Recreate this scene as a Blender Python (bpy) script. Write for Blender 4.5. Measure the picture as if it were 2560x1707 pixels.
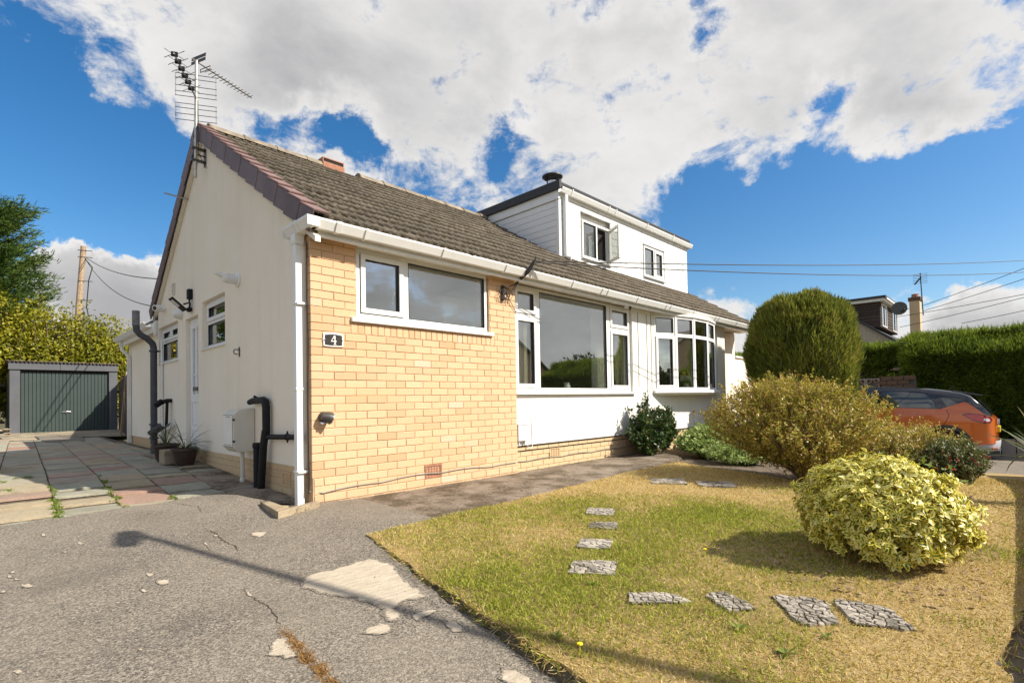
import bpy, math, random
import numpy as np
from mathutils import Vector, Matrix

random.seed(7)
RNG = np.random.default_rng(11)
SC = bpy.context.scene
COL = SC.collection
for o in list(bpy.data.objects):
    bpy.data.objects.remove(o)
PI = math.pi
R = math.radians

# ------------------------------------------------------------------ camera
CAM = Vector((-2.0781, -4.5831, 0.9185))
AX_F = Vector((0.71473532, 0.69910387, 0.02017928))
AX_R = Vector((0.69939229, -0.71451588, -0.01781818))
AX_U = Vector((-0.00196166, -0.02684851, 0.99963759))
cam = bpy.data.cameras.new('camera')
cam.sensor_fit = 'HORIZONTAL'
cam.sensor_width = 36.0
cam.lens = 36.0 * 1292.85 / 2560.0
cam.shift_x = 0.0
cam.shift_y = (976.0 - 853.5) / 2560.0
cam.clip_start = 0.05
cam.clip_end = 3000
camo = bpy.data.objects.new('camera', cam)
COL.objects.link(camo)
M3 = Matrix((AX_R, AX_U, -AX_F)).transposed()
camo.matrix_world = Matrix.Translation(CAM) @ M3.to_4x4()
SC.camera = camo

# ------------------------------------------------------------------ view
SC.view_settings.view_transform = 'Standard'
SC.view_settings.look = 'None'
SC.view_settings.gamma = 1.0
SC.view_settings.use_curve_mapping = False
SC.view_settings.exposure = 0.66

# ------------------------------------------------------------------ sun
SUN = Vector((0.377, -0.680, 0.629)).normalized()      # towards the sun
sl = bpy.data.lights.new('sun', 'SUN')
sl.energy = 4.7
sl.angle = R(0.5)
sl.color = (1.0, 0.92, 0.80)
so = bpy.data.objects.new('sun', sl)
COL.objects.link(so)
so.rotation_euler = (-SUN).to_track_quat('-Z', 'Y').to_euler()
SUN_EL = math.asin(SUN.z)
SUN_AZ = math.atan2(SUN.x, SUN.y)

# ------------------------------------------------------------------ node helpers
def nd(nt, typ, ins=None, **props):
    n = nt.nodes.new(typ)
    for k, v in props.items():
        setattr(n, k, v)
    if ins:
        for k, v in ins.items():
            s = n.inputs[k]
            if hasattr(v, 'is_linked') or isinstance(v, bpy.types.NodeSocket):
                nt.links.new(v, s)
            else:
                s.default_value = v
    return n

def math_(nt, op, a, b=0.0, c=None, clamp=False):
    n = nt.nodes.new('ShaderNodeMath'); n.operation = op; n.use_clamp = clamp
    for i, v in enumerate((a, b) if c is None else (a, b, c)):
        if isinstance(v, bpy.types.NodeSocket): nt.links.new(v, n.inputs[i])
        else: n.inputs[i].default_value = v
    return n.outputs[0]

def mixc(nt, fac, a, b, blend='MIX'):
    n = nt.nodes.new('ShaderNodeMix'); n.data_type = 'RGBA'; n.blend_type = blend
    for i, v in ((0, fac), (6, a), (7, b)):
        if isinstance(v, bpy.types.NodeSocket): nt.links.new(v, n.inputs[i])
        else:
            n.inputs[i].default_value = v if i == 0 else (*v[:3], 1.0)
    return n.outputs[2]

def ramp(nt, fac, stops, interp='LINEAR'):
    n = nt.nodes.new('ShaderNodeValToRGB')
    cr = n.color_ramp; cr.interpolation = interp
    while len(cr.elements) < len(stops): cr.elements.new(0.5)
    for e, (p, c) in zip(cr.elements, stops):
        e.position = p
        e.color = (c, c, c, 1) if isinstance(c, (int, float)) else (*c[:3], 1)
    nt.links.new(fac, n.inputs[0])
    return n.outputs[0]

def mapr(nt, v, a, b, c=0.0, d=1.0, smooth=False):
    n = nt.nodes.new('ShaderNodeMapRange')
    n.interpolation_type = 'SMOOTHSTEP' if smooth else 'LINEAR'
    n.inputs[1].default_value = a; n.inputs[2].default_value = b
    n.inputs[3].default_value = c; n.inputs[4].default_value = d
    nt.links.new(v, n.inputs[0])
    return n.outputs[0]

def noise(nt, vec, scale, detail=4.0, rough=0.55, dist=0.0, out=0):
    n = nd(nt, 'ShaderNodeTexNoise', {'Scale': scale, 'Detail': detail, 'Roughness': rough, 'Distortion': dist})
    if vec is not None: nt.links.new(vec, n.inputs['Vector'])
    return n.outputs[out]

def voro(nt, vec, scale, feature='F1', out='Distance', rnd=1.0):
    n = nd(nt, 'ShaderNodeTexVoronoi', {'Scale': scale, 'Randomness': rnd}, feature=feature)
    if vec is not None: nt.links.new(vec, n.inputs['Vector'])
    return n.outputs[out]

def mapping(nt, vec, scale=(1, 1, 1), loc=(0, 0, 0), rot=(0, 0, 0)):
    n = nd(nt, 'ShaderNodeMapping', {'Scale': scale, 'Location': loc, 'Rotation': rot})
    nt.links.new(vec, n.inputs['Vector'])
    return n.outputs[0]

# ------------------------------------------------------------------ world: sky with clouds
W = bpy.data.worlds.new('World')
SC.world = W
W.use_nodes = True
nt = W.node_tree
nt.nodes.clear()
wout = nt.nodes.new('ShaderNodeOutputWorld')
bg = nt.nodes.new('ShaderNodeBackground')
SKY_STRENGTH = 0.12
bg.inputs['Strength'].default_value = SKY_STRENGTH
sky = nt.nodes.new('ShaderNodeTexSky')
sky.sky_type = 'NISHITA'
sky.sun_disc = False
sky.sun_elevation = SUN_EL
sky.sun_rotation = SUN_AZ
sky.altitude = 60
sky.air_density = 1.0
sky.dust_density = 0.9
sky.ozone_density = 2.0
tc = nt.nodes.new('ShaderNodeTexCoord')
DIR = tc.outputs['Generated']
sep = nd(nt, 'ShaderNodeSeparateXYZ', {'Vector': DIR})
# direction -> flat cloud layer
zc = math_(nt, 'ADD', math_(nt, 'MAXIMUM', sep.outputs['Z'], 0.0), 0.16)
px_ = math_(nt, 'DIVIDE', sep.outputs['X'], zc)
py_ = math_(nt, 'DIVIDE', sep.outputs['Y'], zc)
lay = nd(nt, 'ShaderNodeCombineXYZ', {'X': px_, 'Y': py_, 'Z': 0.37}).outputs[0]
n1 = noise(nt, lay, 1.7, 12.0, 0.60, 0.25)
n2 = noise(nt, mapping(nt, DIR, (1, 1, 1.6), (3.1, 0.2, 1.4)), 7.5, 12.0, 0.66, 0.35)
n4 = noise(nt, mapping(nt, DIR, (1, 1, 1.7), (1.7, 4.2, 0.4)), 22.0, 8.0, 0.68, 0.5)
cov = math_(nt, 'MULTIPLY', math_(nt, 'SUBTRACT', n1, 0.5), 1.7)
fine = math_(nt, 'ADD', math_(nt, 'MULTIPLY', math_(nt, 'SUBTRACT', n2, 0.5), 3.0), math_(nt, 'MULTIPLY', math_(nt, 'SUBTRACT', n4, 0.5), 1.1))
# large cloud masses and blue gaps, by sky direction (x, y, z, radius, weight)
CLOUDS = [(0.027, 0.936, 0.35, 0.097, -1.2), (0.015, 0.966, 0.257, 0.104, -1), (0.103, 0.943, 0.316, 0.085, -1), (0.169, 0.939, 0.3, 0.079, -0.9), (0.169, 0.906, 0.388, 0.053, -0.6), (0.038, 0.903, 0.427, 0.044, -0.8), (0.422, 0.781, 0.46, 0.051, -0.8), (0.389, 0.807, 0.443, 0.041, -0.6), (0.332, 0.842, 0.425, 0.039, -0.6), (0.461, 0.781, 0.421, 0.043, -0.7), (0.636, 0.628, 0.449, 0.051, -0.6), (0.528, 0.762, 0.375, 0.045, -0.45), (0.607, 0.714, 0.35, 0.039, -0.4), (0.907, 0.334, 0.255, 0.119, -1.2), (0.947, 0.212, 0.243, 0.126, -1.2), (0.967, 0.079, 0.242, 0.104, -1.2), (0.97, -0.011, 0.244, 0.097, -1.2), (0.954, -0.005, 0.3, 0.044, -0.7), (0.884, 0.369, 0.288, 0.057, -0.7), (0.886, 0.182, 0.426, 0.035, -0.6), (0.747, 0.329, 0.577, 0.041, -0.6), (0.662, 0.442, 0.606, 0.03, -0.4), (0.927, 0.096, 0.362, 0.065, 0.5), (0.893, 0.291, 0.343, 0.059, 0.4), (0.458, 0.705, 0.542, 0.204, 0.6), (0.72, 0.467, 0.514, 0.204, 0.5), (0.844, 0.182, 0.504, 0.192, 0.5), (0.234, 0.806, 0.544, 0.147, 0.5), (0.108, 0.901, 0.42, 0.032, 0.6), (0.121, 0.975, 0.187, 0.065, 1.3), (0.169, 0.971, 0.166, 0.056, 1.2), (0.082, 0.974, 0.212, 0.033, 0.8), (0.919, 0.356, 0.17, 0.058, 1), (0.993, 0.036, 0.113, 0.053, 1), (0.976, 0.162, 0.148, 0.043, 0.6), (0.988, 0.083, 0.131, 0.034, 0.5), (0.16, 0.949, 0.271, 0.024, 0.6), (0.918, 0.288, 0.272, 0.03, 0.4), (0.80, -0.58, 0.16, 0.20, 0.45), (0.72, -0.62, 0.32, 0.20, 0.35), (0.52, -0.80, 0.28, 0.22, 0.30)]
warp = nd(nt, 'ShaderNodeTexNoise', {'Vector': DIR, 'Scale': 9.0, 'Detail': 6.0, 'Roughness': 0.65}).outputs['Color']
warp = nd(nt, 'ShaderNodeVectorMath', {0: nd(nt, 'ShaderNodeVectorMath', {0: warp, 1: (0.5, 0.5, 0.5)}, operation='SUBTRACT').outputs[0], 3: 0.15}, operation='SCALE').outputs[0]
DIRW = nd(nt, 'ShaderNodeVectorMath', {0: DIR, 1: warp}, operation='ADD').outputs[0]
for (x, y, z, r_, w_) in CLOUDS:
    dv = nd(nt, 'ShaderNodeVectorMath', {0: DIRW, 1: (x, y, z)}, operation='DISTANCE').outputs['Value']
    cov = math_(nt, 'ADD', cov, mapr(nt, dv, 0.25 * r_, 1.75 * r_, w_, 0.0, True))
cov = math_(nt, 'ADD', cov, 0.10)
# cumulus thickens towards the horizon all round
cov = math_(nt, 'ADD', cov, mapr(nt, sep.outputs['Z'], 0.04, 0.20, 0.45, 0.0, True))
alpha = mapr(nt, math_(nt, 'ADD', cov, fine), -0.24, 0.46, 0.0, 1.0, True)
thick = mapr(nt, cov, 0.0, 1.5, 0.0, 1.0, True)
n3 = noise(nt, mapping(nt, DIR, (1, 1, 1.5), (0.7, 5.2, 0.3)), 3.6, 7.0, 0.55, 0.4)
shade = math_(nt, 'ADD', math_(nt, 'ADD', math_(nt, 'MULTIPLY', thick, 0.46), math_(nt, 'MULTIPLY', n3, 0.85)), math_(nt, 'MULTIPLY', math_(nt, 'SUBTRACT', n2, 0.5), 0.30))
ccol = ramp(nt, shade, [(0.25, (.98, .965, .94)), (0.55, (.83, .82, .81)), (0.80, (.62, .615, .62)), (1.0, (.46, .46, .475))])
CLOUD_GAIN = 5.1
ccol = mixc(nt, 1.0, ccol, (CLOUD_GAIN, CLOUD_GAIN, CLOUD_GAIN), 'MULTIPLY')
skyc = nd(nt, 'ShaderNodeHueSaturation', {'Saturation': 1.38, 'Value': 0.80, 'Color': sky.outputs[0]}).outputs[0]
fin = mixc(nt, alpha, skyc, ccol)
nt.links.new(fin, bg.inputs['Color'])
nt.links.new(bg.outputs[0], wout.inputs['Surface'])
W.cycles.sampling_method = 'MANUAL'
W.cycles.sample_map_resolution = 512

# ------------------------------------------------------------------ materials
def mat(name):
    m = bpy.data.materials.new(name)
    m.use_nodes = True
    nt = m.node_tree
    b = nt.nodes['Principled BSDF']
    return m, nt, b

def setb(b, **k):
    names = dict(rough='Roughness', metal='Metallic', spec='Specular IOR Level', coat='Coat Weight', coatr='Coat Roughness', alpha='Alpha', ior='IOR', trans='Transmission Weight')
    for a, v in k.items():
        s = b.inputs[names[a]]
        if isinstance(v, bpy.types.NodeSocket): b.id_data.links.new(v, s)
        else: s.default_value = v

def base(nt, b, c):
    if isinstance(c, bpy.types.NodeSocket): nt.links.new(c, b.inputs['Base Color'])
    else: b.inputs['Base Color'].default_value = (*c[:3], 1)

def bump(nt, b, h, strength=0.3, dist=0.01):
    n = nd(nt, 'ShaderNodeBump', {'Strength': strength, 'Distance': dist, 'Height': h})
    nt.links.new(n.outputs[0], b.inputs['Normal'])

def pos(nt):
    return nd(nt, 'ShaderNodeNewGeometry').outputs['Position']

def plain(name, col, rough=0.5, var=0.12, scale=6.0, metal=0.0, bmp=0.0, bscale=80.0, spec=0.5, rnd=0.0, streak=0.0):
    m, nt, b = mat(name)
    P = pos(nt)
    n = noise(nt, P, scale, 5, 0.6)
    c = mixc(nt, ramp(nt, n, [(0.3, 0.0), (0.7, 1.0)]), [x * (1 - var) for x in col], [min(1, x * (1 + var)) for x in col])
    if streak:
        s = noise(nt, mapping(nt, P, (9, 9, 0.5)), 2.0, 4, 0.6)
        c = mixc(nt, math_(nt, 'MULTIPLY', ramp(nt, s, [(0.52, 0.0), (0.75, 1.0)]), streak), c, [x * 0.55 for x in col])
    if rnd:
        oi = nd(nt, 'ShaderNodeObjectInfo')
        v = math_(nt, 'ADD', math_(nt, 'MULTIPLY', oi.outputs['Random'], 2 * rnd), 1 - rnd)
        c = nd(nt, 'ShaderNodeHueSaturation', {'Value': v, 'Color': c}).outputs[0]
    base(nt, b, c)
    setb(b, rough=rough, metal=metal, spec=spec)
    if bmp:
        bump(nt, b, noise(nt, P, bscale, 4, 0.6), bmp, 0.004)
    return m

MT = {}
def render_mat(name, col, dirt, scale=1.0):
    m, nt, b = mat(name)
    P = pos(nt)
    big = noise(nt, P, 0.9, 5, 0.6)
    str_ = noise(nt, mapping(nt, P, (3.2, 3.2, 0.35)), 1.6, 5, 0.62)
    c = mixc(nt, ramp(nt, big, [(0.35, 0.0), (0.72, 0.55)]), col, [x * y for x, y in zip(col, (0.90, 0.87, 0.80))])
    c = mixc(nt, math_(nt, 'MULTIPLY', ramp(nt, str_, [(0.50, 0.0), (0.78, 1.0)]), dirt), c, [x * y for x, y in zip(col, (0.66, 0.62, 0.55))])
    spots = voro(nt, P, 22, 'F1')
    c = mixc(nt, math_(nt, 'MULTIPLY', ramp(nt, spots, [(0.03, 1.0), (0.07, 0.0)]), 0.22), c, (0.25, 0.22, 0.18))
    base(nt, b, c)
    setb(b, rough=0.9, spec=0.2)
    h = math_(nt, 'ADD', math_(nt, 'MULTIPLY', noise(nt, P, 55 * scale, 4, 0.7), 1.0), math_(nt, 'MULTIPLY', voro(nt, P, 95 * scale), 0.7))
    h = math_(nt, 'ADD', h, math_(nt, 'MULTIPLY', noise(nt, P, 5, 3, 0.5), 1.2))
    bump(nt, b, h, 0.55, 0.006)
    return m
MT['render_white'] = render_mat('render_white', (0.82, 0.80, 0.74), 0.14)
MT['render_shade_tone'] = render_mat('render_shade_tone', (0.90, 0.82, 0.69), 0.22)  # same paint as the front, with the gable's lifted warm shade put in

def brick_mat(name, col, pink, dark=0.0):
    m, nt, b = mat(name)
    P = pos(nt)
    oi = nd(nt, 'ShaderNodeObjectInfo').outputs['Random']
    c = ramp(nt, oi, [(0.0, [x * y for x, y in zip(col, (0.84, 0.80, 0.76))]), (0.12, [x * 0.92 for x in col]), (0.35, col), (0.7, [x * y for x, y in zip(col, (1.06, 1.08, 1.12))]), (0.968, [x * 0.97 for x in col]), (0.975, pink), (1.0, pink)], 'LINEAR')
    n = noise(nt, P, 35, 5, 0.65)
    c = mixc(nt, ramp(nt, n, [(0.4, 0.0), (0.75, 0.3)]), c, [x * 0.72 for x in col])
    big = noise(nt, P, 1.3, 4, 0.6)
    c = mixc(nt, ramp(nt, big, [(0.42, 0.0), (0.75, 0.30)]), c, [x * y for x, y in zip(col, (1.0, 0.84, 0.66))])
    pit = voro(nt, P, 70)
    c = mixc(nt, ramp(nt, pit, [(0.05, 0.45), (0.11, 0.0)]), c, [x * 0.35 for x in col])
    base(nt, b, c)
    setb(b, rough=0.88, spec=0.25)
    bump(nt, b, math_(nt, 'ADD', noise(nt, P, 120, 5, 0.7), pit), 0.3, 0.003)
    return m
MT['brick'] = brick_mat('brick_yellow', (0.655, 0.435, 0.262), (0.70, 0.49, 0.36))
MT['brick_plinth'] = brick_mat('brick_plinth', (0.60, 0.44, 0.26), (0.60, 0.46, 0.32))
MT['brick_dark'] = brick_mat('brick_dark', (0.13, 0.085, 0.06), (0.17, 0.11, 0.08))
MT['brick_red'] = brick_mat('brick_red', (0.36, 0.14, 0.075), (0.40, 0.2, 0.12))
MT['block'] = brick_mat('concrete_block', (0.30, 0.27, 0.235), (0.32, 0.28, 0.25))
MT['mortar'] = plain('mortar', (0.53, 0.365, 0.215), 0.95, 0.3, 30, bmp=0.4, bscale=150)
MT['mortar_dark'] = plain('mortar_dark', (0.12, 0.10, 0.085), 0.95, 0.3, 30)
MT['terracotta'] = plain('terracotta', (0.36, 0.165, 0.10), 0.85, 0.2, 12, bmp=0.2)
MT['hole'] = plain('hole_dark', (0.012, 0.010, 0.009), 0.9, 0.1)

# concrete roof tile with lichen and moss
m, nt, b = mat('roof_tile')
P = pos(nt)
oi = nd(nt, 'ShaderNodeObjectInfo').outputs['Random']
n = noise(nt, P, 14, 6, 0.7)
c = mixc(nt, ramp(nt, n, [(0.35, 0.0), (0.65, 1.0)]), (0.10, 0.083, 0.060), (0.225, 0.19, 0.145))
c = mixc(nt, ramp(nt, noise(nt, P, 45, 4, 0.6), [(0.60, 0.0), (0.74, 0.5)]), c, (0.27, 0.24, 0.19))
c = mixc(nt, ramp(nt, noise(nt, P, 5.5, 5, 0.65), [(0.52, 0.0), (0.68, 0.6)]), c, (0.075, 0.06, 0.035))
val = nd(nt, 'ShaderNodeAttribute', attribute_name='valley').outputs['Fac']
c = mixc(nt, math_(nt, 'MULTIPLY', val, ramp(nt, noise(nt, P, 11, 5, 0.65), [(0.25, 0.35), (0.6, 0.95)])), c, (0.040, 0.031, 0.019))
c = nd(nt, 'ShaderNodeHueSaturation', {'Value': math_(nt, 'ADD', math_(nt, 'MULTIPLY', oi, 0.35), 0.82), 'Color': c}).outputs[0]
base(nt, b, c); setb(b, rough=0.95, spec=0.15)
bump(nt, b, noise(nt, P, 90, 4, 0.7), 0.5, 0.006)
MT['roof_tile'] = m
MT['moss'] = plain('moss', (0.052, 0.040, 0.018), 1.0, 0.4, 25, spec=0.05)
MT['ridge'] = plain('ridge_tile', (0.24, 0.20, 0.15), 0.95, 0.35, 9, bmp=0.5, bscale=60, rnd=0.15)
MT['verge'] = plain('verge_tile', (0.125, 0.078, 0.078), 0.55, 0.2, 5, rnd=0.14)
MT['verge_top'] = plain('verge_tile_top', (0.20, 0.125, 0.115), 0.75, 0.2, 8)
MT['upvc'] = plain('upvc_white', (0.80, 0.80, 0.78), 0.32, 0.04, 3, streak=0.10)
MT['upvc_old'] = plain('upvc_weathered', (0.76, 0.74, 0.68), 0.45, 0.08, 4, streak=0.25)
MT['soffit'] = plain('soffit_board', (0.72, 0.68, 0.58), 0.6, 0.08, 4, streak=0.15)
MT['cladding'] = plain('cladding_white', (0.80, 0.80, 0.79), 0.4, 0.04, 2, streak=0.08)
MT['felt'] = plain('roof_felt', (0.035, 0.037, 0.042), 0.7, 0.2, 8)
MT['black_pipe'] = plain('black_plastic', (0.012, 0.012, 0.013), 0.6, 0.2, 8, spec=0.25)
MT['grey_pipe'] = plain('dark_grey_pipe', (0.055, 0.060, 0.068), 0.55, 0.25, 6, streak=0.3)
MT['lead'] = plain('bare_lead_pipe', (0.20, 0.20, 0.20), 0.55, 0.35, 14, metal=0.4)
MT['black'] = plain('black_paint', (0.012, 0.012, 0.013), 0.35, 0.1)
MT['galv'] = plain('galvanised_steel', (0.46, 0.44, 0.40), 0.42, 0.25, 20, metal=0.8)
MT['steel_dark'] = plain('dark_steel', (0.09, 0.085, 0.08), 0.45, 0.2, 20, metal=0.6)
MT['steel'] = plain('stainless_steel', (0.62, 0.60, 0.56), 0.22, 0.1, 20, metal=1.0)
MT['chrome'] = plain('chrome', (0.75, 0.75, 0.75), 0.08, 0.02, 5, metal=1.0)
MT['cream_box'] = plain('cream_plastic', (0.66, 0.62, 0.53), 0.5, 0.06, 3, streak=0.18)
MT['white_plastic'] = plain('white_plastic', (0.76, 0.75, 0.71), 0.4, 0.05, 5)
MT['grey_box'] = plain('pale_grey_box', (0.62, 0.64, 0.65), 0.45, 0.04, 5)
MT['print'] = plain('dark_print', (0.03, 0.03, 0.03), 0.7, 0.1)
MT['plaque'] = plain('plaque_slate', (0.035, 0.030, 0.028), 0.25, 0.3, 20)
MT['pot'] = plain('brown_glazed_pot', (0.045, 0.027, 0.022), 0.35, 0.25, 8)
MT['soil'] = plain('dry_soil', (0.13, 0.098, 0.066), 1.0, 0.45, 14, bmp=0.8, bscale=40)
MT['wood_dark'] = plain('dark_fence_wood', (0.050, 0.036, 0.028), 0.85, 0.3, 10, rnd=0.3, bmp=0.3)
MT['wood_pale'] = plain('weathered_wood', (0.36, 0.26, 0.17), 0.85, 0.25, 10, streak=0.4)
MT['bark'] = plain('bark', (0.085, 0.060, 0.042), 0.95, 0.35, 20, bmp=0.6, bscale=50)
MT['twig'] = plain('twig', (0.16, 0.105, 0.065), 0.9, 0.3, 20)
MT['garage_grey'] = plain('garage_grey_paint', (0.095, 0.100, 0.112), 0.6, 0.12, 3, streak=0.2)
MT['garage_door'] = plain('garage_door_green', (0.040, 0.058, 0.054), 0.45, 0.08, 2)
MT['corrugated'] = plain('corrugated_sheet', (0.20, 0.16, 0.13), 0.8, 0.35, 8)
MT['curtain'] = plain('curtain_cream', (0.84, 0.81, 0.70), 0.9, 0.05, 5)
MT['interior'] = plain('interior_paint', (0.50, 0.47, 0.40), 0.9, 0.05, 1)
MT['interior_floor'] = plain('interior_floor', (0.16, 0.12, 0.08), 0.7, 0.1, 1)
MT['cabinet'] = plain('kitchen_cabinet', (0.52, 0.56, 0.51), 0.5, 0.04, 1)
MT['flower_w'] = plain('white_petals', (0.80, 0.80, 0.72), 0.8, 0.08, 30)
MT['flower_y'] = plain('yellow_petals', (0.72, 0.62, 0.16), 0.8, 0.12, 30)
MT['flower_red'] = plain('red_petals', (0.55, 0.03, 0.05), 0.7, 0.2, 30)
MT['flower_dandelion'] = plain('dandelion_yellow', (0.80, 0.62, 0.01), 0.8, 0.1, 30)
MT['shingle'] = plain('brown_shingle', (0.060, 0.040, 0.030), 0.9, 0.3, 12, rnd=0.25)
MT['pebbledash'] = plain('tan_pebbledash', (0.40, 0.34, 0.26), 0.95, 0.2, 12, bmp=0.5, bscale=40)
MT['cable'] = plain('cable_black', (0.020, 0.018, 0.017), 0.6, 0.1)
MT['cable_grey'] = plain('cable_grey', (0.22, 0.20, 0.18), 0.6, 0.1)
MT['dead_leaf'] = plain('dead_leaf', (0.30, 0.20, 0.11), 0.9, 0.45, 40)

# window glass: thin, reflective at an angle
m, nt, b = mat('window_glass')
nt.nodes.remove(b)
lw = nd(nt, 'ShaderNodeLayerWeight', {'Blend': 0.5})
fac = math_(nt, 'ADD', math_(nt, 'MULTIPLY', math_(nt, 'POWER', lw.outputs['Facing'], 2.0), 0.75), 0.19, clamp=True)
gl = nd(nt, 'ShaderNodeBsdfGlossy', {'Color': (0.97, 0.98, 1, 1), 'Roughness': 0.0})
wv = noise(nt, pos(nt), 1.3, 2, 0.4)
gb = nd(nt, 'ShaderNodeBump', {'Strength': 0.05, 'Distance': 0.02, 'Height': wv})
nt.links.new(gb.outputs[0], gl.inputs['Normal'])
tr = nd(nt, 'ShaderNodeBsdfTransparent', {'Color': (0.90, 0.93, 0.91, 1)})
mx = nd(nt, 'ShaderNodeMixShader', {0: fac, 1: tr.outputs[0], 2: gl.outputs[0]})
nt.links.new(mx.outputs[0], nt.nodes['Material Output'].inputs['Surface'])
MT['glass'] = m

# tarmac with exposed stone chips
m, nt, b = mat('tarmac')
P = pos(nt)
chips = voro(nt, P, 160, 'F1', 'Color')
sepc = nd(nt, 'ShaderNodeSeparateColor', {'Color': chips}).outputs[0]
c = ramp(nt, sepc, [(0.0, (0.05, 0.045, 0.04)), (0.2, (0.10, 0.088, 0.074)), (0.42, (0.20, 0.175, 0.14)), (0.75, (0.30, 0.26, 0.205)), (1.0, (0.40, 0.35, 0.285))])
c = mixc(nt, ramp(nt, noise(nt, P, 60, 3, 0.6), [(0.4, 0.0), (0.68, 0.55)]), c, (0.055, 0.050, 0.045))
c = mixc(nt, ramp(nt, noise(nt, P, 1.1, 6, 0.6), [(0.38, 0.0), (0.72, 0.55)]), c, (0.29, 0.245, 0.185))
c = mixc(nt, ramp(nt, noise(nt, mapping(nt, P, (1, 1, 1), (7, 3, 0)), 1.6, 6, 0.65), [(0.52, 0.0), (0.75, 0.5)]), c, (0.085, 0.075, 0.060))
base(nt, b, c); setb(b, rough=0.85, spec=0.35)
bump(nt, b, math_(nt, 'ADD', voro(nt, P, 150), math_(nt, 'MULTIPLY', noise(nt, P, 300, 2), 0.5)), 0.5, 0.004)
MT['tarmac'] = m

def concrete(name, c1, c2, moss=0.0, mosscol=(0.07, 0.055, 0.03), bs=0.5):
    m, nt, b = mat(name)
    P = pos(nt)
    c = mixc(nt, ramp(nt, noise(nt, P, 7, 6, 0.65), [(0.35, 0.0), (0.68, 1.0)]), c1, c2)
    c = mixc(nt, ramp(nt, noise(nt, P, 130, 3, 0.6), [(0.45, 0.0), (0.75, 0.5)]), c, [x * 0.45 for x in c1])
    if moss:
        mm = math_(nt, 'MULTIPLY', noise(nt, P, 2.2, 6, 0.7), math_(nt, 'ADD', noise(nt, P, 40, 4, 0.7), 0.5))
        c = mixc(nt, ramp(nt, mm, [(0.52 - 0.1 * moss, 0.0), (0.66 - 0.1 * moss, 0.85)]), c, mosscol)
    base(nt, b, c); setb(b, rough=0.93, spec=0.2)
    bump(nt, b, math_(nt, 'ADD', noise(nt, P, 110, 5, 0.7), math_(nt, 'MULTIPLY', noise(nt, P, 12, 3), 1.5)), bs, 0.006)
    return m
MT['concrete'] = concrete('worn_concrete', (0.44, 0.37, 0.27), (0.56, 0.49, 0.38))
MT['concrete_strip'] = concrete('side_concrete', (0.26, 0.21, 0.16), (0.36, 0.29, 0.22), 0.6)
MT['path'] = concrete('path_concrete', (0.215, 0.175, 0.135), (0.32, 0.265, 0.205), 0.75, (0.075, 0.055, 0.033), 0.9)
MT['kerb'] = concrete('kerb_concrete', (0.34, 0.27, 0.18), (0.42, 0.34, 0.235), 0.35)
MT['rough_earth'] = concrete('earth_edge', (0.085, 0.066, 0.045), (0.16, 0.125, 0.085), 0.9, (0.05, 0.045, 0.02), 1.0)
MT['stone_crazy'] = concrete('crazy_paving_stone', (0.36, 0.32, 0.265), (0.52, 0.47, 0.40), 0.45, (0.10, 0.085, 0.05))
_nt = MT['stone_crazy'].node_tree; _b = _nt.nodes['Principled BSDF']; _l = _b.inputs['Base Color'].links[0].from_socket
_v = math_(_nt, 'ADD', math_(_nt, 'MULTIPLY', nd(_nt, 'ShaderNodeObjectInfo').outputs['Random'], 0.55), 0.62)
_nt.links.new(nd(_nt, 'ShaderNodeHueSaturation', {'Value': _v, 'Color': _l}).outputs[0], _b.inputs['Base Color'])
MT['crazy_joint'] = plain('crazy_paving_joint', (0.055, 0.040, 0.022), 1.0, 0.4, 30)
# concrete showing through the tarmac, ragged where the last of the surface clings on
m, nt, b = mat('worn_patch')
P = pos(nt)
c = mixc(nt, ramp(nt, noise(nt, mapping(nt, P, (3, 14, 3), (0, 0, 0), (0, 0, 0.6)), 3, 6, 0.7), [(0.35, 0.0), (0.68, 1.0)]), (0.40, 0.335, 0.25), (0.58, 0.51, 0.40))
c = mixc(nt, ramp(nt, noise(nt, P, 70, 4, 0.65), [(0.55, 0.0), (0.72, 0.5)]), c, (0.20, 0.165, 0.12))
e = nd(nt, 'ShaderNodeAttribute', attribute_name='edge').outputs['Fac']
k = math_(nt, 'ADD', math_(nt, 'MULTIPLY', e, 0.62), math_(nt, 'SUBTRACT', noise(nt, P, 85, 5, 0.75), 0.5))
sp3 = nd(nt, 'ShaderNodeSeparateColor', {'Color': voro(nt, P, 160, 'F1', 'Color')}).outputs[0]
tc_ = ramp(nt, sp3, [(0.0, (0.05, 0.045, 0.04)), (0.42, (0.19, 0.165, 0.13)), (1.0, (0.36, 0.31, 0.25))])
c = mixc(nt, ramp(nt, k, [(0.34, 0.0), (0.42, 1.0)]), c, tc_)
base(nt, b, c); setb(b, rough=0.93, spec=0.2)
bump(nt, b, math_(nt, 'ADD', math_(nt, 'MULTIPLY', ramp(nt, k, [(0.34, 0.0), (0.42, 1.0)]), 1.2), noise(nt, P, 120, 5, 0.7)), 0.6, 0.006)
MT['worn_patch'] = m
MT['kerbstone'] = concrete('buff_concrete', (0.36, 0.30, 0.21), (0.46, 0.39, 0.29), 0.4)

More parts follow.
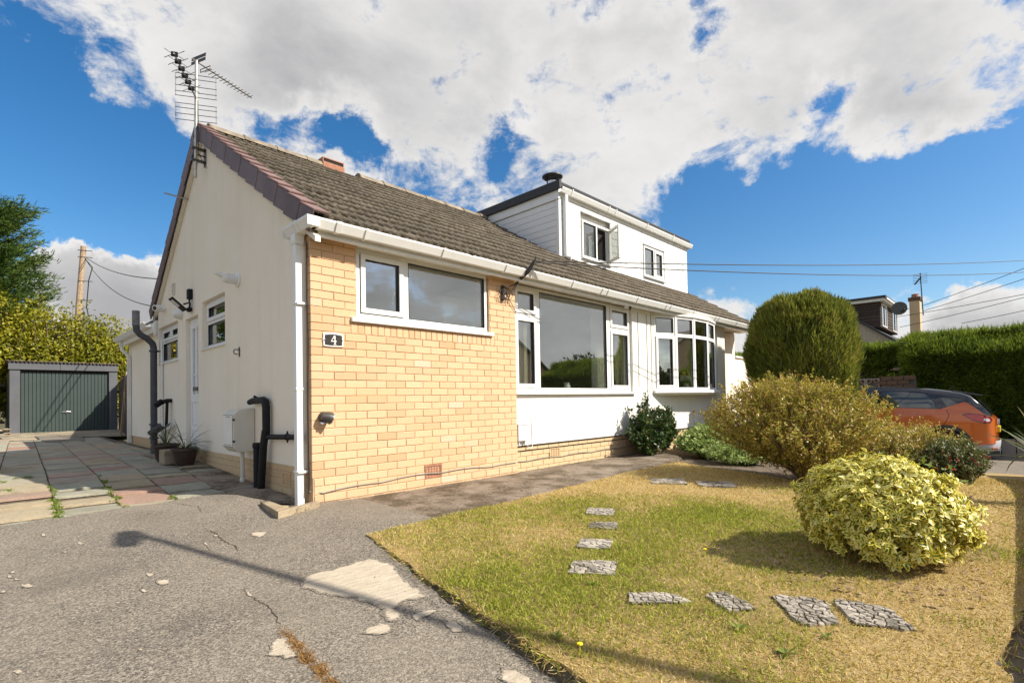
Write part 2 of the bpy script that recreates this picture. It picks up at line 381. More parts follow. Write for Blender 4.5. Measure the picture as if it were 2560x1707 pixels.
# riven coloured flagstones
m, nt, b = mat('flagstone')
P = pos(nt)
oi = nd(nt, 'ShaderNodeObjectInfo').outputs['Random']
c = ramp(nt, oi, [(0.0, (0.38, 0.36, 0.28)), (0.26, (0.33, 0.33, 0.26)), (0.46, (0.42, 0.38, 0.28)), (0.66, (0.43, 0.345, 0.22)), (0.78, (0.40, 0.36, 0.29)), (0.88, (0.42, 0.29, 0.225)), (1.0, (0.36, 0.215, 0.165))])
st = noise(nt, mapping(nt, P, (2.0, 9.0, 4.0)), 5.0, 6, 0.7, 0.6)
c = mixc(nt, ramp(nt, st, [(0.40, 0.0), (0.56, 0.0), (0.66, 0.6)]), c, (0.13, 0.105, 0.07))
c = mixc(nt, ramp(nt, noise(nt, P, 3.0, 5, 0.65), [(0.40, 0.0), (0.70, 0.45)]), c, (0.17, 0.145, 0.105))
c = mixc(nt, ramp(nt, noise(nt, P, 60, 4, 0.6), [(0.5, 0.0), (0.72, 0.35)]), c, (0.5, 0.45, 0.36))
base(nt, b, c); setb(b, rough=0.9, spec=0.25)
bump(nt, b, math_(nt, 'ADD', math_(nt, 'MULTIPLY', st, 1.5), noise(nt, P, 40, 4, 0.7)), 0.7, 0.012)
MT['flagstone'] = m

# lawn soil and thatch beneath the blades
m, nt, b = mat('lawn_base')
P = pos(nt)
c = mixc(nt, noise(nt, P, 70, 4, 0.7), (0.05, 0.042, 0.014), (0.20, 0.155, 0.06))
c = mixc(nt, nd(nt, 'ShaderNodeAttribute', attribute_name='dry').outputs['Fac'], c, mixc(nt, noise(nt, P, 90, 4, 0.7), (0.16, 0.11, 0.045), (0.62, 0.46, 0.22)))
base(nt, b, c); setb(b, rough=1.0, spec=0.1)
bump(nt, b, noise(nt, P, 90, 4, 0.7), 0.8, 0.01)
MT['lawn_base'] = m
m, nt, b = mat('ground')
P = pos(nt)
c = mixc(nt, noise(nt, P, 0.6, 5, 0.6), (0.075, 0.075, 0.035), (0.16, 0.13, 0.075))
base(nt, b, c); setb(b, rough=1.0, spec=0.1)
MT['ground'] = m

def leaf_mat(name, stops, trans=0.35, rough=0.5, spec=0.4, patch=None):
    """foliage: colour from a per-leaf random value, some light passing through"""
    m, nt, b = mat(name)
    at = nd(nt, 'ShaderNodeAttribute', attribute_name='rnd')
    f = at.outputs['Fac']
    if patch:
        pn = noise(nt, pos(nt), patch[0], 4, 0.6)
        f = math_(nt, 'ADD', math_(nt, 'MULTIPLY', f, 1 - patch[1]), math_(nt, 'MULTIPLY', ramp(nt, pn, [(0.32, 0.0), (0.68, 1.0)]), patch[1]))
    c = ramp(nt, f, stops)
    base(nt, b, c); setb(b, rough=rough, spec=spec)
    t = nd(nt, 'ShaderNodeBsdfTranslucent', {'Color': c})
    mx = nd(nt, 'ShaderNodeMixShader', {0: trans, 1: b.outputs[0], 2: t.outputs[0]})
    nt.links.new(mx.outputs[0], nt.nodes['Material Output'].inputs['Surface'])
    return m
MT['leaf_abelia'] = leaf_mat('leaf_abelia', [(0.0, (0.12, 0.14, 0.014)), (0.35, (0.30, 0.29, 0.035)), (0.65, (0.48, 0.39, 0.07)), (0.88, (0.42, 0.27, 0.085)), (1.0, (0.26, 0.09, 0.03))], 0.36, 0.45)
MT['leaf_fuchsia'] = leaf_mat('leaf_fuchsia', [(0.0, (0.045, 0.075, 0.018)), (0.6, (0.10, 0.13, 0.03)), (1.0, (0.20, 0.17, 0.05))], 0.3, 0.5)
MT['leaf_camellia'] = leaf_mat('leaf_camellia', [(0.0, (0.020, 0.050, 0.012)), (0.7, (0.045, 0.085, 0.018)), (0.93, (0.11, 0.12, 0.02)), (1.0, (0.22, 0.09, 0.02))], 0.18, 0.28, 0.55)
MT['leaf_perennial'] = leaf_mat('leaf_perennial', [(0.0, (0.13, 0.20, 0.045)), (0.6, (0.28, 0.38, 0.10)), (1.0, (0.44, 0.48, 0.14))], 0.3, 0.5)
MT['leaf_yew'] = leaf_mat('leaf_yew', [(0.0, (0.07, 0.10, 0.014)), (0.40, (0.17, 0.20, 0.028)), (0.72, (0.32, 0.33, 0.05)), (0.88, (0.36, 0.26, 0.09)), (1.0, (0.36, 0.20, 0.09))], 0.38, 0.6, 0.3, (2.2, 0.35))
MT['leaf_leylandii'] = leaf_mat('leaf_leylandii', [(0.0, (0.05, 0.085, 0.012)), (0.5, (0.145, 0.205, 0.02)), (1.0, (0.35, 0.39, 0.04))], 0.5, 0.6, 0.3, (1.5, 0.3))
MT['leaf_conifer'] = leaf_mat('leaf_conifer', [(0.0, (0.025, 0.06, 0.012)), (0.6, (0.07, 0.125, 0.02)), (1.0, (0.17, 0.22, 0.035))], 0.25, 0.6, 0.3, (1.0, 0.4))
MT['leaf_shrub'] = leaf_mat('leaf_shrub', [(0.0, (0.08, 0.10, 0.008)), (0.4, (0.22, 0.23, 0.014)), (0.8, (0.42, 0.38, 0.025)), (1.0, (0.42, 0.26, 0.07))], 0.40, 0.45, 0.4, (0.8, 0.35))
MT['leaf_far'] = leaf_mat('leaf_far', [(0.0, (0.03, 0.05, 0.012)), (1.0, (0.09, 0.11, 0.03))], 0.25, 0.7, 0.2)
MT['leaf_strap'] = leaf_mat('leaf_strap', [(0.0, (0.045, 0.075, 0.025)), (0.7, (0.11, 0.15, 0.05)), (1.0, (0.30, 0.28, 0.13))], 0.25, 0.4, 0.5)
MT['weed'] = leaf_mat('weed', [(0.0, (0.10, 0.16, 0.02)), (1.0, (0.26, 0.32, 0.05))], 0.35, 0.6)
MT['dry_grass'] = leaf_mat('dry_grass', [(0.0, (0.22, 0.115, 0.035)), (1.0, (0.46, 0.27, 0.10))], 0.3, 0.7, 0.2)

# grass: green in patches, straw elsewhere; patches are the lawn's own dry areas
m, nt, b = mat('grass_blade')
P = pos(nt)
f = nd(nt, 'ShaderNodeAttribute', attribute_name='rnd').outputs['Fac']
g = nd(nt, 'ShaderNodeAttribute', attribute_name='dry').outputs['Fac']
cg = ramp(nt, f, [(0.0, (0.11, 0.17, 0.010)), (0.5, (0.27, 0.35, 0.018)), (1.0, (0.46, 0.50, 0.04))])
cd = ramp(nt, f, [(0.0, (0.38, 0.25, 0.07)), (0.5, (0.66, 0.47, 0.17)), (1.0, (0.80, 0.66, 0.34))])
c = mixc(nt, g, cg, cd)
base(nt, b, c); setb(b, rough=0.7, spec=0.25)
t = nd(nt, 'ShaderNodeBsdfTranslucent', {'Color': c})
mx = nd(nt, 'ShaderNodeMixShader', {0: 0.35, 1: b.outputs[0], 2: t.outputs[0]})
nt.links.new(mx.outputs[0], nt.nodes['Material Output'].inputs['Surface'])
MT['grass'] = m

# variegated leaf: green centre, cream-yellow margin
m, nt, b = mat('leaf_variegated')
uv = nd(nt, 'ShaderNodeUVMap').outputs[0]
su = nd(nt, 'ShaderNodeSeparateXYZ', {'Vector': uv})
f = nd(nt, 'ShaderNodeAttribute', attribute_name='rnd').outputs['Fac']
du = math_(nt, 'ABSOLUTE', math_(nt, 'SUBTRACT', su.outputs['X'], 0.5))
dv = math_(nt, 'MULTIPLY', math_(nt, 'ABSOLUTE', math_(nt, 'SUBTRACT', su.outputs['Y'], 0.46)), 0.62)
d = math_(nt, 'MAXIMUM', du, dv)
wob = math_(nt, 'MULTIPLY', math_(nt, 'SUBTRACT', noise(nt, pos(nt), 90, 2), 0.5), 0.22)
edge = math_(nt, 'ADD', math_(nt, 'ADD', d, wob), math_(nt, 'MULTIPLY', math_(nt, 'SUBTRACT', f, 0.5), 0.22))
yel = ramp(nt, f, [(0.0, (0.74, 0.58, 0.045)), (0.5, (0.80, 0.69, 0.12)), (1.0, (0.84, 0.78, 0.30))])
c = mixc(nt, ramp(nt, edge, [(0.12, 0.0), (0.19, 1.0)]), (0.10, 0.17, 0.022), yel)
base(nt, b, c); setb(b, rough=0.38, spec=0.45)
t = nd(nt, 'ShaderNodeBsdfTranslucent', {'Color': c})
mx = nd(nt, 'ShaderNodeMixShader', {0: 0.28, 1: b.outputs[0], 2: t.outputs[0]})
nt.links.new(mx.outputs[0], nt.nodes['Material Output'].inputs['Surface'])
MT['leaf_varieg'] = m

# car
m, nt, b = mat('car_paint_orange')
base(nt, b, (0.62, 0.135, 0.016)); setb(b, rough=0.30, metal=0.1, coat=1.0, coatr=0.03)
MT['car_orange'] = m
m, nt, b = mat('car_paint_black'); base(nt, b, (0.012, 0.012, 0.014)); setb(b, rough=0.25, coat=1.0, coatr=0.03); MT['car_black'] = m
m, nt, b = mat('car_glass'); base(nt, b, (0.05, 0.062, 0.06)); setb(b, rough=0.03, spec=0.9, coat=0.8, coatr=0.0); MT['car_glass'] = m
MT['car_trim'] = plain('car_trim', (0.045, 0.047, 0.050), 0.6, 0.1)
MT['car_skid'] = plain('car_skid_grey', (0.40, 0.41, 0.43), 0.45, 0.1)
MT['tyre'] = plain('tyre', (0.02, 0.02, 0.02), 0.85, 0.1)
m, nt, b = mat('red_lens'); base(nt, b, (0.50, 0.010, 0.015)); setb(b, rough=0.1, coat=1.0, coatr=0.02); MT['red_lens'] = m
m, nt, b = mat('clear_lens'); base(nt, b, (0.75, 0.70, 0.70)); setb(b, rough=0.12, coat=1.0, coatr=0.02); MT['clear_lens'] = m
MT['plate'] = plain('number_plate_yellow', (0.75, 0.55, 0.02), 0.4, 0.03)

# ------------------------------------------------------------------ mesh helpers
class MB:
    def __init__(s):
        s.v = []; s.f = []; s.mi = []; s.cur = 0; s.smooth = False
    def quad(s, a, b, c, d):
        n = len(s.v); s.v += [a, b, c, d]; s.f.append((n, n + 1, n + 2, n + 3)); s.mi.append(s.cur)
    def poly(s, pts):
        n = len(s.v); s.v += list(pts); s.f.append(tuple(range(n, n + len(pts)))); s.mi.append(s.cur)
    def hexa(s, p):
        """8 corners: bottom 4 (ccw from above), top 4"""
        n = len(s.v); s.v += list(p)
        for q in ((3, 2, 1, 0), (4, 5, 6, 7), (0, 1, 5, 4), (1, 2, 6, 5), (2, 3, 7, 6), (3, 0, 4, 7)):
            s.f.append(tuple(n + i for i in q)); s.mi.append(s.cur)
    def box(s, x0, x1, y0, y1, z0, z1, T=None):
        p = [(x0, y0, z0), (x1, y0, z0), (x1, y1, z0), (x0, y1, z0), (x0, y0, z1), (x1, y0, z1), (x1, y1, z1), (x0, y1, z1)]
        if T: p = [T(*q) for q in p]
        s.hexa(p)
    def prism(s, poly, d0, d1, f):
        """poly of (a, b) extruded from d0 to d1; f(a, b, d) -> point"""
        n = len(s.v); k = len(poly)
        s.v += [f(a, b, d0) for a, b in poly] + [f(a, b, d1) for a, b in poly]
        s.f.append(tuple(n + i for i in range(k))[::-1]); s.mi.append(s.cur)
        s.f.append(tuple(n + k + i for i in range(k))); s.mi.append(s.cur)
        for i in range(k):
            j = (i + 1) % k
            s.f.append((n + i, n + j, n + k + j, n + k + i)); s.mi.append(s.cur)
    def tube(s, pts, r, n=10, cap=True):
        pts = [Vector(p) for p in pts]
        rr = r if isinstance(r, (list, tuple)) else [r] * len(pts)
        t0 = (pts[1] - pts[0]).normalized()
        up = Vector((0, 0, 1)) if abs(t0.z) < 0.9 else Vector((1, 0, 0))
        a = t0.cross(up).normalized()
        n0 = len(s.v)
        for i, p in enumerate(pts):
            if i == 0: t = pts[1] - pts[0]
            elif i == len(pts) - 1: t = pts[-1] - pts[-2]
            else: t = (pts[i] - pts[i - 1]).normalized() + (pts[i + 1] - pts[i]).normalized()
            t.normalize()
            a = (a - t * a.dot(t)).normalized()
            b = t.cross(a)
            for k in range(n):
                w = 2 * PI * k / n
                s.v.append(tuple(p + (a * math.cos(w) + b * math.sin(w)) * rr[i]))
        for i in range(len(pts) - 1):
            for k in range(n):
                j = (k + 1) % n
                s.f.append((n0 + i * n + k, n0 + i * n + j, n0 + (i + 1) * n + j, n0 + (i + 1) * n + k)); s.mi.append(s.cur)
        if cap:
            s.f.append(tuple(n0 + k for k in range(n))[::-1]); s.mi.append(s.cur)
            e = n0 + (len(pts) - 1) * n
            s.f.append(tuple(e + k for k in range(n))); s.mi.append(s.cur)
    def lathe(s, prof, c, n=24, axis='z'):
        """prof: (radius, height) list; axis vector along z/x/y from centre c"""
        n0 = len(s.v)
        for (r, h) in prof:
            for k in range(n):
                w = 2 * PI * k / n
                a, b = r * math.cos(w), r * math.sin(w)
                if axis == 'z': q = (c[0] + a, c[1] + b, c[2] + h)
                elif axis == 'x': q = (c[0] + h, c[1] + a, c[2] + b)
                else: q = (c[0] + a, c[1] + h, c[2] + b)
                s.v.append(q)
        for i in range(len(prof) - 1):
            for k in range(n):
                j = (k + 1) % n
                s.f.append((n0 + i * n + k, n0 + i * n + j, n0 + (i + 1) * n + j, n0 + (i + 1) * n + k)); s.mi.append(s.cur)
        for e, rev in ((0, True), (len(prof) - 1, False)):
            if prof[e][0] > 1e-4:
                f = tuple(n0 + e * n + k for k in range(n))
                s.f.append(f[::-1] if rev else f); s.mi.append(s.cur)
    def mesh(s, name, mats, smooth=None, angle=35):
        me = bpy.data.meshes.new(name)
        me.from_pydata([tuple(v) for v in s.v], [], s.f)
        for m in (mats if isinstance(mats, (list, tuple)) else [mats]):
            me.materials.append(m)
        if max(s.mi, default=0) > 0:
            me.polygons.foreach_set('material_index', s.mi)
        if smooth:
            me.shade_smooth()
            me.set_sharp_from_angle(angle=R(angle))
        me.update()
        return me

def link(name, me, parent=None):
    o = bpy.data.objects.new(name, me)
    COL.objects.link(o)
    if parent is not None: o.parent = parent
    return o

def obj(name, mb, mats, parent=None, smooth=False, bevel=0.0, angle=35):
    o = link(name, mb.mesh(name, mats, smooth, angle), parent)
    if bevel:
        b = o.modifiers.new('bevel', 'BEVEL'); b.width = bevel; b.segments = 2; b.limit_method = 'ANGLE'; b.angle_limit = R(40)
    return o

def tag(o, label, cat=None, group=None, kind=None):
    if label: o['label'] = label
    if cat: o['category'] = cat
    if group: o['group'] = group
    if kind: o['kind'] = kind
    return o

def empty(name, loc, label, cat, group=None):
    o = bpy.data.objects.new(name, None)
    COL.objects.link(o); o.location = loc
    o.empty_display_size = 0.1
    return tag(o, label, cat, group)

def struct(o):
    o['kind'] = 'structure'; return o
def stuff(o):
    o['kind'] = 'stuff'; return o

def rel(mb, root):
    """make a builder's world coordinates relative to an Empty root"""
    l = root.location
    mb.v = [(p[0] - l.x, p[1] - l.y, p[2] - l.z) for p in mb.v]
    return mb

def copy_tree(root, loc, name=None):
    r = root.copy(); COL.objects.link(r); r.location = loc
    for ch in root.children:
        c = ch.copy(); COL.objects.link(c); c.parent = r
        for g in ch.children:
            d = g.copy(); COL.objects.link(d); d.parent = c
    return r

def np_mesh(name, V, F, mats, attrs=None, uv=None, smooth=False):
    """V (n,3), F (m,k) all faces with k corners"""
    V = np.asarray(V, dtype=np.float32); F = np.asarray(F, dtype=np.int32)
    me = bpy.data.meshes.new(name)
    k = F.shape[1]
    me.vertices.add(len(V)); me.vertices.foreach_set('co', V.ravel())
    me.loops.add(F.size); me.loops.foreach_set('vertex_index', F.ravel())
    me.polygons.add(len(F))
    me.polygons.foreach_set('loop_start', np.arange(0, F.size, k, dtype=np.int32))
    me.polygons.foreach_set('loop_total', np.full(len(F), k, dtype=np.int32))
    if smooth: me.polygons.foreach_set('use_smooth', np.ones(len(F), dtype=bool))
    for m in (mats if isinstance(mats, (list, tuple)) else [mats]): me.materials.append(m)
    me.update(calc_edges=True)
    if attrs:
        for an, av in attrs.items():
            a = me.attributes.new(an, 'FLOAT', 'POINT'); a.data.foreach_set('value', np.asarray(av, dtype=np.float32))
    if uv is not None:
        ul = me.uv_layers.new(name='UVMap')
        ul.data.foreach_set('uv', np.asarray(uv, dtype=np.float32)[F.ravel()].ravel())
    return me

def unit(a):
    return a / np.maximum(np.linalg.norm(a, axis=-1, keepdims=True), 1e-9)

def rand_dir(n, rng=RNG):
    return unit(rng.normal(size=(n, 3)))

def leaves(P, T, N, L, Wd, fold=0.25, rnd=None):
    """diamond leaves: base P, axis T, normal N, length L, width Wd -> V, F(tri), rnd"""
    n = len(P)
    T = unit(T); S = unit(np.cross(T, N)); N = np.cross(S, T)
    L = np.broadcast_to(np.asarray(L), (n,))[:, None]; Wd = np.broadcast_to(np.asarray(Wd), (n,))[:, None]
    mid = P + T * L * 0.45
    V = np.stack([P, mid + S * Wd * 0.5 - N * Wd * fold, P + T * L - N * L * 0.12, mid - S * Wd * 0.5 - N * Wd * fold], 1).reshape(-1, 3)
    i = np.arange(n)[:, None] * 4
    F = np.concatenate([i + np.array([[0, 1, 2]]), i + np.array([[0, 2, 3]])], 1).reshape(-1, 3)
    r = RNG.random(n) if rnd is None else rnd
    return V, F, np.repeat(r, 4)

def blades(P, T, L, Wd, bend, rnd=None):
    """narrow bent strips of two segments"""
    n = len(P)
    T = unit(T)
    S = unit(np.cross(T, rand_dir(n)))
    B = unit(np.cross(S, T))
    L = np.broadcast_to(np.asarray(L), (n,))[:, None]; Wd = np.broadcast_to(np.asarray(Wd), (n,))[:, None]
    bend = np.broadcast_to(np.asarray(bend), (n,))[:, None]
    m = P + T * L * 0.55 + B * L * bend * 0.25
    tip = P + T * L * 0.92 + B * L * bend
    V = np.stack([P - S * Wd * .5, P + S * Wd * .5, m - S * Wd * .4, m + S * Wd * .4, tip], 1).reshape(-1, 3)
    i = np.arange(n)[:, None] * 5
    F = np.concatenate([i + np.array([[0, 1, 3]]), i + np.array([[0, 3, 2]]), i + np.array([[2, 3, 4]])], 1).reshape(-1, 3)
    r = RNG.random(n) if rnd is None else rnd
    return V, F, np.repeat(r, 5)

_W = RNG.normal(size=(10, 3)); _PH = RNG.random(10) * 6.28
def lump(D, f=2.0, seed=0.0):
    """smooth pseudo-noise of positions, about -1..1"""
    D = np.asarray(D)
    s = np.zeros(len(D))
    for k in range(10):
        s += np.sin((D @ _W[k]) * f * (1 + 0.25 * k) + _PH[k] + seed * (k + 1)) / (1 + 0.25 * k)
    return s / 3.2

# ------------------------------------------------------------------ levels of the ground
def z_drive(x, y):
    return float(np.interp(y, [-8.0, -4.0, 0.0, 3.4, 17.3, 60.0], [-0.075, -0.05, 0.015, 0.156, 0.20, 0.20]))
def z_lawn(x, y):
    """front garden: level by the house, falling away to the right"""
    t = min(max((x - 3.6) / 7.4, 0.0), 1.0)
    t = t * t * (3 - 2 * t)
    return 0.01 - 0.47 * t * min(1.0, max(0.0, (0.4 - y) / 1.6))

# one ground sheet out to the horizon
def axis_pts():
    near = np.linspace(-14, 40, 109)
    return np.concatenate([[-900, -300, -120, -60, -30, -20], near, [50, 70, 120, 300, 900]])
gx = axis_pts(); gy = axis_pts()
GX, GY = np.meshgrid(gx, gy)
tl = np.clip((GX - 1.0) / 9.0, 0, 1)
ZD = np.interp(GY, [-8.0, -4.0, 0.0, 3.4, 17.3, 60.0], [-0.075, -0.05, 0.015, 0.156, 0.20, 0.20])
GZ = ZD * (1 - tl) + (-0.47) * tl - 0.13 - 0.25 * (np.clip((GX + .8) / .6, 0, 1) * np.clip((9 - GX) / 1, 0, 1) * np.clip((1 - GY), 0, 1))
gv = np.stack([GX, GY, GZ], -1).reshape(-1, 3)
nx = len(gx)
gi = np.arange(len(gv)).reshape(GX.shape)
gf = np.stack([gi[:-1, :-1], gi[:-1, 1:], gi[1:, 1:], gi[1:, :-1]], -1).reshape(-1, 4)
struct(link('ground', np_mesh('ground', gv, gf, MT['ground'], smooth=True)))

# ------------------------------------------------------------------ the bungalow
HOUSE = empty('bungalow', (0, 0, 0), 'cream rendered semi-detached bungalow with yellow brick front panel and white dormer', 'house')
EAVE_Y, RIDGE_Y = -0.22, 3.27
ROOF_K = 0.615
def roof_z(y): return 2.705 + ROOF_K * y
RIDGE_Z = roof_z(RIDGE_Y)
X_END = 10.8

def ring(mb, T, u0, u1, v0, v1, wd, w0, w1):
    mb.box(u0, u1, v0, v0 + wd, w0, w1, T)
    mb.box(u0, u1, v1 - wd, v1, w0, w1, T)
    mb.box(u0, u0 + wd, v0 + wd, v1 - wd, w0, w1, T)
    mb.box(u1 - wd, u1, v0 + wd, v1 - wd, w0, w1, T)

def window(parent, name, T, u0, u1, v0, v1, bars, cells, sill=None, fw=0.045, mat_='upvc', handle=None):
    """T(u, v, w): w points out of the wall, frame face at w = 0. bars: (u0,u1,v0,v1). cells: (u0,u1,v0,v1,opening sash)"""
    mb = MB()
    ring(mb, T, u0, u1, v0, v1, fw, -0.06, 0.0)
    for (a, b, c, d) in bars: mb.box(a, b, c, d, -0.06, 0.0, T)
    root = obj(name, mb, MT[mat_], parent, bevel=0.004)
    for (a, b, c, d, sash) in cells:
        i = 0.0
        if sash:
            s = MB(); ring(s, T, a - 0.012, b + 0.012, c - 0.012, d + 0.012, 0.05, 0.0015, 0.016)
            obj('sash', s, MT[mat_], root, bevel=0.004)
            i = 0.036
        g = MB()
        g.box(a + i - 0.004, b - i + 0.004, c + i - 0.004, d - i + 0.004, -0.030, -0.026, T)
        obj('pane', g, MT['glass'], root)
        k = MB(); e = 0.006
        ring(k, T, a + i - 0.002, b - i + 0.002, c + i - 0.002, d - i + 0.002, e, -0.0255, 0.0012 if not sash else 0.0005)
        obj('seal', k, MT['black'], root)
    if handle:
        h = MB(); hu, hv = handle
        h.box(hu - 0.008, hu + 0.008, hv - 0.02, hv + 0.02, -0.085, -0.062, T); h.box(hu - 0.006, hu + 0.006, hv - 0.11, hv + 0.01, -0.10, -0.088, T)
        obj('handle', h, MT['white_plastic'], root)
    if sill:
        s = MB(); a, b, c, d, o0, o1 = sill
        poly = [(o0, c), (o1, c), (o1, d - 0.012), (o0, d)]
        s.prism(poly, a, b, lambda w, v, u: T(u, v, w))
        obj('sill', s, MT[mat_], root, bevel=0.004)
    return root

def wall_panel(mb, T, u0, u1, v0, v1, openings, depth):
    """flat wall with rectangular openings and their reveals; depth goes inward (negative w)"""
    us = sorted({u0, u1, *[o[0] for o in openings], *[o[1] for o in openings]})
    vs = sorted({v0, v1, *[o[2] for o in openings], *[o[3] for o in openings]})
    us = [u for u in us if u0 <= u <= u1]; vs = [v for v in vs if v0 <= v <= v1]
    for i in range(len(us) - 1):
        for j in range(len(vs) - 1):
            cu, cv = (us[i] + us[i + 1]) / 2, (vs[j] + vs[j + 1]) / 2
            if any(o[0] < cu < o[1] and o[2] < cv < o[3] for o in openings): continue
            mb.box(us[i], us[i + 1], vs[j], vs[j + 1], -depth, 0, T)

TF = lambda y: (lambda u, v, w: (u, y - w, v))          # wall facing the street
TS = lambda x: (lambda u, v, w: (x - w, u, v))          # gable wall facing the drive

# --- walls
mb = MB()
wall_panel(mb, TF(0.06), 2.70, 9.47, 0.33, 2.46, [(2.74, 5.61, 0.995, 2.46), (6.33, 9.08, 1.02, 2.46)], 0.24)
obj('front_wall', mb, MT['render_white'], HOUSE)
mb = MB()
wall_panel(mb, TF(0.35), 9.47, X_END, -0.5, 2.46, [], 0.2)
mb.box(9.25, 9.47, 0.30, 0.36, -0.5, 2.46)
obj('recessed_wall', mb, MT['render_shade_tone'], HOUSE)
mb = MB()
GO = [(2.385, 3.335, 1.69, 2.335), (4.60, 5.83, 1.645, 2.25), (3.52, 4.16, 0.33, 2.20)]
wall_panel(mb, TS(0.004), 0.102, 5.87, 0.33, 2.42, GO, 0.22)
mb.prism([(0.102, 2.42), (5.87, 2.42), (5.87, 2.52), (3.27, RIDGE_Z - 0.08), (0.102, roof_z(0.1) - 0.07)], 0.004, 0.224, lambda a, b, d: (d, a, b))
obj('gable_wall', mb, MT['render_shade_tone'], HOUSE)
mb = MB()
mb.box(X_END - 0.2, X_END, 0.56, 6.0, -0.5, 2.46)
mb.prism([(0.35, 2.46), (6.0, 2.46), (3.27, RIDGE_Z - 0.08), (0.35, roof_z(0.35) - 0.07)], X_END - 0.2, X_END, lambda a, b, d: (d, a, b))
mb.box(0.23, X_END - 0.2, 5.75, 5.95, 0.0, 2.46)
obj('rear_wall', mb, MT['render_shade_tone'], HOUSE)

# --- rooms seen through the glass
mb = MB()
mb.box(0.23, X_END - .2, 4.0, 4.1, 0.36, 2.46); mb.box(2.45, 2.55, 0.31, 4.0, 0.36, 2.46); mb.box(5.95, 6.05, 0.31, 4.0, 0.36, 2.46)
mb.box(0.23, X_END - .2, 0.11, 5.74, 2.47, 2.52)
obj('room_wall', mb, MT['interior'], HOUSE)
mb = MB(); mb.box(0.23, X_END - .2, 0.31, 5.74, 0.30, 0.36); obj('room_floor', mb, MT['interior_floor'], HOUSE)

# --- yellow brick panel
CH = 0.075; Z0 = 0.02; NC = 33
brick_core = MB()
BX1 = 2.695
wall_panel(brick_core, TF(0.007), 0.012, BX1 - 0.006, -0.12, 2.49, [(0.462, 2.236, 1.742, 2.49)], 0.22)
brick_core = obj('brick_wall', brick_core, MT['mortar'], HOUSE)
bm_cache = {}
def brick_mesh(l, h, d, var=0, m_='brick'):
    key = (round(l, 3), round(h, 3), round(d, 3), var, m_)
    if key in bm_cache: return bm_cache[key]
    rng = random.Random(str(key))
    c = 0.0035
    j = lambda: rng.uniform(-0.0012, 0.0012)
    x, z = l / 2, h / 2
    mb = MB()
    o = [(-x + c + j(), -d / 2, -z + c + j()), (x - c + j(), -d / 2, -z + c + j()), (x - c + j(), -d / 2, z - c + j()), (-x + c + j(), -d / 2, z - c + j())]
    i = [(-x, -d / 2 + c, -z), (x, -d / 2 + c, -z), (x, -d / 2 + c, z), (-x, -d / 2 + c, z)]
    k = [(-x, d / 2, -z), (x, d / 2, -z), (x, d / 2, z), (-x, d / 2, z)]
    mb.v = o + i + k
    mb.f = [(0, 1, 2, 3)] + [(a, 4 + a, 4 + (a + 1) % 4, (a + 1) % 4) for a in range(4)] + [(4 + a, 8 + a, 8 + (a + 1) % 4, 4 + (a + 1) % 4) for a in range(4)]
    mb.f = [f[::-1] if 0 else f for f in mb.f]; mb.mi = [0] * len(mb.f)
    me = mb.mesh('brick', MT[m_])
    bm_cache[key] = me
    return me
BRICKS = []       # (centre, length, height, depth, rotz, material, parent)
MJ = 0.0055
def lay(x0, x1, z0, z1, y=0.0, m_='brick', parent=None, d=0.1):
    BRICKS.append((Vector(((x0 + x1) / 2, y + d / 2, (z0 + z1) / 2)), x1 - x0 - MJ, z1 - z0 - MJ, d, 0.0, m_, parent))
for k in range(NC):
    za, zb = Z0 + CH * k, Z0 + CH * (k + 1)
    xs = [0.0] + ([0.225 * i for i in range(1, 13)] if k % 2 else [0.1125 + 0.225 * i for i in range(0, 12)])
    xs = [x for x in xs if x < BX1 - 0.03] + [BX1]
    for a, b in zip(xs[:-1], xs[1:]):
        a2, b2 = a + random.uniform(-.003, .003) * (a > 0.01), b
        if k < 3 and a == 0.0: a2 = 0.02
        if k >= 23:
            if a2 >= 2.236 or b2 <= 0.465: pass
            elif a2 < 0.465: b2 = 0.468
            elif b2 > 2.236: a2 = 2.232
            else: continue
        elif k >= 21:
            if a2 >= 2.32 or b2 <= 0.40: pass
            elif a2 < 0.40: b2 = 0.402
            elif b2 > 2.32: a2 = 2.318
            else: continue
            if b2 - a2 < 0.03: continue
        # a terracotta air brick takes two courses
        if k in (1, 2) and b > 1.245 and a < 1.475:
            if a < 1.245 - 0.03: lay(a2, 1.247, za, zb)
            if b > 1.475 + 0.03: lay(1.473, b2, za, zb)
            continue
        if b2 - a2 > 0.03: lay(a2, b2, za, zb, random.uniform(-0.0015, 0.0015))
ns = 26
for i in range(ns):
    a = 0.40 + (2.32 - 0.40) / ns * i
    lay(a, a + (2.32 - 0.40) / ns, 1.595, 1.700, random.uniform(-0.0015, 0.0015))

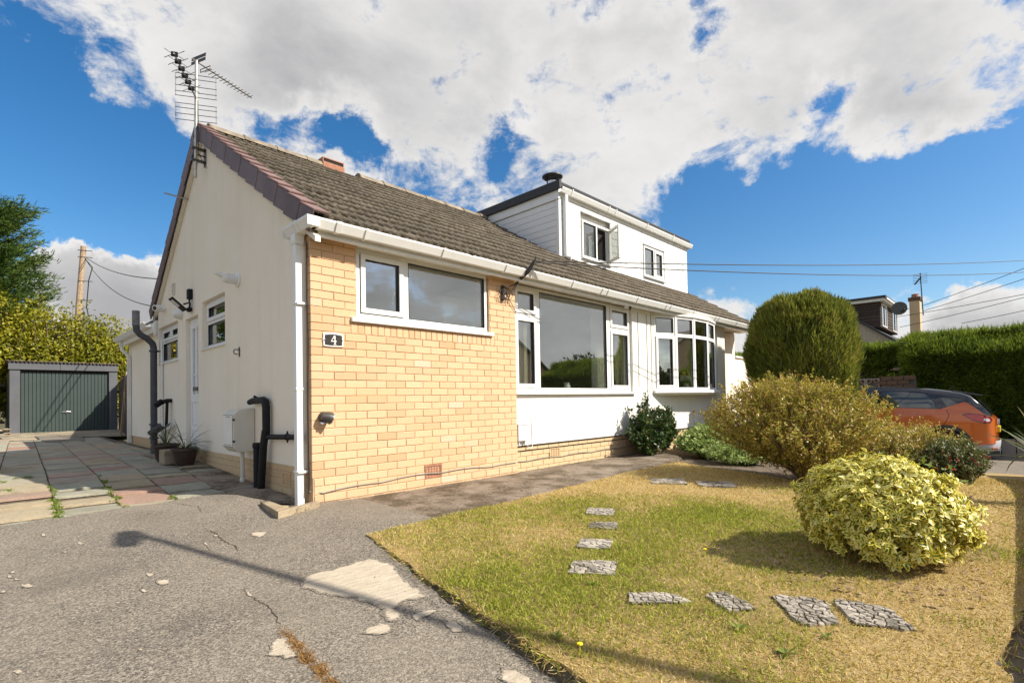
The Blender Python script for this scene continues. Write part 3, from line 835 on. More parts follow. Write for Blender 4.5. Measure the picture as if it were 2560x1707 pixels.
# --- lower brickwork under the render, gable side and front
plinth_core = MB()
plinth_core.box(0.010, 0.2, 0.11, 3.50, -0.1, 0.335); plinth_core.box(0.010, 0.2, 4.17, 5.86, -0.1, 0.335); plinth_core.box(0.06, 0.2, 3.50, 4.17, -0.1, 0.335)
plinth_core.box(2.70, 9.46, 0.078, 0.28, -0.6, 0.335)
plinth_core = obj('brick_plinth', plinth_core, MT['mortar'], HOUSE)
def lay_side(y0, y1, z0, z1, x=0.004, m_='brick_plinth', d=0.1):
    BRICKS.append((Vector((x + d / 2, (y0 + y1) / 2, (z0 + z1) / 2)), y1 - y0 - MJ, z1 - z0 - MJ, d, -PI / 2, m_, plinth_core))
for k in range(5):
    za, zb = -0.035 + CH * k, -0.035 + CH * (k + 1)
    if k == 4: zb = 0.335
    ys = [0.115 + (0.1125 if k % 2 else 0.225) + 0.225 * i for i in range(-1, 27)]
    for a, b in zip(ys[:-1], ys[1:]):
        a = max(a, 0.112); b = min(b, 5.86)
        if b - a < 0.03 or zb < z_drive(0, a) - 0.02: continue
        if a < 4.17 and b > 3.50: continue
        if k in (2, 3) and a < 0.68 and b > 0.47:       # air brick
            if a < 0.44: lay_side(a, 0.47, za, zb)
            if b > 0.71: lay_side(0.68, b, za, zb)
            continue
        lay_side(a, b, za, zb)
    xs = [2.70] + [2.70 + (0.1125 if k % 2 else 0.225) + 0.225 * i for i in range(0, 32)]
    for a, b in zip(xs[:-1], xs[1:]):
        if b > 9.46: continue
        zt = zb
        hit = [q for q in (3.40, 5.10) if a < q + 0.225 and b > q]
        if k in (2, 3) and hit:
            q = hit[0]
            if a < q - 0.03: lay(a, q, za, zt, 0.066, 'brick_plinth', plinth_core)
            if b > q + 0.255: lay(q + 0.225, b, za, zt, 0.066, 'brick_plinth', plinth_core)
            continue
        lay(a, b, za, zt, 0.066 + random.uniform(-.001, .001), 'brick_plinth', plinth_core)
BRICKS.sort(key=lambda t: (t[0] - CAM).length / max(0.05, t[1] * t[2]) ** 0.25)
cnt = {}
rest = {}
for i, (c, l, h, d, rz, m_, par) in enumerate(BRICKS):
    par = par or brick_core
    if i < 296:
        o = link('brick', brick_mesh(l, h, d, i % 3, m_), par)
        o.location = c; o.rotation_euler = (0, 0, rz)
    else:
        mb, n = rest.setdefault((par.name, m_), (MB(), par))
        me = brick_mesh(l, h, d, 0, m_)
        ca, sa = math.cos(rz), math.sin(rz)
        k0 = len(mb.v)
        mb.v += [(c.x + v.co.x * ca - v.co.y * sa, c.y + v.co.x * sa + v.co.y * ca, c.z + v.co.z) for v in me.vertices]
        mb.f += [tuple(k0 + q for q in p.vertices) for p in me.polygons]; mb.mi += [0] * len(me.polygons)
for (pn, m_), (mb, par) in rest.items():
    stuff(obj('brick', mb, MT[m_], par))

def air_brick(T, u0, u1, v0, v1, m_, parent, nx=5, ny=4):
    mb = MB(); b = 0.018
    cw = (u1 - u0 - 2 * b) / nx; ch = (v1 - v0 - 2 * b) / ny
    ring(mb, T, u0, u1, v0, v1, b, -0.05, 0.003)
    for i in range(nx + 1):
        u = u0 + b + cw * i
        mb.box(max(u0 + b, u - cw * .2), min(u1 - b, u + cw * .2), v0 + b, v1 - b, -0.05, -0.002, T)
    for j in range(ny + 1):
        v = v0 + b + ch * j
        mb.box(u0 + b, u1 - b, max(v0 + b, v - ch * .22), min(v1 - b, v + ch * .22), -0.05, -0.003, T)
    o = obj('air_brick', mb, MT[m_], parent)
    k = MB(); k.box(u0 + b, u1 - b, v0 + b, v1 - b, -0.054, -0.051, T); obj('opening', k, MT['hole'], o)
    return o
air_brick(TF(0.0), 1.248, 1.472, 0.098, 0.242, 'terracotta', HOUSE)
air_brick(TF(0.066), 3.40, 3.622, 0.118, 0.262, 'brick_plinth', HOUSE)
air_brick(TF(0.066), 5.10, 5.322, 0.118, 0.262, 'brick_plinth', HOUSE)
air_brick(TS(0.004), 0.475, 0.675, 0.118, 0.262, 'brick_plinth', HOUSE)
mb = MB()
mb.box(2.70, 9.46, 0.050, 0.07, 0.322, 0.336); mb.box(2.70, 6.2, 0.060, 0.08, 0.258, 0.268)
obj('drip_bead', mb, MT['black'], HOUSE)

# --- windows
w1 = window(HOUSE, 'window', TF(0.03), 0.473, 2.225, 1.765, 2.45, [(1.016, 1.088, 1.81, 2.405)],
       [(0.535, 1.006, 1.828, 2.392, True), (1.088, 2.18, 1.81, 2.405, False)], sill=(0.40, 2.285, 1.712, 1.764, -0.02, 0.065), handle=(0.955, 2.07))
w2 = window(HOUSE, 'window', TF(0.105), 2.745, 5.605, 1.05, 2.455,
       [(3.205, 3.285, 1.095, 2.41), (4.90, 5.005, 1.095, 2.41), (2.79, 3.205, 2.03, 2.085), (5.005, 5.56, 2.03, 2.085)],
       [(2.80, 3.195, 2.097, 2.40, True), (2.80, 3.195, 1.107, 2.018, True), (3.285, 4.90, 1.095, 2.41, False),
        (5.017, 5.548, 2.097, 2.40, True), (5.017, 5.548, 1.107, 2.018, True)], sill=(2.70, 5.635, 1.0, 1.049, -0.02, 0.10))
# bow window: five facets
BV = [(6.33, 0.06), (6.79, -0.13), (7.30, -0.245), (7.87, -0.26), (8.39, -0.17), (8.83, 0.02), (9.06, 0.2)]
bayw = None
for i in range(6):
    a, b = Vector(BV[i]), Vector(BV[i + 1])
    d = (b - a); L = d.length; d.normalize(); n = Vector((d.y, -d.x))
    T = (lambda a, d, n: (lambda u, v, w: (a.x + d.x * u + n.x * w, a.y + d.y * u + n.y * w, v)))(a, d, n)
    sash = i in (0,)
    window(HOUSE, 'window', T, 0.003, L - 0.003, 1.065, 2.42, [(0.05, L - 0.05, 2.035, 2.10)],
           [(0.055, L - 0.055, 2.105, 2.37, False), (0.05, L - 0.05, 1.115, 2.03, sash)], fw=0.05)
    if i < 5:
        p = MB(); p.tube([(b.x, b.y + 0.02, 1.066), (b.x, b.y + 0.02, 2.419)], 0.032, 8); obj('bay_post', p, MT['upvc'], HOUSE)
def bay_poly(off):
    pts = []
    for i, (x, y) in enumerate(BV):
        c = Vector((7.6, 0.9)); v = (Vector((x, y)) - c).normalized()
        pts.append((x + v.x * off, y + v.y * off))
    return pts
def clip_bay(off): return [(max(6.25, min(9.3, x)), y) for x, y in bay_poly(off)] + [(9.2, 0.28), (6.3, 0.28)]
mb = MB(); mb.prism(clip_bay(0.09)[::1], 1.012, 1.064, lambda a, b, d: (a, b, d)); obj('bay_sill', mb, MT['upvc'], HOUSE, bevel=0.004)
mb = MB(); mb.prism(clip_bay(0.01), 0.975, 1.011, lambda a, b, d: (a, b, d)); obj('bay_base', mb, MT['render_shade_tone'], HOUSE)
mb = MB(); mb.prism(clip_bay(0.03), 2.421, 2.458, lambda a, b, d: (a, b, d)); obj('bay_head', mb, MT['upvc_old'], HOUSE)
# gable windows and the side door
window(HOUSE, 'window', TS(0.065), 2.388, 3.332, 1.70, 2.332, [(2.43, 3.29, 2.02, 2.065)], [(2.44, 3.28, 2.075, 2.28, True), (2.433, 3.287, 1.745, 2.02, False)],
       sill=(2.36, 3.36, 1.672, 1.70, -0.01, 0.085), mat_='upvc')
window(HOUSE, 'window', TS(0.065), 4.603, 5.827, 1.655, 2.247, [(4.65, 5.78, 1.98, 2.02), (5.19, 5.235, 2.02, 2.2)],
       [(4.66, 5.18, 2.03, 2.195, True), (5.245, 5.77, 2.03, 2.195, True), (4.65, 5.78, 1.70, 1.98, False)], sill=(4.57, 5.86, 1.628, 1.655, -0.01, 0.085))
T = TS(0.060)
mb = MB(); ring(mb, T, 3.523, 4.157, 0.345, 2.197, 0.045, -0.07, 0.0)
door = obj('door', mb, MT['upvc'], HOUSE, bevel=0.004)
mb = MB()
mb.box(3.57, 4.11, 0.392, 1.10, -0.05, 0.006, T); mb.box(3.57, 4.11, 2.05, 2.15, -0.05, 0.006, T)
for a, b in ((3.57, 3.66), (3.80, 3.88), (4.02, 4.11)): mb.box(a, b, 1.10, 2.05, -0.05, 0.006, T)
obj('door_leaf', mb, MT['upvc'], door, bevel=0.004)
for a, b in ((3.66, 3.80), (3.88, 4.02)):
    g = MB(); g.box(a, b, 1.10, 2.05, -0.02, -0.016, T); obj('pane', g, MT['glass'], door)
for a, b, c, d in ((3.63, 4.05, 0.45, 0.60), (3.63, 4.05, 0.66, 1.0)):
    g = MB(); ring(g, T, a, b, c, d, 0.02, 0.0065, 0.015); obj('panel_moulding', g, MT['upvc'], door, bevel=0.004)
g = MB(); g.box(3.73, 3.97, 1.145, 1.20, 0.0065, 0.016, T); obj('letter_plate', g, MT['steel_dark'], door, bevel=0.003)
g = MB(); g.box(3.585, 3.625, 1.22, 1.44, 0.0065, 0.018, T); g.tube([T(3.605, 1.36, 0.02), T(3.605, 1.36, 0.055), T(3.70, 1.36, 0.06)], 0.009, 8); obj('handle', g, MT['upvc'], door)
mb = MB(); mb.box(-0.03, 0.05, 3.50, 4.18, 0.30, 0.342); obj('door_step', mb, MT['concrete'], HOUSE, bevel=0.005)

# --- roof structure
mb = MB()
mb.prism([(-0.10, roof_z(-0.10) - 0.075), (RIDGE_Y, RIDGE_Z - 0.06), (6.05, 2.46), (6.05, 2.42), (RIDGE_Y, RIDGE_Z - 0.16), (-0.10, roof_z(-0.10) - 0.10)][::-1],
         0.0, X_END + 0.1, lambda a, b, d: (d, a, b))
obj('roof_deck', mb, MT['felt'], HOUSE)
mb = MB(); mb.quad((-0.03, RIDGE_Y, RIDGE_Z - 0.03), (X_END + .15, RIDGE_Y, RIDGE_Z - 0.03), (X_END + .15, 6.15, 2.50), (-0.03, 6.15, 2.50)); obj('rear_roof', mb, MT['roof_tile'], HOUSE)
# front tiles
TH = math.atan(ROOF_K)
SLOPE_L = (RIDGE_Y - EAVE_Y) / math.cos(TH)
NR = 14; GAUGE = SLOPE_L / NR; TW = 0.30
prof = [(0.0, 0.0)]
for q_ in (0.05, 0.15, 0.25):
    prof += [(q_ - 0.030, 0.0), (q_ - 0.014, 0.028), (q_, 0.034), (q_ + 0.014, 0.028), (q_ + 0.030, 0.0)]
prof.append((0.2985, 0.0))
def tile_mesh(var, x1=None):
    rng = random.Random(var * 13 + 5)
    mb = MB(); n = len(prof); tl = GAUGE + 0.07
    lift = 0.036
    jit = [rng.uniform(-0.002, 0.002) for _ in prof]
    for (u, h), j in zip(prof, jit): mb.v.append((u, j * 2, h + lift + j))
    for (u, h), j in zip(prof, jit): mb.v.append((u, tl, h + 0.004))
    for (u, h), j in zip(prof, jit): mb.v.append((u, j * 2, -0.002 + max(0, h - 0.016) * 0.9))
    for i in range(n - 1):
        mb.f.append((i, i + 1, n + i + 1, n + i)); mb.f.append((2 * n + i, 2 * n + i + 1, i + 1, i))
    mb.f.append((0, n, 2 * n)); mb.f.append((n - 1, 3 * n - 1, 2 * n - 1)); mb.mi = [0] * len(mb.f)
    me = mb.mesh('roof_tile', MT['roof_tile'], True, 50)
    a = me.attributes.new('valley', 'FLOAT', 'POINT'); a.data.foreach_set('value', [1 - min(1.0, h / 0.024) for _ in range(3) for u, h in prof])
    return me
tile_meshes = [tile_mesh(i) for i in range(4)]
RM = Matrix.Rotation(TH, 4, 'X')
DORM_X0, DORM_X1, DORM_Y = 5.25, 10.35, 1.32
DORM_ZT = 4.80
tiles = []
for r_ in range(NR):
    s = r_ * GAUGE
    for c_ in range(int((X_END + 0.12) / TW) + 1):
        x = 0.045 + c_ * TW
        if x + TW > X_END + 0.30: continue
        y = EAVE_Y + s * math.cos(TH)
        if DORM_X0 - 0.2 < x and x + TW < DORM_X1 + 0.1 and y > DORM_Y - 0.02: continue
        z = roof_z(EAVE_Y) - 0.03 + s * math.sin(TH)
        tiles.append((Vector((x + random.uniform(-.002, .002), y, z + random.uniform(-0.002, 0.002))), random.uniform(-0.006, 0.006)))
tiles.sort(key=lambda t: (t[0] - CAM).length)
rest = MB()
for i, (p, dz) in enumerate(tiles):
    mw = Matrix.Translation(p) @ RM @ Matrix.Rotation(dz, 4, 'Z')
    if i < 298:
        o = link('roof_tile', tile_meshes[i % 4], HOUSE); o.matrix_local = mw
    else:
        me = tile_meshes[i % 4]; k0 = len(rest.v)
        rest.v += [tuple(mw @ v.co) for v in me.vertices]; rest.f += [tuple(k0 + q for q in pl.vertices) for pl in me.polygons]; rest.mi += [0] * len(me.polygons)
o = stuff(obj('roof_tile', rest, MT['roof_tile'], HOUSE, smooth=True, angle=50))
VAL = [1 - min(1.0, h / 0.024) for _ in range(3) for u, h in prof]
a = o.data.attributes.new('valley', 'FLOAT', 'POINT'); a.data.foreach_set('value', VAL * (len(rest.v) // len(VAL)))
# moss cushions along the lower edges of the tiles
mv = []; mf = []
ico = np.array([(0, 0, 1), (.89, 0, .45), (.28, .85, .45), (-.72, .53, .45), (-.72, -.53, .45), (.28, -.85, .45), (0, 0, -.4)])
icf = np.array([(0, 1, 2), (0, 2, 3), (0, 3, 4), (0, 4, 5), (0, 5, 1), (6, 2, 1), (6, 3, 2), (6, 4, 3), (6, 5, 4), (6, 1, 5)])
for p, dz in tiles:
    if lump(np.array([[p.x, p.y, 0.0]]), 1.4)[0] < -0.75: continue
    for _ in range(random.choice((2, 3, 3, 4, 5))):
        u = random.choice((random.uniform(0.0, 0.02), random.uniform(0.09, 0.11), random.uniform(0.19, 0.21), random.uniform(0.28, 0.30)))
        sz = random.uniform(0.014, 0.034)
        s = random.uniform(-0.012, 0.03) if random.random() < .75 else random.uniform(0, GAUGE)
        c = Matrix.Translation(p) @ RM @ Vector((u, s, 0.030))
        mf.append(icf + len(mv) * 7); mv.append(ico * np.array([sz * random.uniform(1, 1.6), sz, sz * .55]) * RNG.uniform(0.7, 1.3, (7, 1)) + np.array(c))
stuff(link('moss', np_mesh('moss', np.concatenate(mv), np.concatenate(mf), MT['moss'], smooth=True), HOUSE))
# ridge tiles with mortar
def ridge_mesh(L):
    mb = MB(); n = 9
    for xx, sc in ((0, 1.06), (0.03, 1.06), (0.031, 1.0), (L, 0.97)):
        for k in range(n):
            w = PI * (0.02 + 0.96 * k / (n - 1))
            mb.v.append((xx, -math.cos(w) * 0.125 * sc, math.sin(w) * 0.105 * sc - 0.045))
    for i in range(3):
        for k in range(n - 1): mb.f.append((i * n + k, i * n + k + 1, (i + 1) * n + k + 1, (i + 1) * n + k))
    mb.f.append(tuple(range(n))); mb.mi = [0] * len(mb.f)
    return mb.mesh('ridge_tile', MT['ridge'], True, 40)
rme = ridge_mesh(0.45)
x = 0.06
while x < X_END:
    if not (1.60 < x < 1.9):
        o = link('ridge_tile', rme, HOUSE); o.location = (x, RIDGE_Y, RIDGE_Z + 0.01 + random.uniform(-.004, .004))
    x += 0.45
mb = MB(); mb.box(1.66, 2.02, RIDGE_Y - 0.13, RIDGE_Y + 0.13, RIDGE_Z - 0.05, RIDGE_Z + 0.03)
rt = obj('ridge_vent', mb, MT['terracotta'], HOUSE, bevel=0.006)
mb = MB(); ring(mb, TF(RIDGE_Y - 0.11), 1.66, 2.02, RIDGE_Z + 0.032, RIDGE_Z + 0.115, 0.015, -0.2, 0.0); obj('vent_hood', mb, MT['terracotta'], rt)
mb = MB(); mb.box(1.677, 2.003, RIDGE_Y - 0.10, RIDGE_Y - 0.09, RIDGE_Z + 0.048, RIDGE_Z + 0.099); obj('vent_opening', mb, MT['hole'], rt)
# verge tiles, front and rear slope
def verge(y0, z0, y1, z1, n, flip):
    for i in range(n):
        a, b = i / n, (i + 1.10) / n
        b = min(b, 1.0) if i == n - 1 else b
        p0 = Vector((0, y0 + (y1 - y0) * a, z0 + (z1 - z0) * a)); p1 = Vector((0, y0 + (y1 - y0) * b, z0 + (z1 - z0) * b))
        up = Vector((0, -(z1 - z0), (y1 - y0))).normalized()
        if up.z < 0: up = -up
        l0 = 0.030; l1 = 0.006
        mb = MB(); x0, x1 = -0.062 - 0.012, 0.075
        A, B = p0 + up * l0, p1 + up * l1
        fd = 0.205
        def face(xa, xb, q0, q1, h0, h1, mi):
            mb.cur = mi
            c = [q0 - up * h1, q1 - up * h1, q1 - up * h0, q0 - up * h0]
            mb.hexa([(xa, c[0].y, c[0].z), (xb, c[0].y, c[0].z), (xb, c[1].y, c[1].z), (xa, c[1].y, c[1].z), (xa, c[3].y, c[3].z), (xb, c[3].y, c[3].z), (xb, c[2].y, c[2].z), (xa, c[2].y, c[2].z)])
        e = 0.010 * (1 if i % 2 else 0.6)
        face(x0 - e, x0 - e + 0.016, A, B, 0.016, fd, 0)
        face(x0 - e, x1, A, B, -0.004, 0.0155, 1)
        obj('verge_tile', mb, [MT['verge'], MT['verge_top']], HOUSE, bevel=0.004)
verge(EAVE_Y - 0.02, roof_z(EAVE_Y) + 0.02, RIDGE_Y, RIDGE_Z + 0.04, NR, False)
verge(6.12, 2.56, RIDGE_Y, RIDGE_Z + 0.035, 12, True)
mb = MB()
mb.prism([(EAVE_Y, roof_z(EAVE_Y) - 0.17), (RIDGE_Y, RIDGE_Z - 0.16), (6.0, 2.45), (6.0, 2.40), (RIDGE_Y, RIDGE_Z - 0.22), (EAVE_Y, roof_z(EAVE_Y) - 0.22)][::-1], -0.05, 0.002, lambda a, b, d: (d, a, b))
obj('undercloak', mb, MT['soffit'], HOUSE)
# fascia, soffit
mb = MB(); mb.box(0.02, X_END + .1, -0.135, -0.115, 2.422, 2.555); mb.box(0.02, X_END + .1, -0.150, -0.136, 2.419, 2.445); obj('fascia', mb, MT['upvc_old'], HOUSE, bevel=0.003)
mb = MB(); mb.box(0.30, X_END + .1, -0.114, 0.055, 2.462, 2.469); mb.box(0.472, 2.23, -0.05, 0.06, 2.451, 2.461); obj('soffit', mb, MT['soffit'], HOUSE)
mb = MB(); mb.box(0.20, X_END + .1, -0.10, 0.30, 2.471, 2.50); mb.box(0.20, X_END, 0.02, 0.3, 2.50, 2.62); obj('eaves_board', mb, MT['soffit'], HOUSE)

# gutter, square profile with brackets, turning the corner to the downpipe
gp = [(0.0, 0.0), (-0.075, 0.0), (-0.115, 0.068), (-0.115, 0.085), (-0.107, 0.085), (-0.107, 0.072), (-0.070, 0.008), (-0.006, 0.008), (-0.006, 0.085), (0.0, 0.085)]
GZ0 = 2.474
mb = MB()
mb.prism([(-0.136 + a, GZ0 + b) for a, b in gp][::-1], -0.055, X_END + .12, lambda a, b, d: (d, a, b))
gut = obj('gutter', mb, MT['upvc'], HOUSE)
def bracket(x, w=0.03):
    k = MB(); k.prism([(-0.136 + a * 1.04 + (-0.002 if a < 0 else 0), GZ0 - 0.004 + b * 1.06) for a, b in [(0, -0.003), (-0.078, -0.003), (-0.120, 0.068), (-0.120, 0.084), (-0.113, 0.084), (-0.113, 0.070), (-0.072, 0.003), (0, 0.003)]][::-1], x, x + w, lambda a, b, d: (d, a, b))
    return k
for x in (0.14, 0.43, 1.35, 2.30, 2.75, 3.6, 4.30, 4.45, 5.3, 6.25, 6.4, 7.3, 8.3, 8.45, 9.4, 10.3):
    obj('gutter_bracket', bracket(x, 0.05 if x == 0.14 else 0.028), MT['upvc'], HOUSE)
mb = MB()     # return along the gable
mb.prism([(-0.020 + a, GZ0 + b) for a, b in gp][::-1], -0.245, 0.27, lambda a, b, d: (a, d, b))
mb.box(-0.132, -0.021, -0.255, -0.246, GZ0, GZ0 + 0.085)
obj('gutter_corner', mb, MT['upvc'], HOUSE)
for y in (-0.03, 0.05):
    mb = MB(); mb.prism([(-0.020 + a * 1.05, GZ0 - 0.004 + b * 1.06) for a, b in [(0, 0), (-0.076, 0), (-0.118, 0.070), (-0.118, 0.086), (-0.110, 0.086), (-0.110, 0.072), (-0.070, 0.004), (0, 0.004)]][::-1], y, y + 0.022, lambda a, b, d: (a, d, b)); obj('gutter_union', mb, MT['upvc'], HOUSE)
mb = MB(); mb.box(-0.138, -0.021, 0.27, 0.282, GZ0 - 0.004, GZ0 + 0.09); obj('gutter_stop_end', mb, MT['upvc'], HOUSE)
mb = MB(); mb.prism([(-0.112, GZ0 - 0.002), (-0.022, GZ0 - 0.002), (-0.022, GZ0 - 0.06), (-0.032, GZ0 - 0.09), (-0.102, GZ0 - 0.09), (-0.112, GZ0 - 0.06)], 0.062, 0.155, lambda a, b, d: (a, d, b)); obj('gutter_outlet', mb, MT['upvc'], HOUSE, bevel=0.004)
mb = MB(); mb.box(-0.100, -0.034, 0.075, 0.140, 0.0, GZ0 - 0.09); dp = obj('downpipe', mb, MT['upvc'], HOUSE, bevel=0.006)
for z in (1.83, 0.30, 1.05):
    k = MB(); k.box(-0.107, -0.028, 0.068, 0.146, z, z + 0.022)
    if z != 1.05: k.box(-0.027, -0.002, 0.085, 0.125, z + 0.002, z + 0.02); k.box(-0.10, 0.018, 0.050, 0.066, z, z + 0.022)
    obj('pipe_clip', k, MT['upvc'], dp, bevel=0.003)
mb = MB(); mb.tube([(-0.012, 0.03, 2.40), (-0.014, 0.035, 1.9), (-0.010, 0.028, 1.5), (-0.016, 0.035, 0.9), (-0.012, 0.03, 0.2), (-0.016, 0.03, 0.115)], 0.006, 6)
obj('wall_cable', mb, MT['cable'], HOUSE)

# --- white dormer
yb = DORM_Y; zt = DORM_ZT
mb = MB()
cheek = [(yb + 0.09, roof_z(yb) - 0.02), (RIDGE_Y + 0.6, RIDGE_Z - 0.2), (RIDGE_Y + 0.6, zt), (yb + 0.09, zt)]
mb.prism(cheek[::-1], DORM_X0 + 0.022, DORM_X1 - 0.022, lambda a, b, d: (d, a, b))
dorm = obj('dormer', mb, MT['upvc_old'], HOUSE)
dw = [(5.93, 6.90, 3.64, 4.40), (8.22, 9.15, 3.66, 4.36)]
# cladding boards on the front
nb = 8; bh = (zt - 0.12 - (roof_z(yb) - 0.02)) / nb
for i in range(nb):
    z0 = roof_z(yb) - 0.02 + bh * i; z1 = z0 + bh
    cuts = [DORM_X0 + 0.06]
    for (a, b, c, d) in dw:
        if z1 > c + 0.01 and z0 < d - 0.01: cuts += [a - 0.03, b + 0.03]
    cuts.append(DORM_X1)
    for j in range(0, len(cuts), 2):
        mb = MB(); mb.prism([(yb + 0.020, z0), (yb - 0.010, z0), (yb - 0.010, z1 - 0.012), (yb + 0.002, z1 - 0.003), (yb + 0.020, z1 - 0.003)][::-1], cuts[j], cuts[j + 1], lambda a, b, d: (d, a, b))
        obj('board', mb, MT['cladding'], dorm)
# cladding boards on the cheek
nb = 9; zb0 = roof_z(yb); zt2 = zt - 0.22
for i in range(nb):
    z0 = zb0 + (zt2 - zb0) / nb * i; z1 = zb0 + (zt2 - zb0) / nb * (i + 1)
    ye = lambda z: yb + (z - zb0) / ROOF_K + 0.03
    mb = MB(); mb.prism([(yb - 0.0, z0), (yb - 0.0, z1 - 0.007), (ye(z1), z1 - 0.007), (ye(z0), z0)], DORM_X0 - 0.002, DORM_X0 + 0.021, lambda a, b, d: (d, a, b))
    obj('board', mb, MT['cladding'], dorm)
mb = MB(); mb.box(DORM_X0 - 0.03, DORM_X0 + 0.021, yb - 0.03, RIDGE_Y + 0.6, zt2 + 0.002, zt - 0.001); obj('side_fascia', mb, MT['upvc'], dorm)
mb = MB(); mb.box(DORM_X0 - 0.012, DORM_X0 + 0.058, yb - 0.018, yb + 0.04, roof_z(yb) - 0.03, zt2 + 0.001); obj('corner_trim', mb, MT['upvc'], dorm, bevel=0.004)
mb = MB(); mb.box(DORM_X0 - 0.02, DORM_X1 + 0.04, yb - 0.032, yb - 0.012, zt - 0.17, zt - 0.002); obj('front_fascia', mb, MT['upvc_old'], dorm)
mb = MB()
mb.box(DORM_X0 - 0.07, DORM_X1 + 0.07, yb - 0.07, RIDGE_Y + 0.8, zt, zt + 0.045)
mb.prism([(DORM_X0 - 0.08, zt - 0.06), (DORM_X0 - 0.032, zt - 0.06), (DORM_X0 - 0.01, zt + 0.10), (DORM_X0 - 0.08, zt + 0.10)], yb - 0.10, RIDGE_Y + 0.8, lambda a, b, d: (a, d, b))
mb.box(DORM_X0 - 0.009, DORM_X1 + 0.08, yb - 0.072, yb - 0.02, zt + 0.046, zt + 0.085)
obj('felt_roof', mb, MT['felt'], dorm, bevel=0.006)
mb = MB(); mb.prism([(yb - 0.033 + a * .9, zt - 0.115 + b) for a, b in gp][::-1], DORM_X0 - 0.03, DORM_X1 + 0.10, lambda a, b, d: (d, a, b)); obj('dormer_gutter', mb, MT['upvc'], dorm)
for x in (5.5, 6.7, 6.95, 8.2, 9.4):
    k = MB(); k.prism([(yb - 0.033 + a, zt - 0.119 + b * 1.05) for a, b in [(0, 0), (-0.076, 0), (-0.118, 0.085), (-0.118, 0.102), (-0.110, 0.102), (-0.110, 0.086), (-0.072, 0.004), (0, 0.004)]][::-1], x, x + 0.03, lambda a, b, d: (d, a, b)); obj('dormer_bracket', k, MT['upvc'], dorm)
mb = MB(); mb.box(DORM_X0 + 0.10, DORM_X0 + 0.17, yb - 0.095, yb - 0.02, roof_z(yb) + 0.02, zt - 0.115); mb.tube([(DORM_X0 + .135, yb - .06, roof_z(yb) + .03), (DORM_X0 + .16, yb - 0.16, roof_z(yb) - .02)], 0.035, 8); obj('dormer_downpipe', mb, MT['upvc'], dorm)
T = TF(yb - 0.012)
window(HOUSE, 'dormer_window', T, 5.95, 6.88, 3.655, 4.385, [(6.40, 6.45, 3.70, 4.34)], [(5.995, 6.40, 3.70, 4.34, False)], fw=0.045, sill=(5.92, 6.91, 3.62, 3.655, 0.0, 0.05))
window(HOUSE, 'dormer_window', T, 8.24, 9.13, 3.665, 4.345, [(8.66, 8.71, 3.71, 4.30)], [(8.285, 8.66, 3.71, 4.30, False), (8.72, 9.075, 3.72, 4.29, True)], sill=(8.21, 9.16, 3.63, 3.665, 0.0, 0.05))
# open casement swung outwards, hinged on its right side
hx, hy = 6.86, yb - 0.015
ang = R(62)
dd = Vector((-math.cos(ang), -math.sin(ang), 0)); nn = Vector((-math.sin(ang), math.cos(ang), 0))
Tc = lambda u, v, w: (hx + dd.x * u + nn.x * w, hy + dd.y * u + nn.y * w, v)
mb = MB(); ring(mb, Tc, 0.0, 0.42, 3.69, 4.36, 0.05, -0.025, 0.025)
cas = obj('open_casement', mb, MT['upvc_old'], HOUSE, bevel=0.004)
mb = MB(); mb.box(0.05, 0.37, 3.74, 4.31, -0.004, 0.004, Tc); obj('pane', mb, MT['glass'], cas)
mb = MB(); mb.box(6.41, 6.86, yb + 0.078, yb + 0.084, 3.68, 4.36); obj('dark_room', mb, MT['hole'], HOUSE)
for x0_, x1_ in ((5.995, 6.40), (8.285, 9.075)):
    mb = MB(); mb.box(x0_, x1_, yb + 0.078, yb + 0.084, 3.68, 4.36); obj('dark_backing', mb, MT['hole'], HOUSE)  # near-black sheets stand in for the unlit room behind the panes
# flue on the flat roof
fx, fy = 5.62, 1.75
mb = MB(); mb.lathe([(0.10, 0.0), (0.10, 0.30)], (fx, fy, zt + 0.04), 20)
fl = obj('flue', mb, MT['steel'], HOUSE, smooth=True)
mb = MB(); mb.lathe([(0.03, 0.04), (0.15, 0.02), (0.20, 0.055), (0.20, 0.075), (0.12, 0.11), (0.0, 0.125)], (fx, fy, zt + 0.37), 24); obj('cowl', mb, MT['steel_dark'], fl, smooth=True)
for k in range(3):
    w = k * 2.1 + 0.4
    mb = MB(); mb.box(-0.012, 0.012, -0.004, 0.004, 0, 0.12, lambda a, b, c: (fx + 0.10 * math.cos(w) + a * math.sin(w), fy + 0.10 * math.sin(w) + a * math.cos(w) + b, zt + 0.30 + c)); obj('cowl_strap', mb, MT['steel_dark'], fl)

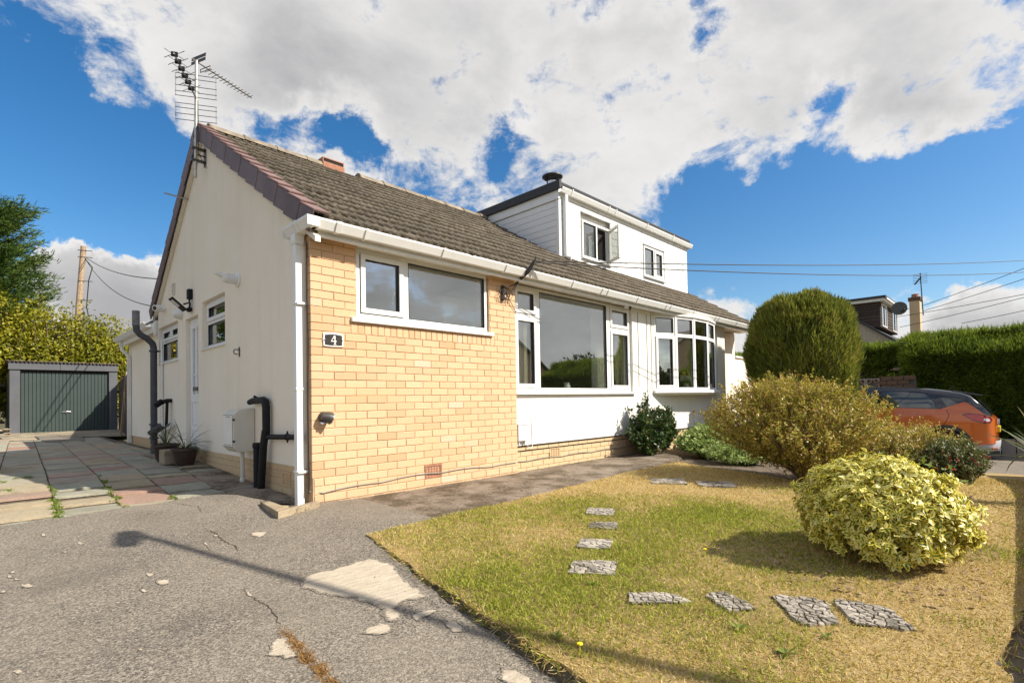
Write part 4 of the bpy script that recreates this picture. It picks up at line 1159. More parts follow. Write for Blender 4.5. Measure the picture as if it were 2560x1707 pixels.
# --- rear extension
mb = MB(); mb.box(0.13, 4.0, 5.96, 9.2, 0.33, 2.30); ext = obj('rear_extension', mb, MT['render_shade_tone'], HOUSE)
mb = MB(); mb.box(0.145, 4.0, 5.96, 9.18, -0.1, 0.329); obj('extension_plinth', mb, MT['brick_plinth'], HOUSE)
mb = MB(); mb.box(-0.02, 4.1, 5.885, 9.40, 2.405, 2.44); obj('extension_roof', mb, MT['felt'], HOUSE)
mb = MB(); mb.box(0.0, 0.025, 5.885, 9.36, 2.24, 2.404); mb.box(0.026, 0.129, 5.96, 9.36, 2.285, 2.30); obj('extension_fascia', mb, MT['upvc_old'], HOUSE)
mb = MB(); mb.prism([(-0.001 + a, 2.335 + b) for a, b in gp][::-1], 6.35, 9.44, lambda a, b, d: (a, d, b)); obj('extension_gutter', mb, MT['upvc'], HOUSE)
mb = MB(); mb.box(-0.03, 0.12, 5.88, 6.06, 2.16, 2.40); mb.prism([(-0.03, 2.16), (0.12, 2.16), (0.12, 2.10), (0.02, 2.10)], 5.88, 6.06, lambda a, b, d: (a, d, b)); obj('eaves_box', mb, MT['upvc_old'], HOUSE, bevel=0.006)
mb = MB(); mb.box(-0.06, -0.002, 9.02, 9.09, 2.20, 2.335); mb.tube([(-0.03, 9.055, 2.24), (-0.01, 9.03, 2.14), (0.08, 8.95, 2.03), (0.09, 8.93, 1.95)], 0.034, 8); mb.box(0.055, 0.122, 8.90, 8.965, 0.18, 1.96)
obj('rear_downpipe', mb, MT['upvc_old'], HOUSE)
# soil pipe
mb = MB(); mb.tube([(-0.11, 5.62, 0.15), (-0.11, 5.62, 1.90), (-0.125, 5.62, 1.97), (-0.20, 5.62, 2.05), (-0.29, 5.62, 2.105), (-0.34, 5.62, 2.17), (-0.35, 5.62, 2.26)], 0.050, 16)
soil = obj('soil_pipe', mb, MT['grey_pipe'], HOUSE, smooth=True)
mb = MB(); mb.tube([(-0.35, 5.62, 2.255), (-0.35, 5.62, 2.49)], 0.053, 16); obj('pipe_end', mb, MT['lead'], soil, smooth=True)
for z in (1.83, 0.40, 0.62):
    mb = MB(); mb.lathe([(0.057, 0.0), (0.066, 0.005), (0.066, 0.03), (0.057, 0.035)], (-0.11, 5.62, z), 16)
    if z > 1: mb.box(-0.06, 0.003, 5.60, 5.64, z + .005, z + 0.03)
    obj('pipe_collar', mb, MT['grey_pipe'], soil, smooth=True)
mb = MB(); mb.tube([(-0.02, 5.50, 2.05), (-0.02, 5.50, 0.25)], 0.018, 8); obj('thin_waste_pipe', mb, MT['upvc_old'], HOUSE, smooth=True)
# black waste with sloping trough beside the back door
mb = MB(); mb.tube([(0.0, 4.97, 1.02), (-0.06, 4.97, 1.02), (-0.12, 4.96, 1.0)], 0.033, 10); mb.tube([(-0.06, 4.97, 1.01), (-0.06, 5.03, 0.62)], 0.022, 10); mb.tube([(-0.13, 4.99, 1.005), (-0.18, 5.08, 0.96)], [0.045, 0.05], 10)
obj('kitchen_waste_pipe', mb, MT['black_pipe'], HOUSE, smooth=True)
mb = MB()
arc = [(0.07 * math.cos(PI + PI * k / 8), 0.07 * math.sin(PI + PI * k / 8)) for k in range(9)] + [(0.06 * math.cos(2 * PI - PI * k / 8), 0.06 * math.sin(2 * PI - PI * k / 8)) for k in range(9)]
mb.prism(arc, 0, 1.0, lambda a, b, d: (-0.14 + a, 4.72 + 0.86 * d, 0.68 + b - 0.16 * d)); obj('gutter_trough', mb, MT['grey_pipe'], HOUSE, smooth=True)
# black pipes next to the gas box
mb = MB(); mb.tube([(-0.05, 1.40, 0.955), (-0.05, 1.30, 0.968), (-0.05, 1.00, 0.975), (-0.05, 0.955, 0.955), (-0.05, 0.935, 0.90), (-0.05, 0.935, 0.58)], [0.030, 0.035, 0.037, 0.039, 0.039, 0.038], 12); mb.tube([(0.0, 1.25, 0.985), (-0.06, 1.25, 1.02)], 0.012, 6)
bp = obj('boiler_waste_pipe', mb, MT['black_pipe'], HOUSE, smooth=True)
mb = MB(); mb.tube([(-0.06, 0.93, 0.66), (-0.07, 0.96, 0.50), (-0.075, 1.03, 0.02)], 0.037, 12); mb.tube([(-0.075, 1.12, 0.50), (-0.075, 1.12, 0.02)], 0.038, 12); mb.lathe([(0.039, 0), (0.046, 0.01), (0.046, 0.05), (0.039, 0.06)], (-0.075, 1.12, 0.47), 12); obj('waste_elbow', mb, MT['black_pipe'], bp, smooth=True)
mb = MB(); mb.tube([(-0.045, 0.12, 0.622), (-0.045, 0.88, 0.598), (-0.05, 0.935, 0.585)], 0.026, 12); hp = obj('sink_waste_pipe', mb, MT['black_pipe'], HOUSE, smooth=True)
mb = MB(); mb.lathe([(0.028, -0.012), (0.033, -0.010), (0.033, 0.010), (0.028, 0.012)], (-0.045, 0.42, 0.613), 12, 'y'); mb.box(-0.05, -0.04, 0.41, 0.43, 0.635, 0.67); mb.box(-0.05, -0.04, 0.41, 0.43, 0.56, 0.585); mb.box(-0.04, 0.003, 0.41, 0.43, 0.60, 0.62); obj('pipe_clip', mb, MT['black_pipe'], hp)
# antenna bracket and rods on the gable
mb = MB(); mb.tube([(0.0, 3.97, 3.93), (-0.30, 3.97, 3.945)], 0.011, 8); obj('steel_rod', mb, MT['galv'], HOUSE)
# cables along the front brickwork
mb = MB()
pts = []
for i in range(60):
    x = 0.0 + 6.0 * i / 59
    z = 0.105 + 0.045 * math.sin(min(x, 2.69) * 1.9 - 0.6) * 0.4 + 0.018 * abs(math.sin(x * 4.3)) + 0.035 * min(x, 2.7) / 2.7
    y = -0.008 if x < 2.69 else 0.058
    pts.append((x, y, z))
pts[0] = (-0.012, 0.03, 0.13)
mb.tube(pts, 0.0055, 6); obj('front_cable', mb, MT['cable_grey'], HOUSE)
for x, z0, z1 in ((5.78, 1.12, 2.40), (6.07, 0.75, 2.40), (6.22, 1.05, 2.44)):
    mb = MB(); mb.tube([(x, 0.052, z1), (x + .01, 0.052, (z0 + z1) / 2), (x, 0.052, z0)], 0.005, 6); obj('wall_cable', mb, MT['cable_grey'], HOUSE)
mb = MB(); mb.tube([(3.02, 0.055, 0.72), (3.03, 0.052, 0.45), (3.03, 0.05, 0.36), (3.0, 0.03, 0.30), (2.93, 0.03, 0.30), (2.90, 0.04, 0.38)], 0.005, 6); obj('wall_cable', mb, MT['white_plastic'], HOUSE)

# ------------------------------------------------------------------ drive, paving, path
def poly_sheet(name, outline, zf, m_, step=0.12, thick=0.0, parent=None):
    """filled outline with height zf(x, y), split along a grid so it follows the slope"""
    import bmesh
    bm = bmesh.new()
    vs = [bm.verts.new((x, y, 0)) for x, y in outline]
    bm.faces.new(vs)
    xs = [p[0] for p in outline]; ys = [p[1] for p in outline]
    for ax, lo, hi in ((0, min(xs), max(xs)), (1, min(ys), max(ys))):
        q = math.ceil(lo / step) * step
        while q < hi:
            co = [0, 0, 0]; no = [0, 0, 0]; co[ax] = q; no[ax] = 1
            bmesh.ops.bisect_plane(bm, geom=bm.verts[:] + bm.edges[:] + bm.faces[:], plane_co=co, plane_no=no)
            q += step
    for v in bm.verts: v.co.z = zf(v.co.x, v.co.y)
    bmesh.ops.recalc_face_normals(bm, faces=bm.faces[:])
    if bm.faces and sum(f.normal.z for f in bm.faces) < 0: bmesh.ops.reverse_faces(bm, faces=bm.faces[:])
    if thick:
        ed = [e for e in bm.edges if e.is_boundary]
        r = bmesh.ops.extrude_edge_only(bm, edges=ed)
        for v in [g for g in r['geom'] if isinstance(g, bmesh.types.BMVert)]: v.co.z -= thick
    me = bpy.data.meshes.new(name); bm.to_mesh(me); bm.free()
    me.materials.append(m_); me.shade_smooth(); me.set_sharp_from_angle(angle=R(50))
    return link(name, me, parent)

def wavy(pts, amp=0.02, seg=0.08, seed=1):
    """subdivide a closed outline and roughen it"""
    rng = random.Random(seed); out = []
    n = len(pts)
    for i in range(n):
        a = Vector(pts[i]); b = Vector(pts[(i + 1) % n]); L = (b - a).length
        k = max(1, int(L / seg)); d = (b - a) / max(L, 1e-6); nrm = Vector((-d.y, d.x))
        for j in range(k):
            o = 0 if j == 0 else rng.uniform(-amp, amp)
            p = a + (b - a) * (j / k) + nrm * o
            out.append((p.x, p.y))
    return out

def zd2(x, y):
    """tarmac: the slope plus slight settlement"""
    return z_drive(x, y) + 0.010 * float(lump(np.array([[x, y, 0.0]]), 1.1)[0]) + 0.03 * math.exp(-((x + 0.5) ** 2 + (y - 0.55) ** 2) / 0.10) + 0.012 * min(1.0, max(0.0, (y - 0.1) / 0.5))
edge_pts = [(-6.0, 0.78), (-2.4, 0.79), (-1.991, 0.791), (-1.653, 0.791), (-1.234, 0.865), (-1.005, 0.843), (-0.78, 0.91), (-0.644, 0.93), (-0.526, 0.855), (-0.42, 0.55), (-0.30, 0.30), (-0.30, -0.1)]
tar = [(0.4, -0.1), (0.4, -6.0), (-6.0, -6.0)] + wavy(edge_pts, 0.012, 0.06, 3)[:-1]
drive = struct(poly_sheet('driveway', tar, lambda x, y: zd2(x, y) + 0.012, MT['tarmac'], 0.15, 0.03))
# places where the tarmac has worn through to the concrete
def patch(pts, seed, amp=0.02):
    ol = wavy(pts, amp, 0.03, seed)
    o = poly_sheet('worn_patch', ol, lambda x, y: zd2(x, y) + 0.0145, MT['worn_patch'], 0.022, 0.0, drive)
    co = np.empty(len(o.data.vertices) * 3, np.float32); o.data.vertices.foreach_get('co', co); co = co.reshape(-1, 3)[:, :2]
    A = np.array(ol); B = np.roll(A, -1, 0); dmin = np.full(len(co), 9.0)
    for a, b in zip(A, B):
        ab = b - a; t = np.clip(((co - a) @ ab) / (ab @ ab + 1e-12), 0, 1); dmin = np.minimum(dmin, np.linalg.norm(co - a - t[:, None] * ab, axis=1))
    at = o.data.attributes.new('edge', 'FLOAT', 'POINT'); at.data.foreach_set('value', np.clip(1 - dmin / min(0.040, 0.55 * dmin.max()), 0, 1).astype(np.float32))
    return o
patch([(-0.96, -1.975), (-0.877, -1.837), (-0.764, -1.828), (-0.63, -1.843), (-0.471, -1.807), (-0.439, -1.991), (-0.519, -2.263), (-0.582, -2.538), (-0.705, -2.5), (-0.767, -2.535), (-0.794, -2.634), (-0.852, -2.655), (-0.87, -2.617), (-0.853, -2.553), (-0.816, -2.511), (-0.855, -2.266), (-0.91, -2.177)], 5, 0.016)
patch([(-0.897, -2.608), (-0.877, -2.677), (-0.897, -2.726), (-0.964, -2.712), (-1.01, -2.647), (-0.961, -2.612)], 6, 0.012)
patch([(-0.76, -2.65), (-0.662, -2.645), (-0.64, -2.697), (-0.774, -2.719)], 26, 0.012)
patch([(-0.696, -2.769), (-0.658, -2.841), (-0.687, -2.946), (-0.735, -2.907)], 16, 0.012)
patch([(-1.212, -2.39), (-1.236, -2.542), (-1.249, -2.651), (-1.3, -2.63), (-1.339, -2.547), (-1.3, -2.476)], 7, 0.012)
patch([(-0.775, -0.691), (-0.716, -0.687), (-0.652, -0.756), (-0.727, -0.841), (-0.77, -0.858)], 8, 0.008)
patch([(-1.141, -1.733), (-1.144, -1.799), (-1.162, -1.911), (-1.177, -1.895), (-1.168, -1.798)], 9, 0.005)
patch([(-1.027, -0.615), (-1.055, -0.793), (-1.069, -0.97), (-1.082, -0.93), (-1.068, -0.75)], 19, 0.005)
patch([(-0.786, -3.238), (-0.758, -3.297), (-0.763, -3.423), (-0.834, -3.35), (-0.844, -3.277)], 10, 0.016)
patch([(-1.9, -0.904), (-1.914, -0.877), (-1.932, -0.849), (-1.94, -0.879), (-1.943, -0.912), (-1.932, -0.945), (-1.918, -0.97), (-1.9, -0.979), (-1.891, -0.949)], 40, 0.002)
patch([(-1.963, -0.65), (-1.968, -0.617), (-1.98, -0.612), (-1.987, -0.63), (-1.988, -0.655), (-1.98, -0.678), (-1.97, -0.704), (-1.958, -0.703), (-1.96, -0.671)], 41, 0.002)
patch([(-1.941, -0.742), (-1.948, -0.73), (-1.955, -0.72), (-1.961, -0.728), (-1.962, -0.746), (-1.954, -0.76), (-1.949, -0.768), (-1.94, -0.78), (-1.936, -0.764)], 42, 0.002)
patch([(-1.954, -0.546), (-1.96, -0.516), (-1.969, -0.529), (-1.974, -0.536), (-1.98, -0.552), (-1.973, -0.579), (-1.963, -0.589), (-1.954, -0.591), (-1.952, -0.568)], 43, 0.002)
patch([(-1.425, -1.195), (-1.434, -1.167), (-1.45, -1.154), (-1.46, -1.177), (-1.46, -1.201), (-1.458, -1.222), (-1.449, -1.241), (-1.439, -1.233), (-1.431, -1.221)], 44, 0.002)
patch([(-1.389, -1.361), (-1.408, -1.333), (-1.424, -1.336), (-1.446, -1.323), (-1.451, -1.364), (-1.446, -1.408), (-1.427, -1.432), (-1.407, -1.43), (-1.395, -1.401)], 45, 0.002)
patch([(-1.506, -1.447), (-1.511, -1.424), (-1.523, -1.421), (-1.533, -1.426), (-1.53, -1.449), (-1.529, -1.466), (-1.522, -1.481), (-1.51, -1.488), (-1.502, -1.471)], 46, 0.002)
patch([(-1.63, -1.537), (-1.633, -1.525), (-1.638, -1.526), (-1.644, -1.526), (-1.646, -1.536), (-1.642, -1.547), (-1.637, -1.56), (-1.632, -1.554), (-1.628, -1.549)], 47, 0.002)
patch([(-1.606, -0.081), (-1.618, -0.063), (-1.631, -0.032), (-1.637, -0.07), (-1.638, -0.097), (-1.639, -0.133), (-1.626, -0.136), (-1.611, -0.155), (-1.61, -0.114)], 48, 0.002)
patch([(-0.935, -0.574), (-0.944, -0.562), (-0.951, -0.539), (-0.962, -0.559), (-0.963, -0.582), (-0.97, -0.609), (-0.957, -0.611), (-0.948, -0.613), (-0.939, -0.598)], 49, 0.002)
patch([(-1.706, -0.259), (-1.713, -0.249), (-1.719, -0.236), (-1.727, -0.244), (-1.728, -0.266), (-1.722, -0.282), (-1.716, -0.297), (-1.71, -0.292), (-1.705, -0.28)], 50, 0.002)
patch([(-2.0, -0.925), (-2.008, -0.907), (-2.016, -0.908), (-2.024, -0.909), (-2.024, -0.93), (-2.018, -0.951), (-2.009, -0.972), (-2.001, -0.963), (-1.998, -0.947)], 51, 0.002)
patch([(-1.982, -2.033), (-1.989, -2.017), (-1.997, -2.017), (-2.003, -2.019), (-2.0, -2.031), (-1.997, -2.042), (-1.991, -2.056), (-1.983, -2.058), (-1.981, -2.047)], 52, 0.002)
patch([(-1.766, 0.329), (-1.778, 0.343), (-1.787, 0.346), (-1.795, 0.335), (-1.796, 0.311), (-1.795, 0.276), (-1.782, 0.262), (-1.771, 0.268), (-1.769, 0.298)], 53, 0.002)
# dry grass growing out of a crack in the drive
def crack_grass(pts, n, spread, m_, L, name, label, parent=None):
    P = []
    for _ in range(n):
        t = min(.999, max(0.0, random.choice((.10, .22, .30, .42, .5, .68, .78, .95)) + random.gauss(0, .035))) * (len(pts) - 1); i = int(t); f = t - i
        a, b = pts[i], pts[i + 1]
        x = a[0] + (b[0] - a[0]) * f + random.gauss(0, spread); y = a[1] + (b[1] - a[1]) * f + random.gauss(0, spread)
        P.append((x, y, zd2(x, y) + 0.012))
    P = np.array(P); T = unit(rand_dir(n) * np.array([1, 1, .3]) + np.array([0, 0, 0.5]))
    V, F, r = blades(P, T, RNG.uniform(.5, 1, n) * L, L * 0.09, RNG.uniform(0.1, 0.5, n))
    o = link(name, np_mesh(name, V, F, MT[m_], {'rnd': r}), parent)
    return stuff(o)
tag(crack_grass([(-1.203, -2.358), (-1.226, -2.501), (-1.23, -2.599), (-1.248, -2.697), (-1.241, -2.77), (-1.252, -2.843), (-1.251, -2.921)], 900, 0.013, 'dry_grass', 0.026, 'crack_grass', ''), 'rusty orange dry grass growing along a crack in the tarmac', 'grass')

# flagstones in columns that run slightly askew to the house
paving = struct(poly_sheet('paving', [(-6.0, 0.5), (0.12, 0.5), (0.12, 17.2), (-6.0, 17.2)], lambda x, y: z_drive(x, y) - 0.020, MT['soil'], 0.6))
SK = 0.037
col_x = [-3.33, -2.91, -2.49, -2.07, -1.651, -1.231, -0.818, -0.407, -0.03]
flags = []
fl_var = []
for v in range(6):
    import bmesh
    bm = bmesh.new(); bmesh.ops.create_grid(bm, x_segments=4, y_segments=4, size=0.5)
    rng = random.Random(v)
    for vv in bm.verts:
        edge = max(abs(vv.co.x), abs(vv.co.y)) > 0.49
        vv.co.z = rng.uniform(-0.0035, 0.0035) - (0.004 if edge else 0)
        if edge: vv.co.x += rng.uniform(-0.008, 0.008); vv.co.y += rng.uniform(-0.008, 0.008)
    ed = [e for e in bm.edges if e.is_boundary]
    r = bmesh.ops.extrude_edge_only(bm, edges=ed)
    for g in r['geom']:
        if isinstance(g, bmesh.types.BMVert): g.co.z = -0.03
    me = bpy.data.meshes.new('flagstone'); bm.to_mesh(me); bm.free(); me.materials.append(MT['flagstone']); me.shade_smooth(); me.set_sharp_from_angle(angle=R(45))
    fl_var.append(me)
for ci in range(len(col_x) - 1):
    y = 0.40 + [0.1, 0.33, 0.0, 0.21, 0.05, 0.28, 0.16, 0.3][ci]
    while y < 13.2:
        h = 0.46 if ci % 2 else 0.455
        xa = col_x[ci] + SK * (y - .85); xb = col_x[ci + 1] + SK * (y - .85)
        if ci == 7: xb = min(xb + 0.0, -0.02)
        if y > 12.0 and ci > 2: break
        if xb - xa > 0.08 and xa > -3.2: flags.append(((xa + xb) / 2, y + h / 2, xb - xa, h))
        y += h
flags.sort(key=lambda t: (t[0] - CAM.x) ** 2 + (t[1] - CAM.y) ** 2)
for i, (x, y, w, h) in enumerate(flags[:298]):
    o = link('flagstone', fl_var[i % 6], paving)
    g = 0.010 + 0.012 * random.random() * (1 if x < -1.0 else .6)
    o.location = (x, y, z_drive(x, y) + random.uniform(-0.004, 0.004)); o.scale = (w - g, h - g * .7, 1)
    o.rotation_euler = (math.atan(0.04) if y < 3.4 else 0.003, random.uniform(-.006, .006), -SK + random.choice((0, PI)))
# concrete strip by the gable and apron in front of the garage
obj_ = poly_sheet('concrete_strip', wavy([(-0.40, 0.62), (-0.02, 0.2), (-0.002, 3.48), (-0.002, 4.2), (-0.05, 5.4), (-0.35, 5.35), (-0.30, 3.4), (-0.42, 1.2)], 0.008, 0.15, 4), lambda x, y: z_drive(x, y) + 0.008, MT['concrete_strip'], 0.3, 0.03, paving)
poly_sheet('tarmac_patch', wavy([(-1.12, 10.9), (-0.42, 10.9), (-0.30, 12.6), (-0.55, 13.9), (-1.10, 14.4)], 0.03, 0.2, 5), lambda x, y: z_drive(x, y) + 0.010, MT['tarmac'], 0.4, 0.03, paving)
poly_sheet('garage_apron', wavy([(-1.7, 13.0), (-1.14, 13.0), (-1.13, 14.5), (-0.55, 14.2), (-0.2, 12.8), (1.1, 12.6), (1.2, 17.25), (-1.9, 17.25)], 0.02, 0.3, 6), lambda x, y: z_drive(x, y) + 0.004, MT['kerbstone'], 0.5, 0.03, paving)
# weeds in the joints
wp = []
for ci, (y0, y1, n) in {4: (0.8, 3.0, 46), 5: (0.9, 3.2, 22), 6: (0.9, 1.2, 6)}.items():
    for _ in range(n):
        y = random.triangular(y0, y1, y0 + 0.35); wp.append((col_x[ci] + SK * (y - .85) + random.gauss(0, .012), y))
for p in ((-0.92, 0.86), (-0.62, 0.92), (-2.0, 3.9), (-1.95, 3.2), (-1.9, 2.6), (-1.75, 3.4), (-1.6, 0.98), (-1.68, 0.9)): wp += [(p[0] + random.gauss(0, .03), p[1] + random.gauss(0, .03)) for _ in range(4)]
P = np.repeat(np.array([(x, y, z_drive(x, y)) for x, y in wp]), 26, 0); n = len(P)
P = P + RNG.normal(size=(n, 3)) * np.array([.012, .02, .004])
V, F, r = leaves(P, rand_dir(n) * np.array([1, 1, .5]) + np.array([0, 0, .75]), rand_dir(n) + np.array([0, 0, 1.2]), RNG.uniform(.008, .022, n), RNG.uniform(.006, .013, n))
tag(stuff(link('joint_weeds', np_mesh('joint_weeds', V, F, MT['weed'], {'rnd': r}))), 'small bright green weeds growing in the joints between the flagstones', 'weeds')

# path along the front wall, its broken left edge standing above the drive
path_out = wavy([(-0.02, -0.02), (-0.02, 0.05), (6.2, 0.07), (6.2, -0.1), (5.45, -0.85), (4.2, -1.05), (2.14, -1.20), (0.40, -1.29), (0.0, -1.31), (-0.20, -1.36), (-0.155, -1.18), (-0.14, -1.0), (-0.115, -0.7), (-0.09, -0.45), (-0.06, -0.30), (-0.03, -0.20)], 0.018, 0.07, 12)
struct(poly_sheet('path', path_out, lambda x, y: 0.002 + 0.006 * float(lump(np.array([[x, y, 0.]]), 2.0)[0]), MT['path'], 0.12, 0.16))
# gully kerb at the foot of the downpipe
def slab(poly, z0, z1, name, m_, parent=None, bevel=0.006):
    mb = MB(); mb.prism(poly, z0, z1, lambda a, b, d: (a, b, d)); return obj(name, mb, MT[m_], parent, bevel=bevel)
gk = empty('gully_kerb', (-0.25, -0.2, 0.0), 'low buff concrete kerb around the drain gully below the white downpipe', 'kerb')
def gslab(poly, z0, z1, name):
    mb = MB(); mb.prism(poly, z0, z1, lambda a, b, d: (a, b, d)); rel(mb, gk); return obj(name, mb, MT['kerb'], gk, bevel=0.006)
gslab([(-0.455, -0.395), (-0.435, -0.33), (-0.04, -0.165), (-0.035, -0.235)], -0.05, 0.078, 'front_kerb')
gslab([(-0.455, -0.392), (-0.385, 0.175), (-0.315, 0.175), (-0.325, -0.14), (-0.29, -0.20), (-0.437, -0.327)][::-1], -0.05, 0.080, 'side_kerb')
gslab([(-0.315, -0.13), (-0.03, -0.13), (-0.03, 0.25), (-0.315, 0.25)], -0.06, 0.0, 'gully_floor')

# ------------------------------------------------------------------ lawn
lawn_out = [(-0.237, -1.349), (0.40, -1.295), (2.14, -1.205), (4.2, -1.055), (5.2, -0.95), (4.95, -1.25), (4.62, -1.85), (4.40, -2.35), (4.02, -2.95), (4.6, -3.35), (5.4, -3.75), (7.6, -3.6), (9.6, -3.5), (9.6, -4.62), (4.5, -4.62), (1.45, -4.62), (0.75, -4.56), (0.30, -4.50), (0.0, -4.62), (-0.15, -5.0), (-0.98, -5.0), (-0.86, -4.2), (-0.72, -3.571), (-0.666, -3.341), (-0.491, -2.469), (-0.36, -1.9), (-0.247, -1.424)]
lawn_w = wavy(lawn_out, 0.012, 0.08, 21)
def zl2(x, y): return z_lawn(x, y) + 0.010 * float(lump(np.array([[x, y, 1.0]]), 1.6)[0])
lawn = struct(poly_sheet('lawn', lawn_w, zl2, MT['lawn_base'], 0.08, 0.02))
# raw earth and concrete haunching below the lawn edge
edge_line = [(-0.16, -1.36), (-0.20, -1.42), (-0.247, -1.47), (-0.36, -1.9), (-0.491, -2.469), (-0.666, -3.341), (-0.72, -3.571), (-0.86, -4.2), (-0.98, -5.0)]
mb = MB(); rows = []
pts = []
for i in range(len(edge_line) - 1):
    a, b = Vector(edge_line[i]), Vector(edge_line[i + 1]); k = max(1, int((b - a).length / 0.025))
    for j in range(k): pts.append(a + (b - a) * j / k)
rng = random.Random(77)
for p in pts:
    row = []
    for (o, h) in ((0.05, 0.0), (0.012, -0.004), (-0.012, 0.30), (-0.026, 0.65), (-0.038, 1.0)):
        zt = 0.004; zb = z_drive(p.x, p.y) - 0.01
        row.append((p.x + o + rng.uniform(-.011, .011), p.y + rng.uniform(-.008, .008), zt + (zb - zt) * max(h, 0) + rng.uniform(-.008, .006)))
    rows.append(row)
nn_ = 5
for r_ in rows: mb.v += r_
for i in range(len(rows) - 1):
    for j in range(nn_ - 1): mb.f.append((i * nn_ + j, i * nn_ + j + 1, (i + 1) * nn_ + j + 1, (i + 1) * nn_ + j)); mb.mi.append(0)
obj('lawn_edge', mb, MT['rough_earth'], lawn, smooth=True, angle=80)
# soil beds
bed_out = [(5.0, -0.98), (6.2, 0.05), (9.4, 0.05), (10.5, -0.2), (11.0, -3.4), (7.6, -3.58), (5.4, -3.73), (4.6, -3.33), (4.0, -2.95), (4.38, -2.35), (4.6, -1.85), (4.93, -1.25)]
struct(poly_sheet('flower_bed', wavy(bed_out, 0.03, 0.1, 31), lambda x, y: z_lawn(x, y) - 0.012 + 0.015 * float(lump(np.array([[x, y, 3.0]]), 3.0)[0]), MT['soil'], 0.2))
struct(poly_sheet('border_soil', wavy([(-0.4, -5.3), (0.0, -4.52), (0.32, -4.41), (0.75, -4.45), (1.45, -4.49), (4.5, -4.49), (9.6, -4.5), (9.6, -5.3)], 0.02, 0.1, 32), lambda x, y: z_lawn(x, y) - 0.015 + 0.012 * float(lump(np.array([[x, y, 3.0]]), 4.0)[0]), MT['soil'], 0.2))

# crazy-paved stepping stones
def in_poly(P, poly):
    x, y = P[:, 0], P[:, 1]; c = np.zeros(len(P), bool); n = len(poly)
    for i in range(n):
        (x1, y1), (x2, y2) = poly[i], poly[(i + 1) % n]
        c ^= ((y1 > y) != (y2 > y)) & (x < (x2 - x1) * (y - y1) / (y2 - y1 + 1e-12) + x1)
    return c
STONES = []
def clip_half(poly, p, n):
    """keep the part of poly where (q-p).n <= 0"""
    out = []
    for i in range(len(poly)):
        a, b = poly[i], poly[(i + 1) % len(poly)]
        da = (a[0] - p[0]) * n[0] + (a[1] - p[1]) * n[1]; db = (b[0] - p[0]) * n[0] + (b[1] - p[1]) * n[1]
        if da <= 0: out.append(a)
        if da * db < 0:
            t = da / (da - db); out.append((a[0] + (b[0] - a[0]) * t, a[1] + (b[1] - a[1]) * t))
    return out
def stepping_stone(quad, ncell, label, seed):
    rng = random.Random(seed)
    cx = sum(p[0] for p in quad) / 4; cy = sum(p[1] for p in quad) / 4
    root = empty('stepping_stone', (cx, cy, zl2(cx, cy)), label, 'stepping stone', 'crazy paved stepping stones across the lawn')
    q = [(p[0] - cx, p[1] - cy) for p in quad]
    q0 = q
    if sum(q[i][0] * q[(i + 1) % 4][1] - q[(i + 1) % 4][0] * q[i][1] for i in range(4)) < 0: q = q[::-1]
    b = MB(); b.prism(wavy([(u * .93, v * .93) for u, v in q], 0.006, 0.03, seed), -0.04, 0.006, lambda a, c, d: (a, c, d)); obj('mortar_bed', b, MT['crazy_joint'], root)
    oct_ = []
    for i in range(4):
        a, b2 = Vector(q[i]), Vector(q[(i + 1) % 4]); oct_.append(tuple(a * rng.uniform(.86, 1.0))); nrm = Vector((b2.y - a.y, a.x - b2.x)).normalized()
        for t in (.28, .55, .8):
            oct_.append(tuple(a.lerp(b2, t + rng.uniform(-.08, .08)) + nrm * rng.uniform(-.013, .006)))
    pts = []
    while len(pts) < ncell:
        u, v = rng.random(), rng.random()
        x = (q[0][0] * (1 - u) + q[1][0] * u) * (1 - v) + (q[3][0] * (1 - u) + q[2][0] * u) * v
        y = (q[0][1] * (1 - u) + q[1][1] * u) * (1 - v) + (q[3][1] * (1 - u) + q[2][1] * u) * v
        if all((x - a) ** 2 + (y - c) ** 2 > 0.00028 for a, c in pts): pts.append((x, y))
        elif rng.random() < 0.02: ncell -= 1
    for i, p in enumerate(pts):
        cell = list(oct_)
        for j, o in enumerate(pts):
            if i == j: continue
            mxy = ((p[0] + o[0]) / 2, (p[1] + o[1]) / 2); d = math.hypot(o[0] - p[0], o[1] - p[1]); n = ((o[0] - p[0]) / d, (o[1] - p[1]) / d)
            g = rng.uniform(0.0010, 0.0036) + (0.0025 if rng.random() < .2 else 0)
            cell = clip_half(cell, (mxy[0] - n[0] * g, mxy[1] - n[1] * g), n)
            if len(cell) < 3: break
        if len(cell) < 3: continue
        em = min(p[0] - min(t[0] for t in q), max(t[0] for t in q) - p[0], p[1] - min(t[1] for t in q), max(t[1] for t in q) - p[1])
        if em < 0.014 and rng.random() < 0.30: continue
        h = 0.013 + rng.uniform(-.003, .002)
        mx_, my_ = sum(a for a, _ in cell) / len(cell), sum(c for _, c in cell) / len(cell)
        m = MB(); k = len(cell)
        top = [(mx_ + (a - mx_) * 0.90, my_ + (c - my_) * 0.90, h) for a, c in cell]
        mid = [(a, c, h - 0.003) for a, c in cell]; low = [(a, c, -0.01) for a, c in cell]
        m.v = top + mid + low
        m.f = [tuple(range(k))] + [(w * k + j, (w + 1) * k + j, (w + 1) * k + (j + 1) % k, w * k + (j + 1) % k) for w in (0, 1) for j in range(k)]; m.mi = [0] * len(m.f)
        obj('stone', m, MT['stone_crazy'], root)
    STONES.append(quad)
def around(c, ux, uy, vx, vy): return [(c[0] - ux - vx, c[1] - uy - vy), (c[0] + ux - vx, c[1] + uy - vy), (c[0] + ux + vx, c[1] + uy + vy), (c[0] - ux + vx, c[1] - uy + vy)]
